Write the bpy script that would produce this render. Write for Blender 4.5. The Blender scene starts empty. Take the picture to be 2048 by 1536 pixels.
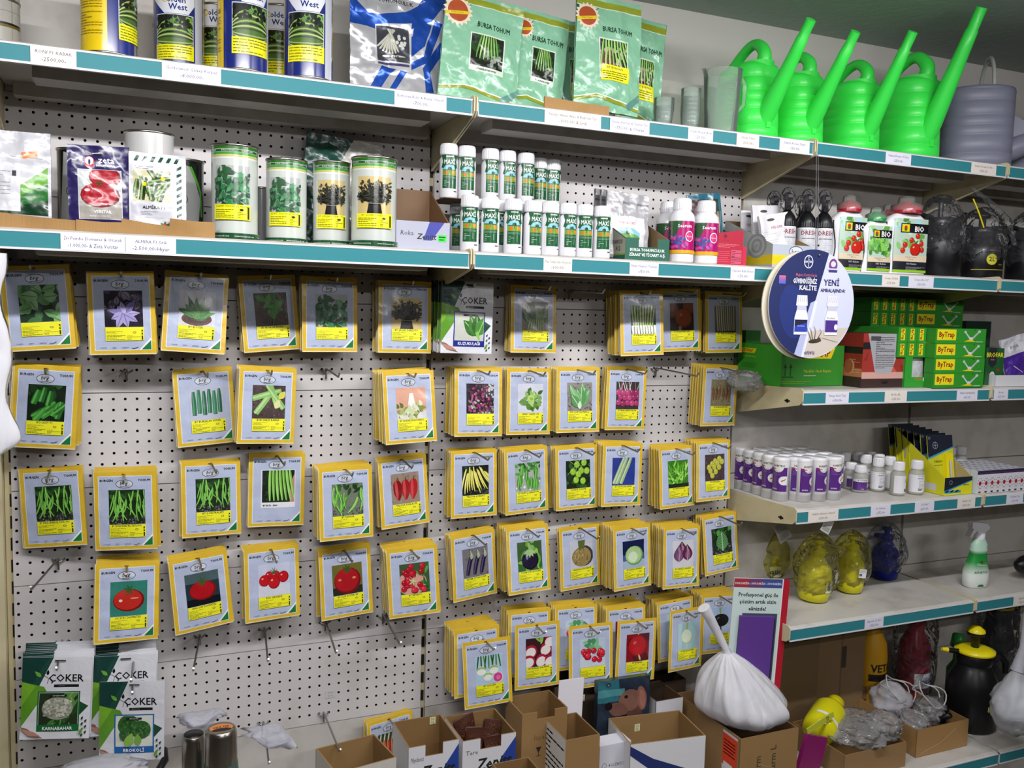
import bpy, math, random
from math import sin, cos, pi, radians, sqrt, hypot
from mathutils import Vector, Matrix, Euler, noise
S = bpy.context.scene
C = S.collection
# ---------------------------------------------------------------- camera, world, lights, exposure
FPX = 1763.75                                   # focal length in pixels of a 2048 px wide frame
RC = Matrix(((0.91924, -0.39370, 0.02697), (-0.01011, -0.09185, -0.99572), (0.39354, 0.91504, -0.08841)))  # world -> (right, down, forward)
CAM = Vector((0.2438, -2.2039, 1.586))
cam = bpy.data.cameras.new('camera'); co = bpy.data.objects.new('camera', cam); C.objects.link(co)
cam.sensor_width = 36; cam.lens = FPX / 2048 * 36; cam.clip_start = 0.05; cam.clip_end = 50
mw = Matrix((RC[0], -RC[1], -RC[2])).transposed().to_4x4(); mw.translation = CAM
co.matrix_world = mw
S.camera = co
S.view_settings.view_transform = 'Standard'; S.view_settings.look = 'None'
S.view_settings.gamma = 1; S.view_settings.use_curve_mapping = False
S.view_settings.exposure = 0.12
w = bpy.data.worlds.new('world'); S.world = w; w.use_nodes = True
w.node_tree.nodes['Background'].inputs[0].default_value = (1.0, 0.93, 0.82, 1)
w.node_tree.nodes['Background'].inputs[1].default_value = 0.03
def area(name, loc, sx, sy, power, col, rot=(0, 0, 0)):
    l = bpy.data.lights.new(name, 'AREA'); l.shape = 'RECTANGLE'; l.size = sx; l.size_y = sy
    l.energy = power; l.color = col
    o = bpy.data.objects.new(name, l); C.objects.link(o); o.location = loc; o.rotation_euler = rot
    return o
TUBES = [(0.30, -1.24, 25), (1.70, -1.26, 24), (0.5, -3.4, 17), (2.9, -3.0, 20)]
for tx, ty, tp in TUBES:
    area('tube_light', (tx, ty, 2.27), 1.16, 0.06, tp, (1.0, 0.985, 1.0), (.60, 0, 0)); area('tube_light', (tx, ty, 2.30), 1.16, 0.06, tp * .7, (1.0, 0.985, 0.96), (math.pi, 0, 0))

def at(px, py, X=None, Y=None, Z=None):
    d = RC.transposed() @ Vector(((px - 1024) / FPX, (py - 768) / FPX, 1))
    t = (X - CAM.x) / d.x if X is not None else (Y - CAM.y) / d.y if Y is not None else (Z - CAM.z) / d.z
    return CAM + d * t

# ---------------------------------------------------------------- materials
def lin(c):
    if isinstance(c, str):
        c = tuple(int(c[i:i + 2], 16) / 255 for i in (0, 2, 4))
    return tuple(x / 12.92 if x <= .04045 else ((x + .055) / 1.055) ** 2.4 for x in c[:3])
def nt(name):
    m = bpy.data.materials.new(name); m.use_nodes = True
    t = m.node_tree; b = t.nodes['Principled BSDF']; return m, t, b
def bump(t, b, scale, strength, dist=.002, detail=3, coord='Object', dist_tex='NOISE', stretch=None):
    tc = t.nodes.new('ShaderNodeTexCoord'); src = tc.outputs[coord]
    if stretch:
        mp = t.nodes.new('ShaderNodeMapping'); mp.inputs['Scale'].default_value = stretch
        t.links.new(src, mp.inputs[0]); src = mp.outputs[0]
    n = t.nodes.new('ShaderNodeTexNoise'); n.inputs['Scale'].default_value = scale; n.inputs['Detail'].default_value = detail
    t.links.new(src, n.inputs['Vector'])
    bp = t.nodes.new('ShaderNodeBump'); bp.inputs['Strength'].default_value = strength; bp.inputs['Distance'].default_value = dist
    t.links.new(n.outputs[0], bp.inputs['Height']); t.links.new(bp.outputs[0], b.inputs['Normal'])
    return n
def mat(name, col, rough=.5, metal=0, bs=None, spec=.5, coat=0, alpha=1, trans=0, ior=1.45, var=None, sss=0):
    m, t, b = nt(name)
    b.inputs['Base Color'].default_value = (*lin(col), 1); b.inputs['Roughness'].default_value = rough
    b.inputs['Metallic'].default_value = metal; b.inputs['Specular IOR Level'].default_value = spec
    b.inputs['Coat Weight'].default_value = coat; b.inputs['Coat Roughness'].default_value = .15
    b.inputs['Transmission Weight'].default_value = trans; b.inputs['IOR'].default_value = ior
    b.inputs['Alpha'].default_value = alpha
    if sss:
        b.inputs['Subsurface Weight'].default_value = sss; b.inputs['Subsurface Scale'].default_value = .01
    if bs: bump(t, b, *bs)
    if var:
        sc, c2, lo, hi = var
        tc = t.nodes.new('ShaderNodeTexCoord'); n = t.nodes.new('ShaderNodeTexNoise'); n.inputs['Scale'].default_value = sc; n.inputs['Detail'].default_value = 5
        r = t.nodes.new('ShaderNodeMapRange'); r.inputs[1].default_value = lo; r.inputs[2].default_value = hi
        x = t.nodes.new('ShaderNodeMix'); x.data_type = 'RGBA'
        t.links.new(tc.outputs['Object'], n.inputs['Vector']); t.links.new(n.outputs[0], r.inputs[0]); t.links.new(r.outputs[0], x.inputs[0])
        x.inputs[6].default_value = (*lin(col), 1); x.inputs[7].default_value = (*lin(c2), 1)
        t.links.new(x.outputs[2], b.inputs['Base Color'])
    return m
def print_mat(name, rough, coat=0, bs=None, metal=0, spec=.5):
    m, t, b = nt(name)
    a = t.nodes.new('ShaderNodeVertexColor'); a.layer_name = 'Col'
    t.links.new(a.outputs[0], b.inputs['Base Color'])
    b.inputs['Roughness'].default_value = rough; b.inputs['Coat Weight'].default_value = coat; b.inputs['Coat Roughness'].default_value = .12
    b.inputs['Metallic'].default_value = metal; b.inputs['Specular IOR Level'].default_value = spec
    if bs: bump(t, b, *bs)
    return m
def film_mat(name, tint, gloss=.35, rough=.12, bs=(28, 1.0, .012), opac=.0, white='f4f4ff', zs=1.0):
    """thin clear plastic film: see-through with sharp glints"""
    m, t, b = nt(name); t.nodes.remove(b)
    out = t.nodes['Material Output']
    tr = t.nodes.new('ShaderNodeBsdfTransparent'); tr.inputs[0].default_value = (*lin(tint), 1)
    gl = t.nodes.new('ShaderNodeBsdfGlossy'); gl.inputs['Roughness'].default_value = rough; gl.inputs[0].default_value = (1, 1, 1, 1)
    df = t.nodes.new('ShaderNodeBsdfTranslucent'); df.inputs[0].default_value = (*lin(white), 1)
    d2 = t.nodes.new('ShaderNodeBsdfDiffuse'); d2.inputs[0].default_value = (*lin(white), 1)
    a0 = t.nodes.new('ShaderNodeMixShader'); a0.inputs[0].default_value = .75; t.links.new(df.outputs[0], a0.inputs[1]); t.links.new(d2.outputs[0], a0.inputs[2])
    a1 = t.nodes.new('ShaderNodeMixShader'); a1.inputs[0].default_value = opac
    t.links.new(tr.outputs[0], a1.inputs[1]); t.links.new(a0.outputs[0], a1.inputs[2])
    fr = t.nodes.new('ShaderNodeLayerWeight'); fr.inputs[0].default_value = gloss
    a2 = t.nodes.new('ShaderNodeMixShader'); t.links.new(fr.outputs['Fresnel'], a2.inputs[0])
    t.links.new(a1.outputs[0], a2.inputs[1]); t.links.new(gl.outputs[0], a2.inputs[2]); t.links.new(a2.outputs[0], out.inputs[0])
    tc = t.nodes.new('ShaderNodeTexCoord'); n = t.nodes.new('ShaderNodeTexNoise'); n.inputs['Scale'].default_value = bs[0]; n.inputs['Detail'].default_value = 2; n.inputs['Distortion'].default_value = 1.2; mp = t.nodes.new('ShaderNodeMapping'); mp.inputs['Scale'].default_value = (1, 1, zs); t.links.new(tc.outputs['Object'], mp.inputs[0])
    bp = t.nodes.new('ShaderNodeBump'); bp.inputs['Strength'].default_value = bs[1]; bp.inputs['Distance'].default_value = bs[2]
    t.links.new(mp.outputs[0], n.inputs['Vector']); t.links.new(n.outputs[0], bp.inputs['Height'])
    for s in (gl, fr, df, d2): t.links.new(bp.outputs[0], s.inputs['Normal'])
    return m
M = {}
M['shelf'] = mat('shelf_enamel', 'c6c2bc', .38, var=(9, 'a8a298', .5, .75))
M['cream'] = mat('cream_enamel', 'd6cba6', .4, var=(14, 'c8bb94', .5, .75))
M['strip'] = mat('teal_strip', '34838c', .5, spec=.3)
M['stripw'] = mat('white_plastic_edge', 'dcdce0', .35)
M['wall2'] = mat('wall_paint_warm', '6f604a', .85)
M['wall'] = mat('wall_paint', 'c8c4be', .85, bs=(60, .15, .004))
M['ceil'] = mat('ceiling_paint', 'a3aea8', .85, bs=(40, .25, .006))
M['ceilw'] = mat('ceiling_white', 'c6c6c2', .85)
M['floor'] = mat('floor_tile', '4c453c', .5)
M['black'] = mat('black_plastic', '121316', .35)
M['dark'] = mat('dark_gap', '16140f', .8)
M['wire'] = mat('zinc_wire', '9a9893', .32, metal=.9)
M['paper'] = mat('paper', 'e9e6ee', .8)
M['white'] = mat('white_plastic', 'e6e6ea', .3, coat=.3)
M['print'] = print_mat('glossy_print', .33, .25, (45, .35, .004))
M['card'] = print_mat('card_print', .55)
M['tin'] = print_mat('tin_print', .22, .6)
M['foil'] = print_mat('foil_print', .28, .3, (22, 1.0, .012, 2), metal=.0)
M['silver'] = print_mat('silver_foil_print', .27, .3, (16, .8, .02, 2), metal=.45)
M['ink'] = mat('ink', '15151a', .6)
M['penink'] = mat('pen_ink', '4a4a66', .7)
M['film'] = film_mat('clear_film', 'f4f6f6', .2, .09, (20, 1.0, .03), .04)
M['filmy'] = film_mat('yellow_film', 'f6f4b8', .2, .09, (20, 1.0, .03), .04)
M['milky'] = film_mat('milky_bag', 'd8d8e4', .16, .3, (20, .5, .006), .5, 'f2f2f8')
M['lgreen'] = mat('lime_plastic', '3be650', .42, coat=.15, sss=.0, bs=(7, .1, .01))
M['grey'] = mat('grey_plastic', '7f8093', .42, bs=(7, .1, .01))
M['lgrey'] = mat('pale_grey_plastic', 'b5b6b2', .4)
M['steel'] = mat('brushed_steel', 'b8b4ac', .28, metal=1, bs=(60, .15, .001, 2, 'Object', 'NOISE', (1, 1, .02)))
M['film2'] = film_mat('loose_film', 'fafafa', .3, .1, (20, 1.0, .02), .22, 'f4f4f8')
M['kraft'] = mat('corrugated_board', 'a5804f', .8, bs=(260, .4, .002, 2, 'Object', 'NOISE', (1, 1, .02)), var=(12, '94703f', .45, .75))
M['kraftd'] = mat('old_board', '7a6146', .85, var=(10, '6b533a', .4, .7))
M['clear'] = film_mat('clear_pp', 'fafdfb', .2, .15, (3, .05, .001), .14, 'f2fff8')
M['yclear'] = mat('yellow_clear_plastic', 'f2ec20', .1, trans=.25, ior=1.15, coat=.6, sss=.0)
M['bclear'] = mat('blue_clear_plastic', '1c2a8c', .15, trans=.4, ior=1.2)
M['rclear'] = mat('red_plastic', '8a1328', .25, coat=.3)
M['yel'] = mat('yellow_plastic', 'ecdc14', .35, coat=.2)
M['org'] = mat('amber_plastic', 'd8a020', .4)
M['frost'] = film_mat('frosted_bottle', 'e6e8e4', .15, .3, (5, .05, .002), .6, 'd9dad2')
M['mag'] = mat('magenta_card', '9a1468', .5)
M['green'] = mat('green_plastic', '2f9a3c', .35)
M['cord'] = mat('thin_cord', '6e6e70', .6)
M['steelg'] = mat('green_enamel', '48635c', .35, coat=.3)

# ---------------------------------------------------------------- mesh builder
class MB:
    def __init__(s): s.v = []; s.f = []; s.c = []; s.smooth = []; s.n = {}
    def add(s, vs, fs, col=None, T=None, smooth=False):
        n = len(s.v)
        for v in vs:
            s.v.append(tuple(T @ Vector(v)) if T else tuple(v))
        for f in fs:
            s.f.append([n + i for i in f]); s.c.append(col); s.smooth.append(smooth)
        return s
    def box(s, a, b, col=None, T=None):
        x0, y0, z0 = a; x1, y1, z1 = b
        vs = [(x0, y0, z0), (x1, y0, z0), (x1, y1, z0), (x0, y1, z0), (x0, y0, z1), (x1, y0, z1), (x1, y1, z1), (x0, y1, z1)]
        return s.add(vs, [(0, 3, 2, 1), (4, 5, 6, 7), (0, 1, 5, 4), (1, 2, 6, 5), (2, 3, 7, 6), (3, 0, 4, 7)], col, T)
    def lathe(s, prof, n=24, col=None, T=None, sy=1.0, cap=True, smooth=True):
        vs = []; fs = []
        for r, z in prof:
            for i in range(n):
                a = 2 * pi * i / n; vs.append((r * cos(a), r * sin(a) * sy, z))
        for k in range(len(prof) - 1):
            for i in range(n):
                j = (i + 1) % n; fs.append((k * n + i, k * n + j, (k + 1) * n + j, (k + 1) * n + i))
        s.add(vs, fs, col, T, smooth)
        if cap:
            for k, rev in ((0, True), (len(prof) - 1, False)):
                if prof[k][0] > 1e-5:
                    ring = vs[k * n:(k + 1) * n]
                    s.add(ring[::-1] if rev else ring, [tuple(range(n))], col, T)
        return s
    def tube(s, pts, r, n=8, col=None, T=None, cap=True):
        pts = [Vector(p) for p in pts]; rs = r if isinstance(r, (list, tuple)) else [r] * len(pts)
        vs = []; fs = []; up = None
        for k, p in enumerate(pts):
            d = (pts[min(k + 1, len(pts) - 1)] - pts[max(k - 1, 0)]).normalized()
            if up is None:
                up = d.orthogonal().normalized()
            up = (up - d * up.dot(d)); up = up.normalized() if up.length > 1e-6 else d.orthogonal().normalized()
            q = d.cross(up)
            for i in range(n):
                a = 2 * pi * i / n; vs.append(p + (up * cos(a) + q * sin(a)) * rs[k])
        for k in range(len(pts) - 1):
            for i in range(n):
                j = (i + 1) % n; fs.append((k * n + i, k * n + j, (k + 1) * n + j, (k + 1) * n + i))
        s.add(vs, fs, col, T, True)
        if cap:
            s.add(vs[:n][::-1], [tuple(range(n))], col, T); s.add(vs[-n:], [tuple(range(n))], col, T)
        return s
    def loft(s, rings, col=None, T=None, cap=True, smooth=True):
        n = len(rings[0]); vs = [v for r in rings for v in r]; fs = []
        for k in range(len(rings) - 1):
            for i in range(n):
                j = (i + 1) % n; fs.append((k * n + i, k * n + j, (k + 1) * n + j, (k + 1) * n + i))
        s.add(vs, fs, col, T, smooth)
        if cap:
            s.add(rings[0][::-1], [tuple(range(n))], col, T); s.add(rings[-1], [tuple(range(n))], col, T)
        return s
    def prism(s, poly, a, b, axis=1, col=None, T=None):
        """polygon given in the two other axes, extruded from a to b along axis"""
        def p3(p, h):
            return (h, p[0], p[1]) if axis == 0 else (p[0], h, p[1]) if axis == 1 else (p[0], p[1], h)
        n = len(poly); vs = [p3(p, a) for p in poly] + [p3(p, b) for p in poly]
        fs = [tuple(range(n)), tuple(range(2 * n - 1, n - 1, -1))] + [(i, i + n, (i + 1) % n + n, (i + 1) % n) for i in range(n)]
        return s.add(vs, fs, col, T)
def mesh(name, mb, m):
    me = bpy.data.meshes.new(name); me.from_pydata(mb.v, [], mb.f)
    me.polygons.foreach_set('use_smooth', mb.smooth)
    if any(c is not None for c in mb.c):
        ca = me.color_attributes.new('Col', 'FLOAT_COLOR', 'CORNER'); data = []
        cache = {}
        for f, c in zip(mb.f, mb.c):
            if c not in cache: cache[c] = (*lin(c if c is not None else 'ffffff'), 1.0)
            data.extend(cache[c] * len(f))
        ca.data.foreach_set('color', data)
    if mb.n: me.normals_split_custom_set_from_vertices([tuple(mb.n.get(i, (0, 0, 0))) for i in range(len(mb.v))])
    me.materials.append(M[m] if isinstance(m, str) else m); me.update()
    return me
def obj(name, mb, m, parent=None, loc=None, rot=None):
    me = mb if isinstance(mb, bpy.types.Mesh) else mesh(name, mb, m)
    o = bpy.data.objects.new(name, me); C.objects.link(o)
    if parent: o.parent = parent
    if loc is not None: o.location = loc
    if rot is not None: o.rotation_euler = rot
    return o
def tag(o, label, cat, group=None):
    o['label'] = label; o['category'] = cat
    if group: o['group'] = group
    return o
def empty(name, loc, label, cat, group=None, rot=None):
    o = bpy.data.objects.new(name, None); C.objects.link(o); o.location = loc; o.empty_display_size = .02
    if rot is not None: o.rotation_euler = rot
    return tag(o, label, cat, group)
def struct(name, mb, m):
    o = obj(name, mb, m); o['kind'] = 'structure'; return o
def copy_tree(o, label=None, group=None, parent=None):
    c = o.copy(); C.objects.link(c)
    if parent: c.parent = parent
    if label: c['label'] = label
    if group: c['group'] = group
    for ch in o.children: copy_tree(ch, parent=c)
    return c

# ---------------------------------------------------------------- flat printed artwork
def clip(poly, ax, lim, keep_less):
    out = []; n = len(poly)
    for i in range(n):
        a = poly[i]; b = poly[(i + 1) % n]
        ia = a[ax] <= lim if keep_less else a[ax] >= lim; ib = b[ax] <= lim if keep_less else b[ax] >= lim
        if ia: out.append(a)
        if ia != ib:
            t = (lim - a[ax]) / (b[ax] - a[ax]); out.append((a[0] + t * (b[0] - a[0]), a[1] + t * (b[1] - a[1])))
    return out
_glyphs = {}
def glyphs(s):
    if s not in _glyphs:
        cu = bpy.data.curves.new('t', 'FONT'); cu.body = s; cu.resolution_u = 1; cu.size = 1
        o = bpy.data.objects.new('t', cu); me = o.to_mesh(); me.calc_loop_triangles()
        tris = [[(me.vertices[i].co.x, me.vertices[i].co.y) for i in t.vertices] for t in me.loop_triangles]
        xs = [p[0] for t in tris for p in t] or [0]; ys = [p[1] for t in tris for p in t] or [0]
        o.to_mesh_clear(); bpy.data.objects.remove(o); bpy.data.curves.remove(cu)
        _glyphs[s] = (tris, min(xs), max(xs), min(ys), max(ys))
    return _glyphs[s]
class Art:
    """artwork in face units: x to the right, y up; later items lie over earlier ones"""
    def __init__(s): s.items = []; s.win = None; s.lay = 0
    def poly(s, p, col, keep=False):
        if s.win:
            x0, y0, x1, y1 = s.win
            for ax, l, k in ((0, x0, False), (0, x1, True), (1, y0, False), (1, y1, True)):
                p = clip(p, ax, l, k)
                if len(p) < 3: return
        if not keep: s.lay += 1
        s.items.append((p, col, s.lay))
    def rect(s, x0, y0, x1, y1, col): s.poly([(x0, y0), (x1, y0), (x1, y1), (x0, y1)], col)
    def ell(s, cx, cy, rx, ry, col, rot=0, n=16, a0=0, a1=2 * pi):
        c, d = cos(rot), sin(rot); full = abs(a1 - a0 - 2 * pi) < 1e-6; m = n if full else n + 1
        P = [(rx * cos(a0 + (a1 - a0) * i / n), ry * sin(a0 + (a1 - a0) * i / n)) for i in range(m)]
        s.poly([(cx + x * c - y * d, cy + x * d + y * c) for x, y in P], col)
    def line(s, pts, w, col, w2=None):
        s.lay += 1; n = len(pts); w2 = w if w2 is None else w2; L = []; R = []
        for i, (x, y) in enumerate(pts):
            a = pts[max(0, i - 1)]; b = pts[min(n - 1, i + 1)]; dx, dy = b[0] - a[0], b[1] - a[1]; l = hypot(dx, dy) or 1
            ww = (w + (w2 - w) * i / max(1, n - 1)) / 2; L.append((x - dy / l * ww, y + dx / l * ww)); R.append((x + dy / l * ww, y - dx / l * ww))
        for i in range(n - 1): s.poly([L[i], R[i], R[i + 1], L[i + 1]], col, True)
    def text(s, t, x, y, h, col, al='c', maxw=None, rot=0, sx=1, bold=0, shear=0):
        tris, x0, x1, y0, y1 = glyphs(t)
        k = h / .72; kx = k * sx
        if maxw and (x1 - x0) * kx > maxw: kx = maxw / (x1 - x0)
        w = (x1 - x0) * kx; ox = -x0 * kx - (w / 2 if al == 'c' else 0 if al == 'l' else w); c, d = cos(rot), sin(rot)
        s.lay += 1
        for b in ((0, 0), (bold, 0), (0, bold), (bold, bold)) if bold else ((0, 0),):
            for tr in tris:
                P = [(ox + p[0] * kx + p[1] * k * shear + b[0] * h, p[1] * k + b[1] * h) for p in tr]
                s.poly([(x + u * c - v * d, y + u * d + v * c) for u, v in P], col, True)
            s.lay += 1
    def lines(s, x0, y0, x1, y1, n, col, seed=0, th=.35, gap=.0):
        r = random.Random(seed); dy = (y1 - y0) / n
        for i in range(n):
            y = y1 - (i + .7) * dy; x = x0
            while x < x1 * .999:
                w = (x1 - x0) * r.uniform(.06, .22); e = min(x1, x + w); s.lay += 0
                s.poly([(x, y), (e, y), (e, y + dy * th), (x, y + dy * th)], col, True); x = e + (x1 - x0) * .02
                if r.random() < .08: break
        s.lay += 1
    def ring(s, cx, cy, rx, ry, w, col, inner): s.ell(cx, cy, rx, ry, col, n=24); s.ell(cx, cy, rx - w, ry - w, inner, n=24)
    def emit(s, mb, fn, gx=None, gy=None, eps=2.2e-5):
        """fn(x, y, lift) -> point; the sheet is cut along a triangulated grid and bent at its nodes"""
        def cut(p, val):
            lo = min(val(q) for q in p); hi = max(val(q) for q in p); out = []; k = math.floor(lo + 1e-7) + 1
            while k < hi - 1e-7 and len(p) >= 3:
                L, H = [], []; n = len(p)
                for i in range(n):
                    A = p[i]; B = p[(i + 1) % n]; a = val(A) - k; b = val(B) - k
                    if a <= 0: L.append(A)
                    if a >= 0: H.append(A)
                    if a * b < 0:
                        t = a / (a - b); Q = (A[0] + t * (B[0] - A[0]), A[1] + t * (B[1] - A[1])); L.append(Q); H.append(Q)
                if len(L) >= 3: out.append(L)
                p = H; k += 1
            if len(p) >= 3: out.append(p)
            return out
        nodes = {}
        def node(i, j, x, y):
            if (i, j) not in nodes:
                b = Vector(fn(x, y, 0)); d = (Vector(fn(x, y, 1e-3)) - b) * 1e3; e = 2e-3
                if gx:
                    tx = Vector(fn(x + e, y, 0)) - Vector(fn(x - e, y, 0)); ty = Vector(fn(x, y + e, 0)) - Vector(fn(x, y - e, 0)); nn = tx.cross(ty).normalized()
                    if nn.dot(d) < 0: nn.negate()
                else: nn = d.normalized()
                nodes[(i, j)] = (b, d, nn)
            return nodes[(i, j)]
        def place(x, y, h, cx, cy):
            if not gx:
                b, d, n = node(0, 0, 0, 0) if False else (Vector(fn(x, y, 0)), Vector(fn(x, y, 1e-3)) - Vector(fn(x, y, 0)), None)
                return b + d * (h * 1e3), None
            i = math.floor(cx / gx); fx = x / gx - i
            if not gy:
                A = node(i, round(y, 6), i * gx, y); B = node(i + 1, round(y, 6), (i + 1) * gx, y); w = ((A, 1 - fx), (B, fx))
            else:
                j = math.floor(cy / gy); fy = y / gy - j
                if cx / gx - i + cy / gy - j <= 1: w = ((node(i, j, i * gx, j * gy), 1 - fx - fy), (node(i + 1, j, (i + 1) * gx, j * gy), fx), (node(i, j + 1, i * gx, (j + 1) * gy), fy))
                else: w = ((node(i + 1, j + 1, (i + 1) * gx, (j + 1) * gy), fx + fy - 1), (node(i, j + 1, i * gx, (j + 1) * gy), 1 - fx), (node(i + 1, j, (i + 1) * gx, j * gy), 1 - fy))
            P = Vector(); D = Vector(); N = Vector()
            for (b, d, n), k in w: P += b * k; D += d * k; N += n * k
            return P + D * h, N.normalized()
        for p, col, lay in s.items:
            ps = [p]
            if gx: ps = [r for q in ps for r in cut(q, lambda v: v[0] / gx)]
            if gy:
                ps = [r for q in ps for r in cut(q, lambda v: v[1] / gy)]; ps = [r for q in ps for r in cut(q, lambda v: v[0] / gx + v[1] / gy)]
            for r in ps:
                if sum(r[i][0] * r[(i + 1) % len(r)][1] - r[(i + 1) % len(r)][0] * r[i][1] for i in range(len(r))) < 0: r = r[::-1]
                cx = sum(v[0] for v in r) / len(r); cy = sum(v[1] for v in r) / len(r)
                pn = [place(x, y, lay * eps, cx, cy) for x, y in r]
                k = len(mb.v); mb.add([q[0] for q in pn], [tuple(range(len(r)))], col, None, bool(gx))
                if gx:
                    for i, q in enumerate(pn): mb.n[k + i] = q[1]
        return mb
def flat(x, y, h): return (x, -h, y)          # sheet facing -Y
def bend_cyl(R, sy=1.0):                        # wrap round a vertical cylinder, centre of the sheet facing -Y
    return lambda x, y, h: ((R + h) * sin(x / R), -(R + h) * cos(x / R) * sy, y)
# ---------------------------------------------------------------- printed vegetable pictures
def leaf(a, x, y, L, W, ang, col, vein=None, n=6):
    c, d = cos(ang), sin(ang); P = []
    for i in range(n + 1): t = i / n; P.append((t * L, W / 2 * sin(pi * t ** .8)))
    for i in range(n - 1, 0, -1): t = i / n; P.append((t * L, -W / 2 * sin(pi * t ** .8)))
    a.poly([(x + u * c - v * d, y + u * d + v * c) for u, v in P], col)
    if vein: a.line([(x, y), (x + L * .9 * c, y + L * .9 * d)], W * .09, vein)
def pod(a, x, y, L, w, ang, col, hl=None, curve=0, taper=.3, n=8, tip=None):
    pts = []; t0 = ang
    for i in range(n + 1):
        pts.append((x, y)); x += L / n * cos(t0); y += L / n * sin(t0); t0 += curve / n
    m = len(pts)
    def wid(t):
        if t < .25: return taper + .3 + (.7 - taper) * sin(t / .25 * pi / 2) if taper < .7 else 1
        return 1 if t < .5 else taper + (1 - taper) * cos((t - .5) / .5 * pi / 2)
    for k in range(2 if hl else 1):
        f = 1 if k == 0 else .34; off = 0 if k == 0 else -w * .16; L = []; Rr = []
        for i, (px, py) in enumerate(pts):
            A = pts[max(0, i - 1)]; B = pts[min(m - 1, i + 1)]; dx, dy = B[0] - A[0], B[1] - A[1]; l = hypot(dx, dy) or 1; ww = w * f * wid(i / (m - 1)) / 2
            L.append((px + off - dy / l * ww, py + dx / l * ww)); Rr.append((px + off + dy / l * ww, py - dx / l * ww))
        a.lay += 1
        for i in range(m - 1): a.poly([L[i], Rr[i], Rr[i + 1], L[i + 1]], col if k == 0 else hl, True)
def ball(a, x, y, r, col, hl=None, ry=None, dk=None, rot=0):
    ry = ry or r
    if dk: a.ell(x, y, r, ry, dk, rot); a.ell(x - r * .06, y + ry * .06, r * .9, ry * .9, col, rot)
    else: a.ell(x, y, r, ry, col, rot)
    if hl: a.ell(x - r * .35, y + ry * .35, r * .2, ry * .14, hl, .5, 8)
def specks(a, R, x0, y0, x1, y1, n, cols, s, asp=1):
    for i in range(n):
        a.ell(R.uniform(x0, x1), R.uniform(y0, y1), s * R.uniform(.5, 1.2), s * asp * R.uniform(.4, 1), R.choice(cols), R.uniform(0, 3), 6)
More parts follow.
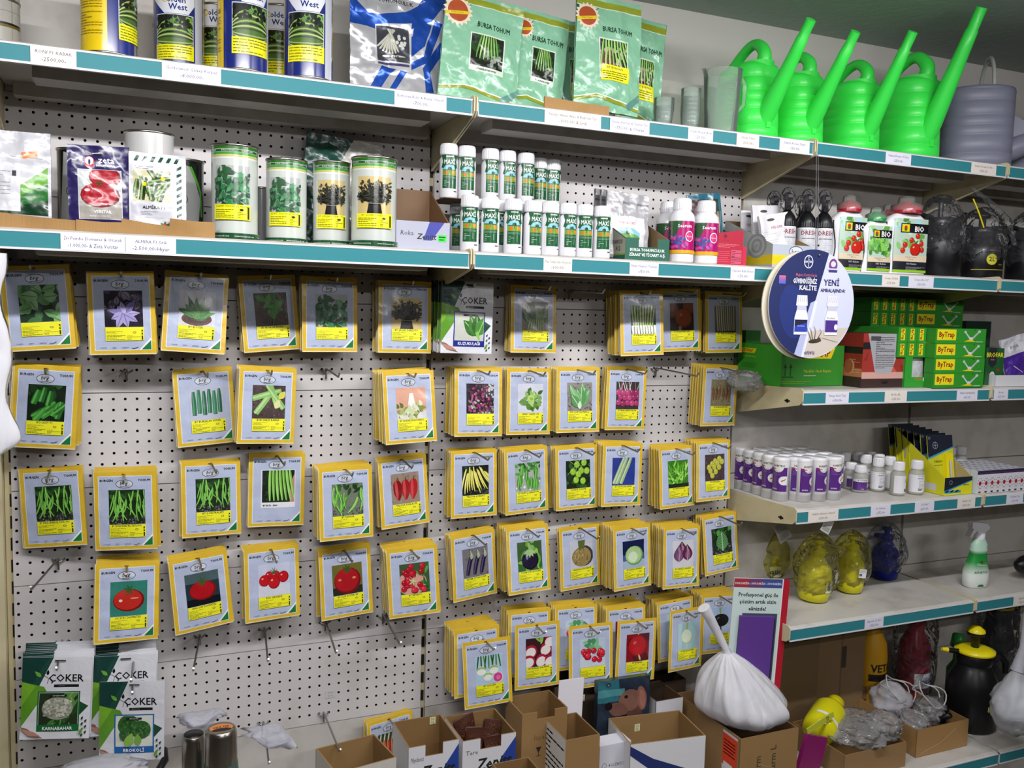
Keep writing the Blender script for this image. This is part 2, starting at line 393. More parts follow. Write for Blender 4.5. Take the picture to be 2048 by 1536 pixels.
def picture(a, kind, x0, y0, x1, y1):
    """draws a vegetable photograph into the window"""
    R = random.Random(kind); W = x1 - x0; H = y1 - y0; a.win = (x0, y0, x1, y1)
    X = lambda u: x0 + u * W
    Y = lambda v: y0 + v * H
    def bg(c): a.rect(x0, y0, x1, y1, c)
    def sp(n, cols, s=.03, u0=0, v0=0, u1=1, v1=1): specks(a, R, X(u0), Y(v0), X(u1), Y(v1), n, cols, s * W)
    def lf(n, cols, L, Wd, vein=None, c=(.5, .5), spread=(.5, .5), radial=False, a0=0, a1=6.28):
        for i in range(n):
            u = c[0] + R.uniform(-1, 1) * spread[0]; v = c[1] + R.uniform(-1, 1) * spread[1]
            an = a0 + (a1 - a0) * (i + R.random() * .5) / n if radial else R.uniform(a0, a1)
            leaf(a, X(u), Y(v), L * W * R.uniform(.7, 1.15), Wd * W * R.uniform(.8, 1.1), an, R.choice(cols), vein)
    G = ['2f6b2a', '3f8a34', '57a046', '2a5a26']; LG = ['7fb84a', '93c95a', '6aa83c']; DG = ['1c3a1a', '234a20', '2f5a28']
    if kind == 'basil':
        bg('1d3320'); lf(30, ['3f6b40', '5d9258', '74a86a', '86b87a'], .42, .27, '4c7a4a')
    elif kind == 'purple_basil':
        bg('1a1526'); lf(16, ['4a4258', '6a6078', '857b95'], .3, .17, '3a3346', (.5, .75), (.5, .25))
        lf(9, ['a79fd0', 'b9b0e0', '8a80ba'], .42, .2, '6a5f98', (.5, .35), (.04, .04), True)
    elif kind == 'cress':
        bg('cdd0da'); a.ell(X(.5), Y(.2), W * .42, H * .2, '5a2f22'); a.ell(X(.5), Y(.22), W * .36, H * .15, '3a1d16')
        lf(20, G + ['3c7a28'], .55, .17, '6fa050', (.5, .25), (.08, .05), True, .1, 3.0)
    elif kind == 'rocket':
        bg('4a3a30'); sp(60, ['5a4a3c', '3a2c24', '6a5646']); lf(16, ['2f5a24', '3f7a2c', '4c8a34'], .42, .22, '5c9a44', (.5, .6), (.2, .2)); pod(a, X(.6), Y(.4), .4 * H, .03 * W, -1.8, '4c8a34')
    elif kind == 'parsley':
        bg('aeb2b0'); lf(130, ['2b5238', '3a6a48', '2f7a44', '4c8a5c', '234430', '5c9a6c'], .22, .12, None, (.5, .38), (.5, .38)); lf(20, ['2f5a38'], .2, .1, None, (.35, .85), (.1, .1))
    elif kind == 'dill':
        bg('cdb67a'); a.poly([(X(.28), Y(0)), (X(.72), Y(0)), (X(.66), Y(.3)), (X(.34), Y(.3))], '141414')
        for i in range(60): pod(a, X(.5 + R.uniform(-.15, .15)), Y(.3), H * R.uniform(.3, .62), .05 * W, R.uniform(.3, 2.8), R.choice(['1d1e18', '2a2c22', '111210']), None, R.uniform(-.6, .6))
        lf(120, ['1d1e18', '2a2c22', '3a3c30'], .14, .05, None, (.5, .58), (.42, .26)); a.line([(X(.33), Y(.27)), (X(.67), Y(.27))], .02 * W, '8a8578')
    elif kind == 'gherkin':
        bg('142414'); lf(8, DG, .4, .25, None, (.4, .85), (.4, .12))
        for i in range(11): pod(a, X(R.uniform(.05, .9)), Y(R.uniform(.0, .65)), .42 * W, .17 * W, R.uniform(.4, 1.5), R.choice(['2f7a2c', '3f8f34', '276628']), '5fae50', .1, .6)
    elif kind == 'cucumber':
        bg('bfc4d6')
        for i in range(6): pod(a, X(.13 + i * .15), Y(.14 + (i % 2) * .05), .72 * H, .13 * W, 1.57, ['2c6a4c', '357a54', '2a5f46'][i % 3], '5a9a74', 0, .6)
    elif kind == 'courgette':
        bg('4a3c3a'); sp(70, ['5a4a48', '6a5a58', '3a2c2a'], .04)
        for x, y, an in ((.1, .15, .95), (.0, .6, .3), (.75, .35, 1.9), (.95, .3, 2.2)): pod(a, X(x), Y(y), .9 * W, .17 * W, an, '8fbf6a', 'b4d894', 0, .7)
        leaf(a, X(.7), Y(.3), .3 * W, .2 * W, 1.2, 'e0dca0'); leaf(a, X(.8), Y(.6), .3 * W, .2 * W, .9, 'd8d45a')
    elif kind == 'marul':
        bg('e0a890'); a.rect(x0, y0, x1, Y(.25), 'd9d6d2'); lf(46, ['c9cf9a', 'a8b468', 'dfe3bc', '8a9a4c', '5f7030'], .24, .13, None, (.5, .25), (.42, .13))
        a.poly([(X(.36), Y(.38)), (X(.64), Y(.38)), (X(.56), Y(.82)), (X(.44), Y(.82))], 'eceee4'); lf(14, ['dfe3cc', 'cfd6a8'], .3, .08, None, (.5, .4), (.14, .1), False, -2.2, -.9)
    elif kind in ('curly', 'thinpep'):
        bg('1e3019' if kind == 'curly' else '6f7a66'); sp(60, ['7a7486', '4a4440', '5c5a56'], .03, 0, 0, 1, .25)
        lf(16, DG + ['35602a'], .25, .12, None, (.5, .85), (.5, .15))
        for i in range(26 if kind == 'curly' else 12): pod(a, X(R.random()), Y(R.uniform(.55, 1.0)), H * R.uniform(.4, .7), W * (.045 if kind == 'curly' else .075), -1.57 + R.uniform(-.35, .35), R.choice(['5aa834', '74bc46', '4a8f30', '8acb5c']), '9ad96c', R.uniform(-.9, .9), .4)
    elif kind == 'gbean':
        bg('16241a'); sp(30, ['22361e', '2c4a26'], .06); a.poly([(X(.86), Y(0)), (X(1), Y(0)), (X(1), Y(.9)), (X(.88), Y(.6))], 'c58a80')
        for i in range(7): pod(a, X(.24 + i * .1), Y(1.0), .95 * H, .085 * W, -1.62 + i * .03, ['7fc04a', '6aae3c', '95d060'][i % 3], 'b0e080', .12, .5)
    elif kind == 'redpep':
        bg('9a8474'); sp(40, ['a8948a', '8a7262'], .05)
        for i in range(3): pod(a, X(.2 + i * .3), Y(.78), .66 * H, .3 * W, -1.5 - i * .06, ['7d1016', 'a01820', 'b21c22'][i], 'd04a4a', .0, .12); pod(a, X(.2 + i * .3), Y(.76), .13 * H, .04 * W, 1.3, '4a5a2c')
    elif kind.startswith('tom'):
        bg({'tomA': '2f7f6f', 'tomB': '20343c', 'tomC': '6d6a2c'}[kind])
        if kind == 'tomB': a.rect(x0, Y(.7), x1, y1, '4a5f62'); a.rect(x0, y0, x1, Y(.22), '0c1218')
        if kind == 'tomC': a.rect(x0, y0, x1, Y(.25), '2a2c22')
        rx, ry = {'tomA': (.43, .33), 'tomB': (.4, .3), 'tomC': (.45, .43)}[kind]
        ball(a, X(.5), Y(.45), rx * W, {'tomA': 'c22a20', 'tomB': 'b40f1c', 'tomC': 'b01822'}[kind], None, ry * H, '7d0d12')
        if kind == 'tomA': a.ell(X(.28), Y(.45), .05 * W, .04 * H, 'f4d8d0'); a.ell(X(.66), Y(.5), .12 * W, .02 * H, 'ea9a88')
        if kind == 'tomC': a.ell(X(.24), Y(.5), .06 * W, .04 * H, 'e08a4a'); a.ell(X(.72), Y(.52), .06 * W, .04 * H, 'ee8a6a')
        for i in range(7): leaf(a, X(.5), Y(.45) + ry * H * .88, .17 * W, .05 * W, i * .9, '3a5a26')
    elif kind == 'plum':
        bg('c6cde2'); a.rect(x0, y0, x1, Y(.35), 'd5d8e4')
        for x, y, r in ((.35, .64, .13), (.55, .62, .15), (.2, .5, .17), (.8, .56, .17), (.5, .42, .19)): ball(a, X(x), Y(y), r * W, 'c4141e', 'f0b0a8', r * W * 1.1, '8a0a12')
        for i in range(6): pod(a, X(.42 + i * .03), Y(.68), .22 * W, .02 * W, i * .55, '2f6a2c', None, .5)
    elif kind == 'cherry':
        bg('3c5a34'); a.ell(X(.4), Y(.35), .5 * W, .4 * H, 'd9a494'); lf(10, G, .3, .1, None, (.85, .5), (.15, .5))
        for i in range(24): ball(a, X(R.uniform(.12, .8)), Y(R.uniform(.08, .92)), .1 * W, R.choice(['c81a30', 'b01428', 'd83044']), 'f2a0a8', None, '7d0c1c')
        for i in range(5): leaf(a, X(.42), Y(.4), .16 * W, .05 * W, i * 1.25, 'c8d890')
    elif kind == 'carrot':
        bg('3a4a30'); a.rect(x0, y0, x1, Y(.6), '4a3028')
        for i in range(7): pod(a, X(.08 + i * .15), Y(.78), .85 * H, .13 * W, -1.55, ['c8452c', 'd85a34', 'b83a28'][i % 3], 'e88a60', 0, .2); pod(a, X(.08 + i * .15), Y(.76), .3 * H, .05 * W, 1.4, 'd8e0c0')
    elif kind == 'chard':
        bg('8c8878'); lf(14, ['2c4420', '3a5a2a', '4a6e36', '5a7a40'], .75, .3, '8aa868', (.45, .15), (.15, .08), True, .7, 2.6)
        for i in range(7): pod(a, X(.2 + i * .1), Y(0), .4 * H, .04 * W, 1.3 + i * .05, 'b8c884')
    elif kind == 'leek':
        bg('0d2a1c')
        for i in range(9): pod(a, X(.04 + i * .115), Y(1), .75 * H, .07 * W, -1.5 - .03 * i, ['8fae4a', 'a5c060', '7a9a3c'][i % 3], 'd0dca0', .06, 1); pod(a, X(.06 + i * .11), Y(.3), .34 * H, .09 * W, -1.5, 'e8ecdc', 'f8f8f4', 0, .8)
    elif kind == 'onion':
        bg('2a1d1c'); ball(a, X(.8), Y(.85), .25 * W, '8a4a30'); ball(a, X(.1), Y(.75), .3 * W, '7a4634', None, None, '5a3024'); ball(a, X(.58), Y(.45), .36 * W, 'a04a2a', 'c87a54', None, '6a2c1a'); a.rect(X(.35), y0, X(.47), Y(.16), 'a89484')
    elif kind == 'asparagus':
        bg('6e7078')
        for i in range(9): pod(a, X(.1 + i * .1), Y(1), .97 * H, .055 * W, -1.57 + (i - 4) * -.006, ['c8c4a0', 'b4b090', 'd8d4b4'][i % 3], 'e4e0c8', .05, .9); a.ell(X(.1 + i * .1), Y(.03), .04 * W, .04 * H, '4a3830', 0, 6)
    elif kind == 'lollo':
        bg('241a26'); sp(40, ['c8c4c8', 'a8a8a0', '8a8488'], .05, 0, 0, 1, .45); sp(20, ['c8c4c8'], .05, .7, .5, 1, 1)
        lf(80, ['7a2450', '9a3a6a', '5c1838', '4a1230', 'b05a80'], .14, .08, None, (.5, .5), (.38, .4))
    elif kind == 'lettuce':
        bg('d5d8e6'); lf(40, ['5a8a34', '3f6a24', '7aa848'], .26, .16, None, (.5, .45), (.3, .24)); lf(16, ['9ac45c', 'b8d880'], .2, .13, '7aa848', (.5, .5), (.14, .12)); a.ell(X(.5), Y(.5), .14 * W, .12 * H, 'b4d474'); a.ell(X(.53), Y(.48), .07 * W, .06 * H, '8ab04c')
    elif kind == 'romaine':
        bg('8f8a84'); sp(80, ['5a5450', '6f6a66', 'a8a29c', '4a4440'], .03); lf(9, ['5a9a58', '6fae6c', '4c8a4c', '88c080'], .85, .34, 'b8dcb0', (.48, .12), (.05, .02), True, .9, 2.3); leaf(a, X(.48), Y(.06), .3 * H, .16 * W, 1.57, 'd8ead0')
    elif kind == 'redonion':
        bg('3a3436')
        for i in range(12): pod(a, X(R.random()), Y(.6), .45 * H, .03 * W, R.uniform(1.2, 1.9), R.choice(['d8e0d0', 'b05a80', '9ac08a']))
        for r in range(3):
            for i in range(5): ball(a, X(.1 + i * .2 + (r % 2) * .08), Y(.62 - r * .2 + R.uniform(-.03, .03)), .12 * W, R.choice(['b03a6c', 'c04a7c', '98305c']), 'e8b0c8', None, '6a1840')
    elif kind == 'brownbean':
        bg('8a8060'); sp(90, ['9a9070', '746a4c', 'a8a080'], .03)
        for i in range(6): pod(a, X(.08 + i * .17), Y(.68), .45 * H, .09 * W, -1.45 - (i % 3) * .1, ['5a3018', '4a2412', '7a4a2c'][i % 3], '9a6a44', -.2, .25); a.line([(X(.08 + i * .17), Y(.68)), (X(.1 + i * .17), Y(.78))], .02 * W, '8a4a3a')
    elif kind == 'yellowbean':
        bg('181c14'); lf(8, DG, .3, .1, None, (.15, .8), (.15, .2)); sp(20, ['4a4c40'], .05, .3, 0, 1, .3)
        for i in range(17): pod(a, X(.15 + i * .045), Y(R.uniform(.75, .98)), H * R.uniform(.6, .85), .055 * W, -1.9 + i * .07, R.choice(['e0d848', 'ccc434', 'f0ec80']), 'f4f0a0', .25, .35)
    elif kind == 'greenpep':
        bg('a8b4a4'); lf(26, G, .25, .12, None, (.5, .8), (.5, .2)); sp(20, ['e8ecf0', '7a8a8c'], .06, 0, 0, 1, .5)
        for i in range(11): pod(a, X(R.uniform(.1, .9)), Y(R.uniform(.4, .95)), .38 * H, .13 * W, -1.6 + R.uniform(-.2, .2), R.choice(['3f8a34', '57a83c', '4c9a30']), '86c860', 0, .35)
    elif kind == 'dolma':
        bg('16260f'); lf(18, DG + ['35602a'], .3, .16, None, (.5, .5), (.5, .5))
        for x, y in ((.45, .85), (.75, .9), (.28, .6), (.62, .62), (.86, .6), (.4, .3), (.68, .25), (.5, .5)): ball(a, X(x), Y(y), .12 * W, '9ccc3c', 'dcf090', .13 * W, '5f8a20')
        for i in range(5): a.line([(X(R.random()), Y(1)), (X(R.random()), Y(.5))], .015 * W, '9ac860')
    elif kind == 'marrow':
        bg('2c3c90')
        for x, cu in ((.2, 0), (.32, .05), (.5, .0)): pod(a, X(x - .12), Y(.06), 1.05 * W, .15 * W, 1.15, '9db884', 'c8dcb0', 0, .75)
    elif kind == 'herb':
        bg('3f7a24'); lf(60, ['7ac83c', '96dc54', '5aa830', 'b0ec70', '3f8a24'], .45, .08, None, (.5, .35), (.4, .3), False, .4, 2.8); a.rect(x0, y0, x1, Y(.14), '1c2a1a')
    elif kind == 'yellowtom':
        bg('4a3a3a'); sp(60, ['5a4a48', '3a2c2c', '6a5856'], .04)
        for x, y in ((.72, .82), (.5, .74), (.62, .66), (.85, .7), (.34, .64), (.18, .52), (.45, .52), (.7, .5), (.25, .38), (.52, .34), (.34, .2)): ball(a, X(x), Y(y), .12 * W, 'c0c04a', 'ecec9a', None, '7d7d24')
    elif kind == 'longaub':
        bg('7a767a'); sp(90, ['86828a', '6c686c'], .025)
        for x in (.33, .6, .87): pod(a, X(x), Y(.7), .62 * H, .15 * W, -1.95, '1d1530', '5a4a80', .25, .7); leaf(a, X(x + .0), Y(.62), .25 * H, .12 * W, 1.5, 'a8b890'); a.line([(X(x), Y(.75)), (X(x - .02), Y(.93))], .03 * W, 'c8d0b0')
    elif kind == 'aubergine':
        bg('3f5f30'); lf(24, G + LG, .35, .16, None, (.5, .5), (.5, .5)); ball(a, X(.5), Y(.36), .35 * W, '1c1230', None, .33 * H, '0c0818'); a.ell(X(.38), Y(.5), .06 * W, .12 * H, '7a70a8'); 
        for i in range(5): leaf(a, X(.5), Y(.72), .3 * W, .12 * W, -2.6 + i * .5, 'a4c488')
        a.line([(X(.5), Y(.7)), (X(.46), Y(.95))], .09 * W, '9abc80')
    elif kind == 'celeriac':
        bg('c9ccd8'); a.ell(X(.6), Y(.42), .42 * W, .38 * H, '3a3a40'); ball(a, X(.5), Y(.4), .42 * W, '9a8450', None, .36 * H); specks(a, R, X(.2), Y(.15), X(.8), Y(.68), 50, ['6a5a2c', 'b8a470', '85703c', 'c8b888'], .05 * W, .4)
        a.poly([(X(.38), Y(.7)), (X(.62), Y(.7)), (X(.66), Y(1)), (X(.36), Y(1))], '5f6a34')
    elif kind == 'cabbage':
        bg('141c4a'); a.rect(x0, Y(.25), x1, Y(.5), '48589a'); a.rect(x0, y0, x1, Y(.28), 'a8bcd0'); ball(a, X(.52), Y(.45), .42 * W, 'a8cc88', None, .35 * H, '6a9a54'); a.ell(X(.45), Y(.4), .22 * W, .2 * H, 'd0e4c0')
        for i in range(7): a.line([(X(.5), Y(.2)), (X(.2 + i * .1), Y(.45)), (X(.3 + i * .07), Y(.68))], .012 * W, 'e0f0d0')
    elif kind == 'radicchio':
        bg('d4d4da')
        for x, y, c in ((.45, .6, '5a2a44'), (.3, .45, '6a4a6c'), (.7, .48, '62203c')): leaf(a, X(x), Y(y - .25), .62 * H, .5 * W, 1.57, c, 'b89ab8'); leaf(a, X(x), Y(y - .22), .45 * H, .25 * W, 1.45, '8a5a80', 'd0b8d0')
    elif kind == 'kale':
        bg('24301f'); sp(50, ['8a848c', '5c585c', '3a3a3a'], .04, 0, 0, 1, .35); lf(12, DG + G, .4, .25, None, (.5, .8), (.5, .2)); leaf(a, X(.5), Y(.1), .8 * H, .62 * W, 1.6, '4f8a50', 'a8d0a0')
        for i in range(6): a.line([(X(.5), Y(.2 + i * .1)), (X(.24), Y(.36 + i * .1))], .014 * W, '86b880'); a.line([(X(.5), Y(.2 + i * .1)), (X(.74), Y(.36 + i * .1))], .014 * W, '86b880')
    elif kind == 'kohlrabi':
        bg('b5d0e2')
        for i in range(9): pod(a, X(.14 + i * .09), Y(.98), .45 * H, .05 * W, -1.57 + (i % 3 - 1) * .15, R.choice(G), None, 0, .6)
        for x, y in ((.22, .48), (.68, .48), (.45, .26)): ball(a, X(x), Y(y), .17 * W, 'e8ece0', None, .16 * W); a.ell(X(x), Y(y + .03), .16 * W, .11 * W, '9ac47a'); a.ell(X(x), Y(y - .03), .15 * W, .1 * W, 'eef0ea')
        ball(a, X(.82), Y(.18), .18 * W, 'd8408c', None, .18 * W, 'f0e4ea'); a.ell(X(.82), Y(.18), .08 * W, .08 * W, 'e878b0')
    elif kind == 'turnip':
        bg('3a1c20'); lf(8, ['8ac050', 'a8d870'], .4, .07, None, (.5, .85), (.15, .1), False, .6, 2.6)
        for x, y in ((.2, .55), (.78, .58), (.12, .2), (.6, .2), (.95, .85), (.95, .15)): ball(a, X(x), Y(y), .23 * W, 'b01c38'); a.ell(X(x - .02), Y(y - .04), .2 * W, .17 * W, 'ece6e2', .4)
    elif kind == 'radish':
        bg('c2d0e2'); a.rect(x0, y0, x1, Y(.35), 'd0d8e8'); lf(14, ['6fae80', '8ac498', '4c9460'], .34, .2, None, (.5, .72), (.3, .12))
        for i in range(15): ball(a, X(R.uniform(.1, .9)), Y(R.uniform(.2, .58)), .11 * W, R.choice(['d01830', 'b81028', 'e02c40']), 'f8c8c8', None, '8a0a1c')
    elif kind == 'beet':
        bg('8a0a18'); sp(6, ['5a0810', 'a01020'], .3); ball(a, X(.5), Y(.55), .42 * W, 'c00c1c', 'e85a60', .38 * H, '8f0814'); leaf(a, X(.62), Y(.02), .26 * H, .08 * W, 1.9, 'e0c890'); leaf(a, X(.5), Y(.95), .2 * H, .1 * W, 1.5, 'd8c040')
    elif kind == 'wradish':
        bg('a5cdd2'); a.rect(x0, y0, X(.2), y1, 'b9d9dc'); pod(a, X(.48), Y(1), .3 * H, .12 * W, -1.6, 'a8b878'); ball(a, X(.46), Y(.48), .3 * W, 'dde8d0', None, .27 * H, 'b4c8a4'); pod(a, X(.46), Y(.24), .3 * H, .06 * W, -1.57, 'c8d4c0', None, 0, .2)
    elif kind == 'bradish':
        bg('a9c0e6'); a.rect(x0, y0, x1, Y(.3), 'bccdea'); pod(a, X(.42), Y(1), .3 * H, .05 * W, -1.4, '9ac060'); pod(a, X(.5), Y(1), .3 * H, .05 * W, -1.7, '86b04c'); ball(a, X(.5), Y(.5), .38 * W, '17171c', '5a5a66', .25 * H); pod(a, X(.5), Y(.3), .3 * H, .06 * W, -1.57, '222226', None, 0, .2)
    elif kind == 'sorrel':
        bg('c8cbc0'); 
        for an, c in ((2.35, '2f6a24'), (1.95, '3f7f2c'), (1.6, '2a5f20'), (1.15, '488a34')): leaf(a, X(.78), Y(.18), .8 * H, .4 * W, an, c, '8ac060')
        for i in range(3): pod(a, X(.86), Y(.02), .35 * H, .05 * W, 1.8 + i * .15, '8ac850')
    elif kind == 'cauli':
        bg('26361f'); lf(8, DG + ['4c7a3c'], .5, .3, '6a9a54', (.5, .15), (.4, .12)); lf(4, ['5c8a44'], .5, .3, '86b060', (.85, .8), (.1, .1))
        ball(a, X(.48), Y(.52), .4 * W, '9a9c8c', None, .36 * H); specks(a, R, X(.16), Y(.28), X(.8), Y(.8), 90, ['b8b8aa', 'c8c8ba', 'a4a696', '8c8e7e'], .06 * W)
    elif kind == 'brokoli':
        bg('d8dcd2')
        for x, y, r in ((.35, .7, .3), (.7, .55, .26), (.3, .4, .2)): ball(a, X(x), Y(y), r * W, '2f5f2a'); specks(a, R, X(x - r * .8), Y(y - r * .6), X(x + r * .8), Y(y + r * .6), 40, ['3c6f34', '27501f', '4a8040'], .05 * W)
        leaf(a, X(.3), Y(.0), .5 * H, .25 * W, 1.2, '8abc4c'); leaf(a, X(.62), Y(.05), .4 * H, .2 * W, 1.6, '74a83c')
    elif kind == 'melon':
        bg('141c12'); ball(a, X(.5), Y(.4), .6 * W, '4a6a2c', None, .5 * H, '26361a')
        for i in range(8):
            e = 1 - i * .12
            a.line([(X(.5 - .58 * cos(t_)), Y(.4 + .48 * e * sin(t_) * (1 if i < 4 else 1))) for t_ in [radians(d) for d in range(10, 175, 16)]], .03 * W, ['9ab060', '1c2a16', 'b4c47a', '2f4420'][i % 4], .045 * W)
            a.line([(X(.5 - .5 * cos(t_)), Y(.4 - .4 * e * sin(t_))) for t_ in [radians(d) for d in range(10, 175, 20)]], .035 * W, ['9ab060', '1c2a16', 'b4c47a', '2f4420'][(i + 1) % 4], .03 * W)
        lf(12, ['5a8a3c', '7aa850', '2a3c1c'], .22, .13, None, (.75, .85), (.3, .15)); sp(16, ['0c120a'], .07, 0, .7, 1, 1)
    elif kind == 'bigtom':
        bg('b8c0bc'); a.rect(x0, y0, x1, Y(.35), 'a8a49c'); ball(a, X(.62), Y(.86), .38 * W, 'a8202c', None, .22 * H, '7d1420')
        ball(a, X(.5), Y(.48), .47 * W, 'a81c2c', None, .26 * H, '701018')
        for i in range(5): a.line([(X(.5), Y(.7)), (X(.2 + i * .15), Y(.64)), (X(.1 + i * .2), Y(.45))], .012 * W, '8a1622')
        a.ell(X(.2), Y(.58), .07 * W, .03 * H, 'f0c8c8'); 
        for i in range(6): leaf(a, X(.48), Y(.72), .14 * W, .03 * W, i * 1.05, '3a4a20')
    elif kind == 'cukes':
        bg('c9c49a'); 
        for i in range(14): pod(a, X(R.uniform(.0, .9)), Y(R.uniform(.0, .7)), .55 * W, .15 * W, R.uniform(.2, 2.6), R.choice(['24381a', '35502a', '2c4820']), '8aa868', 0, .7)
        for x, y in ((.3, .55), (.8, .75)): ball(a, X(x), Y(y), .06 * W, 'e8d820')
    elif kind == 'beans':
        bg('1a2216'); lf(14, DG, .3, .16, None, (.4, .7), (.5, .3)); sp(14, ['8a8f8a', '5a6058'], .08, .5, 0, 1, .4)
        for i in range(7): pod(a, X(.3 + i * .07), Y(1), .75 * H, .05 * W, -1.6 + (i - 3) * .07, R.choice(['6aa048', '8abc60', 'a8d080']), None, .1, .4)
    elif kind == 'borlotti':
        bg('30242c'); sp(14, ['7a2040', '8a3050', 'c8a0a8'], .14, 0, .1, .5, .7); sp(10, ['a89480', 'c8b8a0'], .08, .6, .1, 1, .8)
        for i in range(9): pod(a, X(.12 + i * .1), Y(1), .95 * H, .075 * W, -1.75 + i * .06, R.choice(['6fae4c', '8acc5c', '5a9a3c']), 'b8e088', .2, .4)
    elif kind == 'whitebean':
        bg('4a4c54')
        for i in range(8): pod(a, X(.55 - .03 * i), Y(.92), .7 * H, .09 * W, -2.3 + i * .17, R.choice(['dcdcc8', 'c8c8b4', 'ececdc']), 'f8f8ec', -.1, .5)
        for i in range(12): ball(a, X(R.uniform(.6, .9)), Y(R.uniform(.3, .75)), .05 * W, 'f0f0ec')
        pod(a, X(.15), Y(.13), .7 * W, .07 * W, .05, 'e8e8dc')
    a.win = None

# ---------------------------------------------------------------- seed packet sheets
PW, PH = .133, .178
def packet_art(kind, title, sticker=True, white=False):
    a = Art(); X = lambda u: (u - .5) * PW; Y = lambda v: (.5 - v) * PH
    a.rect(X(0), Y(1), X(1), Y(0), 'e0ba34')
    a.rect(X(0), Y(1), X(1), Y(.985), 'e8dcae'); a.rect(X(0), Y(1), X(.012), Y(0), 'e8dcae')
    a.rect(X(.072), Y(.948), X(.932), Y(.052), 'eef0f2'); a.rect(X(.082), Y(.942), X(.922), Y(.059), 'b9c3dd')
    a.poly([(X(.74), Y(.942)), (X(.922), Y(.942)), (X(.922), Y(.8))], 'f4f6f4'); a.poly([(X(.775), Y(.942)), (X(.922), Y(.942)), (X(.922), Y(.828))], '1d7a3c')
    a.text('BURGEN', X(.1), Y(.125), .0052, '16181c', 'l', .0285, bold=.09); a.text('TOHUM', X(.9), Y(.125), .0052, '16181c', 'r', .026, bold=.09)
    a.ring(X(.49), Y(.155), .0185, .0098, .0012, '1a2420', 'd4d9e6')
    a.text('brg', X(.48), Y(.17), .0088, '1a2420', 'c', .022, shear=.15, bold=.03)
    a.line([(X(.42), Y(.188)), (X(.52), Y(.192)), (X(.585), Y(.172))], .0016, '1a2420', .0004)
    a.line([(X(.44), Y(.126)), (X(.55), Y(.124))], .0006, '2f7a54')
    a.rect(X(.455), Y(.037), X(.515), Y(.026), '2a2210')
    if white: a.rect(X(.22), Y(.74), X(.83), Y(.22), 'e6e8ec')
    picture(a, kind, X(.24), Y(.665), X(.815), Y(.228))
    if white: a.text(title, X(.26), Y(.715), .004, '16181c', 'l', .05, bold=.05)
    for u, t in ((.2, 'TOHUM'), (.37, 'SEEDS'), (.53, 'CEMENA')): a.text(t, X(u), Y(.922), .0026, '2a3050', 'c', .016)
    a.line([(X(.63), Y(.92)), (X(.66), Y(.926)), (X(.7), Y(.918)), (X(.73), Y(.908))], .0011, '2a3050')
    return a
def sticker_art(title):
    a = Art(); X = lambda u: (u - .5) * PW; Y = lambda v: (.5 - v) * PH
    a.rect(X(.245), Y(.83), X(.822), Y(.668), 'f2ee1c')
    if title: a.text(title, X(.52), Y(.697), .0046, '15150c', 'c', .062, bold=.05)
    a.lines(X(.26), Y(.752), X(.6), Y(.712), 3, '4a4a20', 1, .3); a.ell(X(.68), Y(.732), .0035, .0022, '4a4a20'); a.ell(X(.68), Y(.732), .0024, .0012, 'f2ee1c')
    a.lines(X(.26), Y(.822), X(.54), Y(.758), 4, '4a4a20', 2, .35); a.lines(X(.57), Y(.822), X(.77), Y(.765), 4, '4a4a20', 3, .3); a.rect(X(.785), Y(.822), X(.808), Y(.7), '2c2c14'); a.rect(X(.785), Y(.77), X(.808), Y(.76), 'f2ee1c'); a.rect(X(.79), Y(.74), X(.803), Y(.72), 'f2ee1c')
    return a
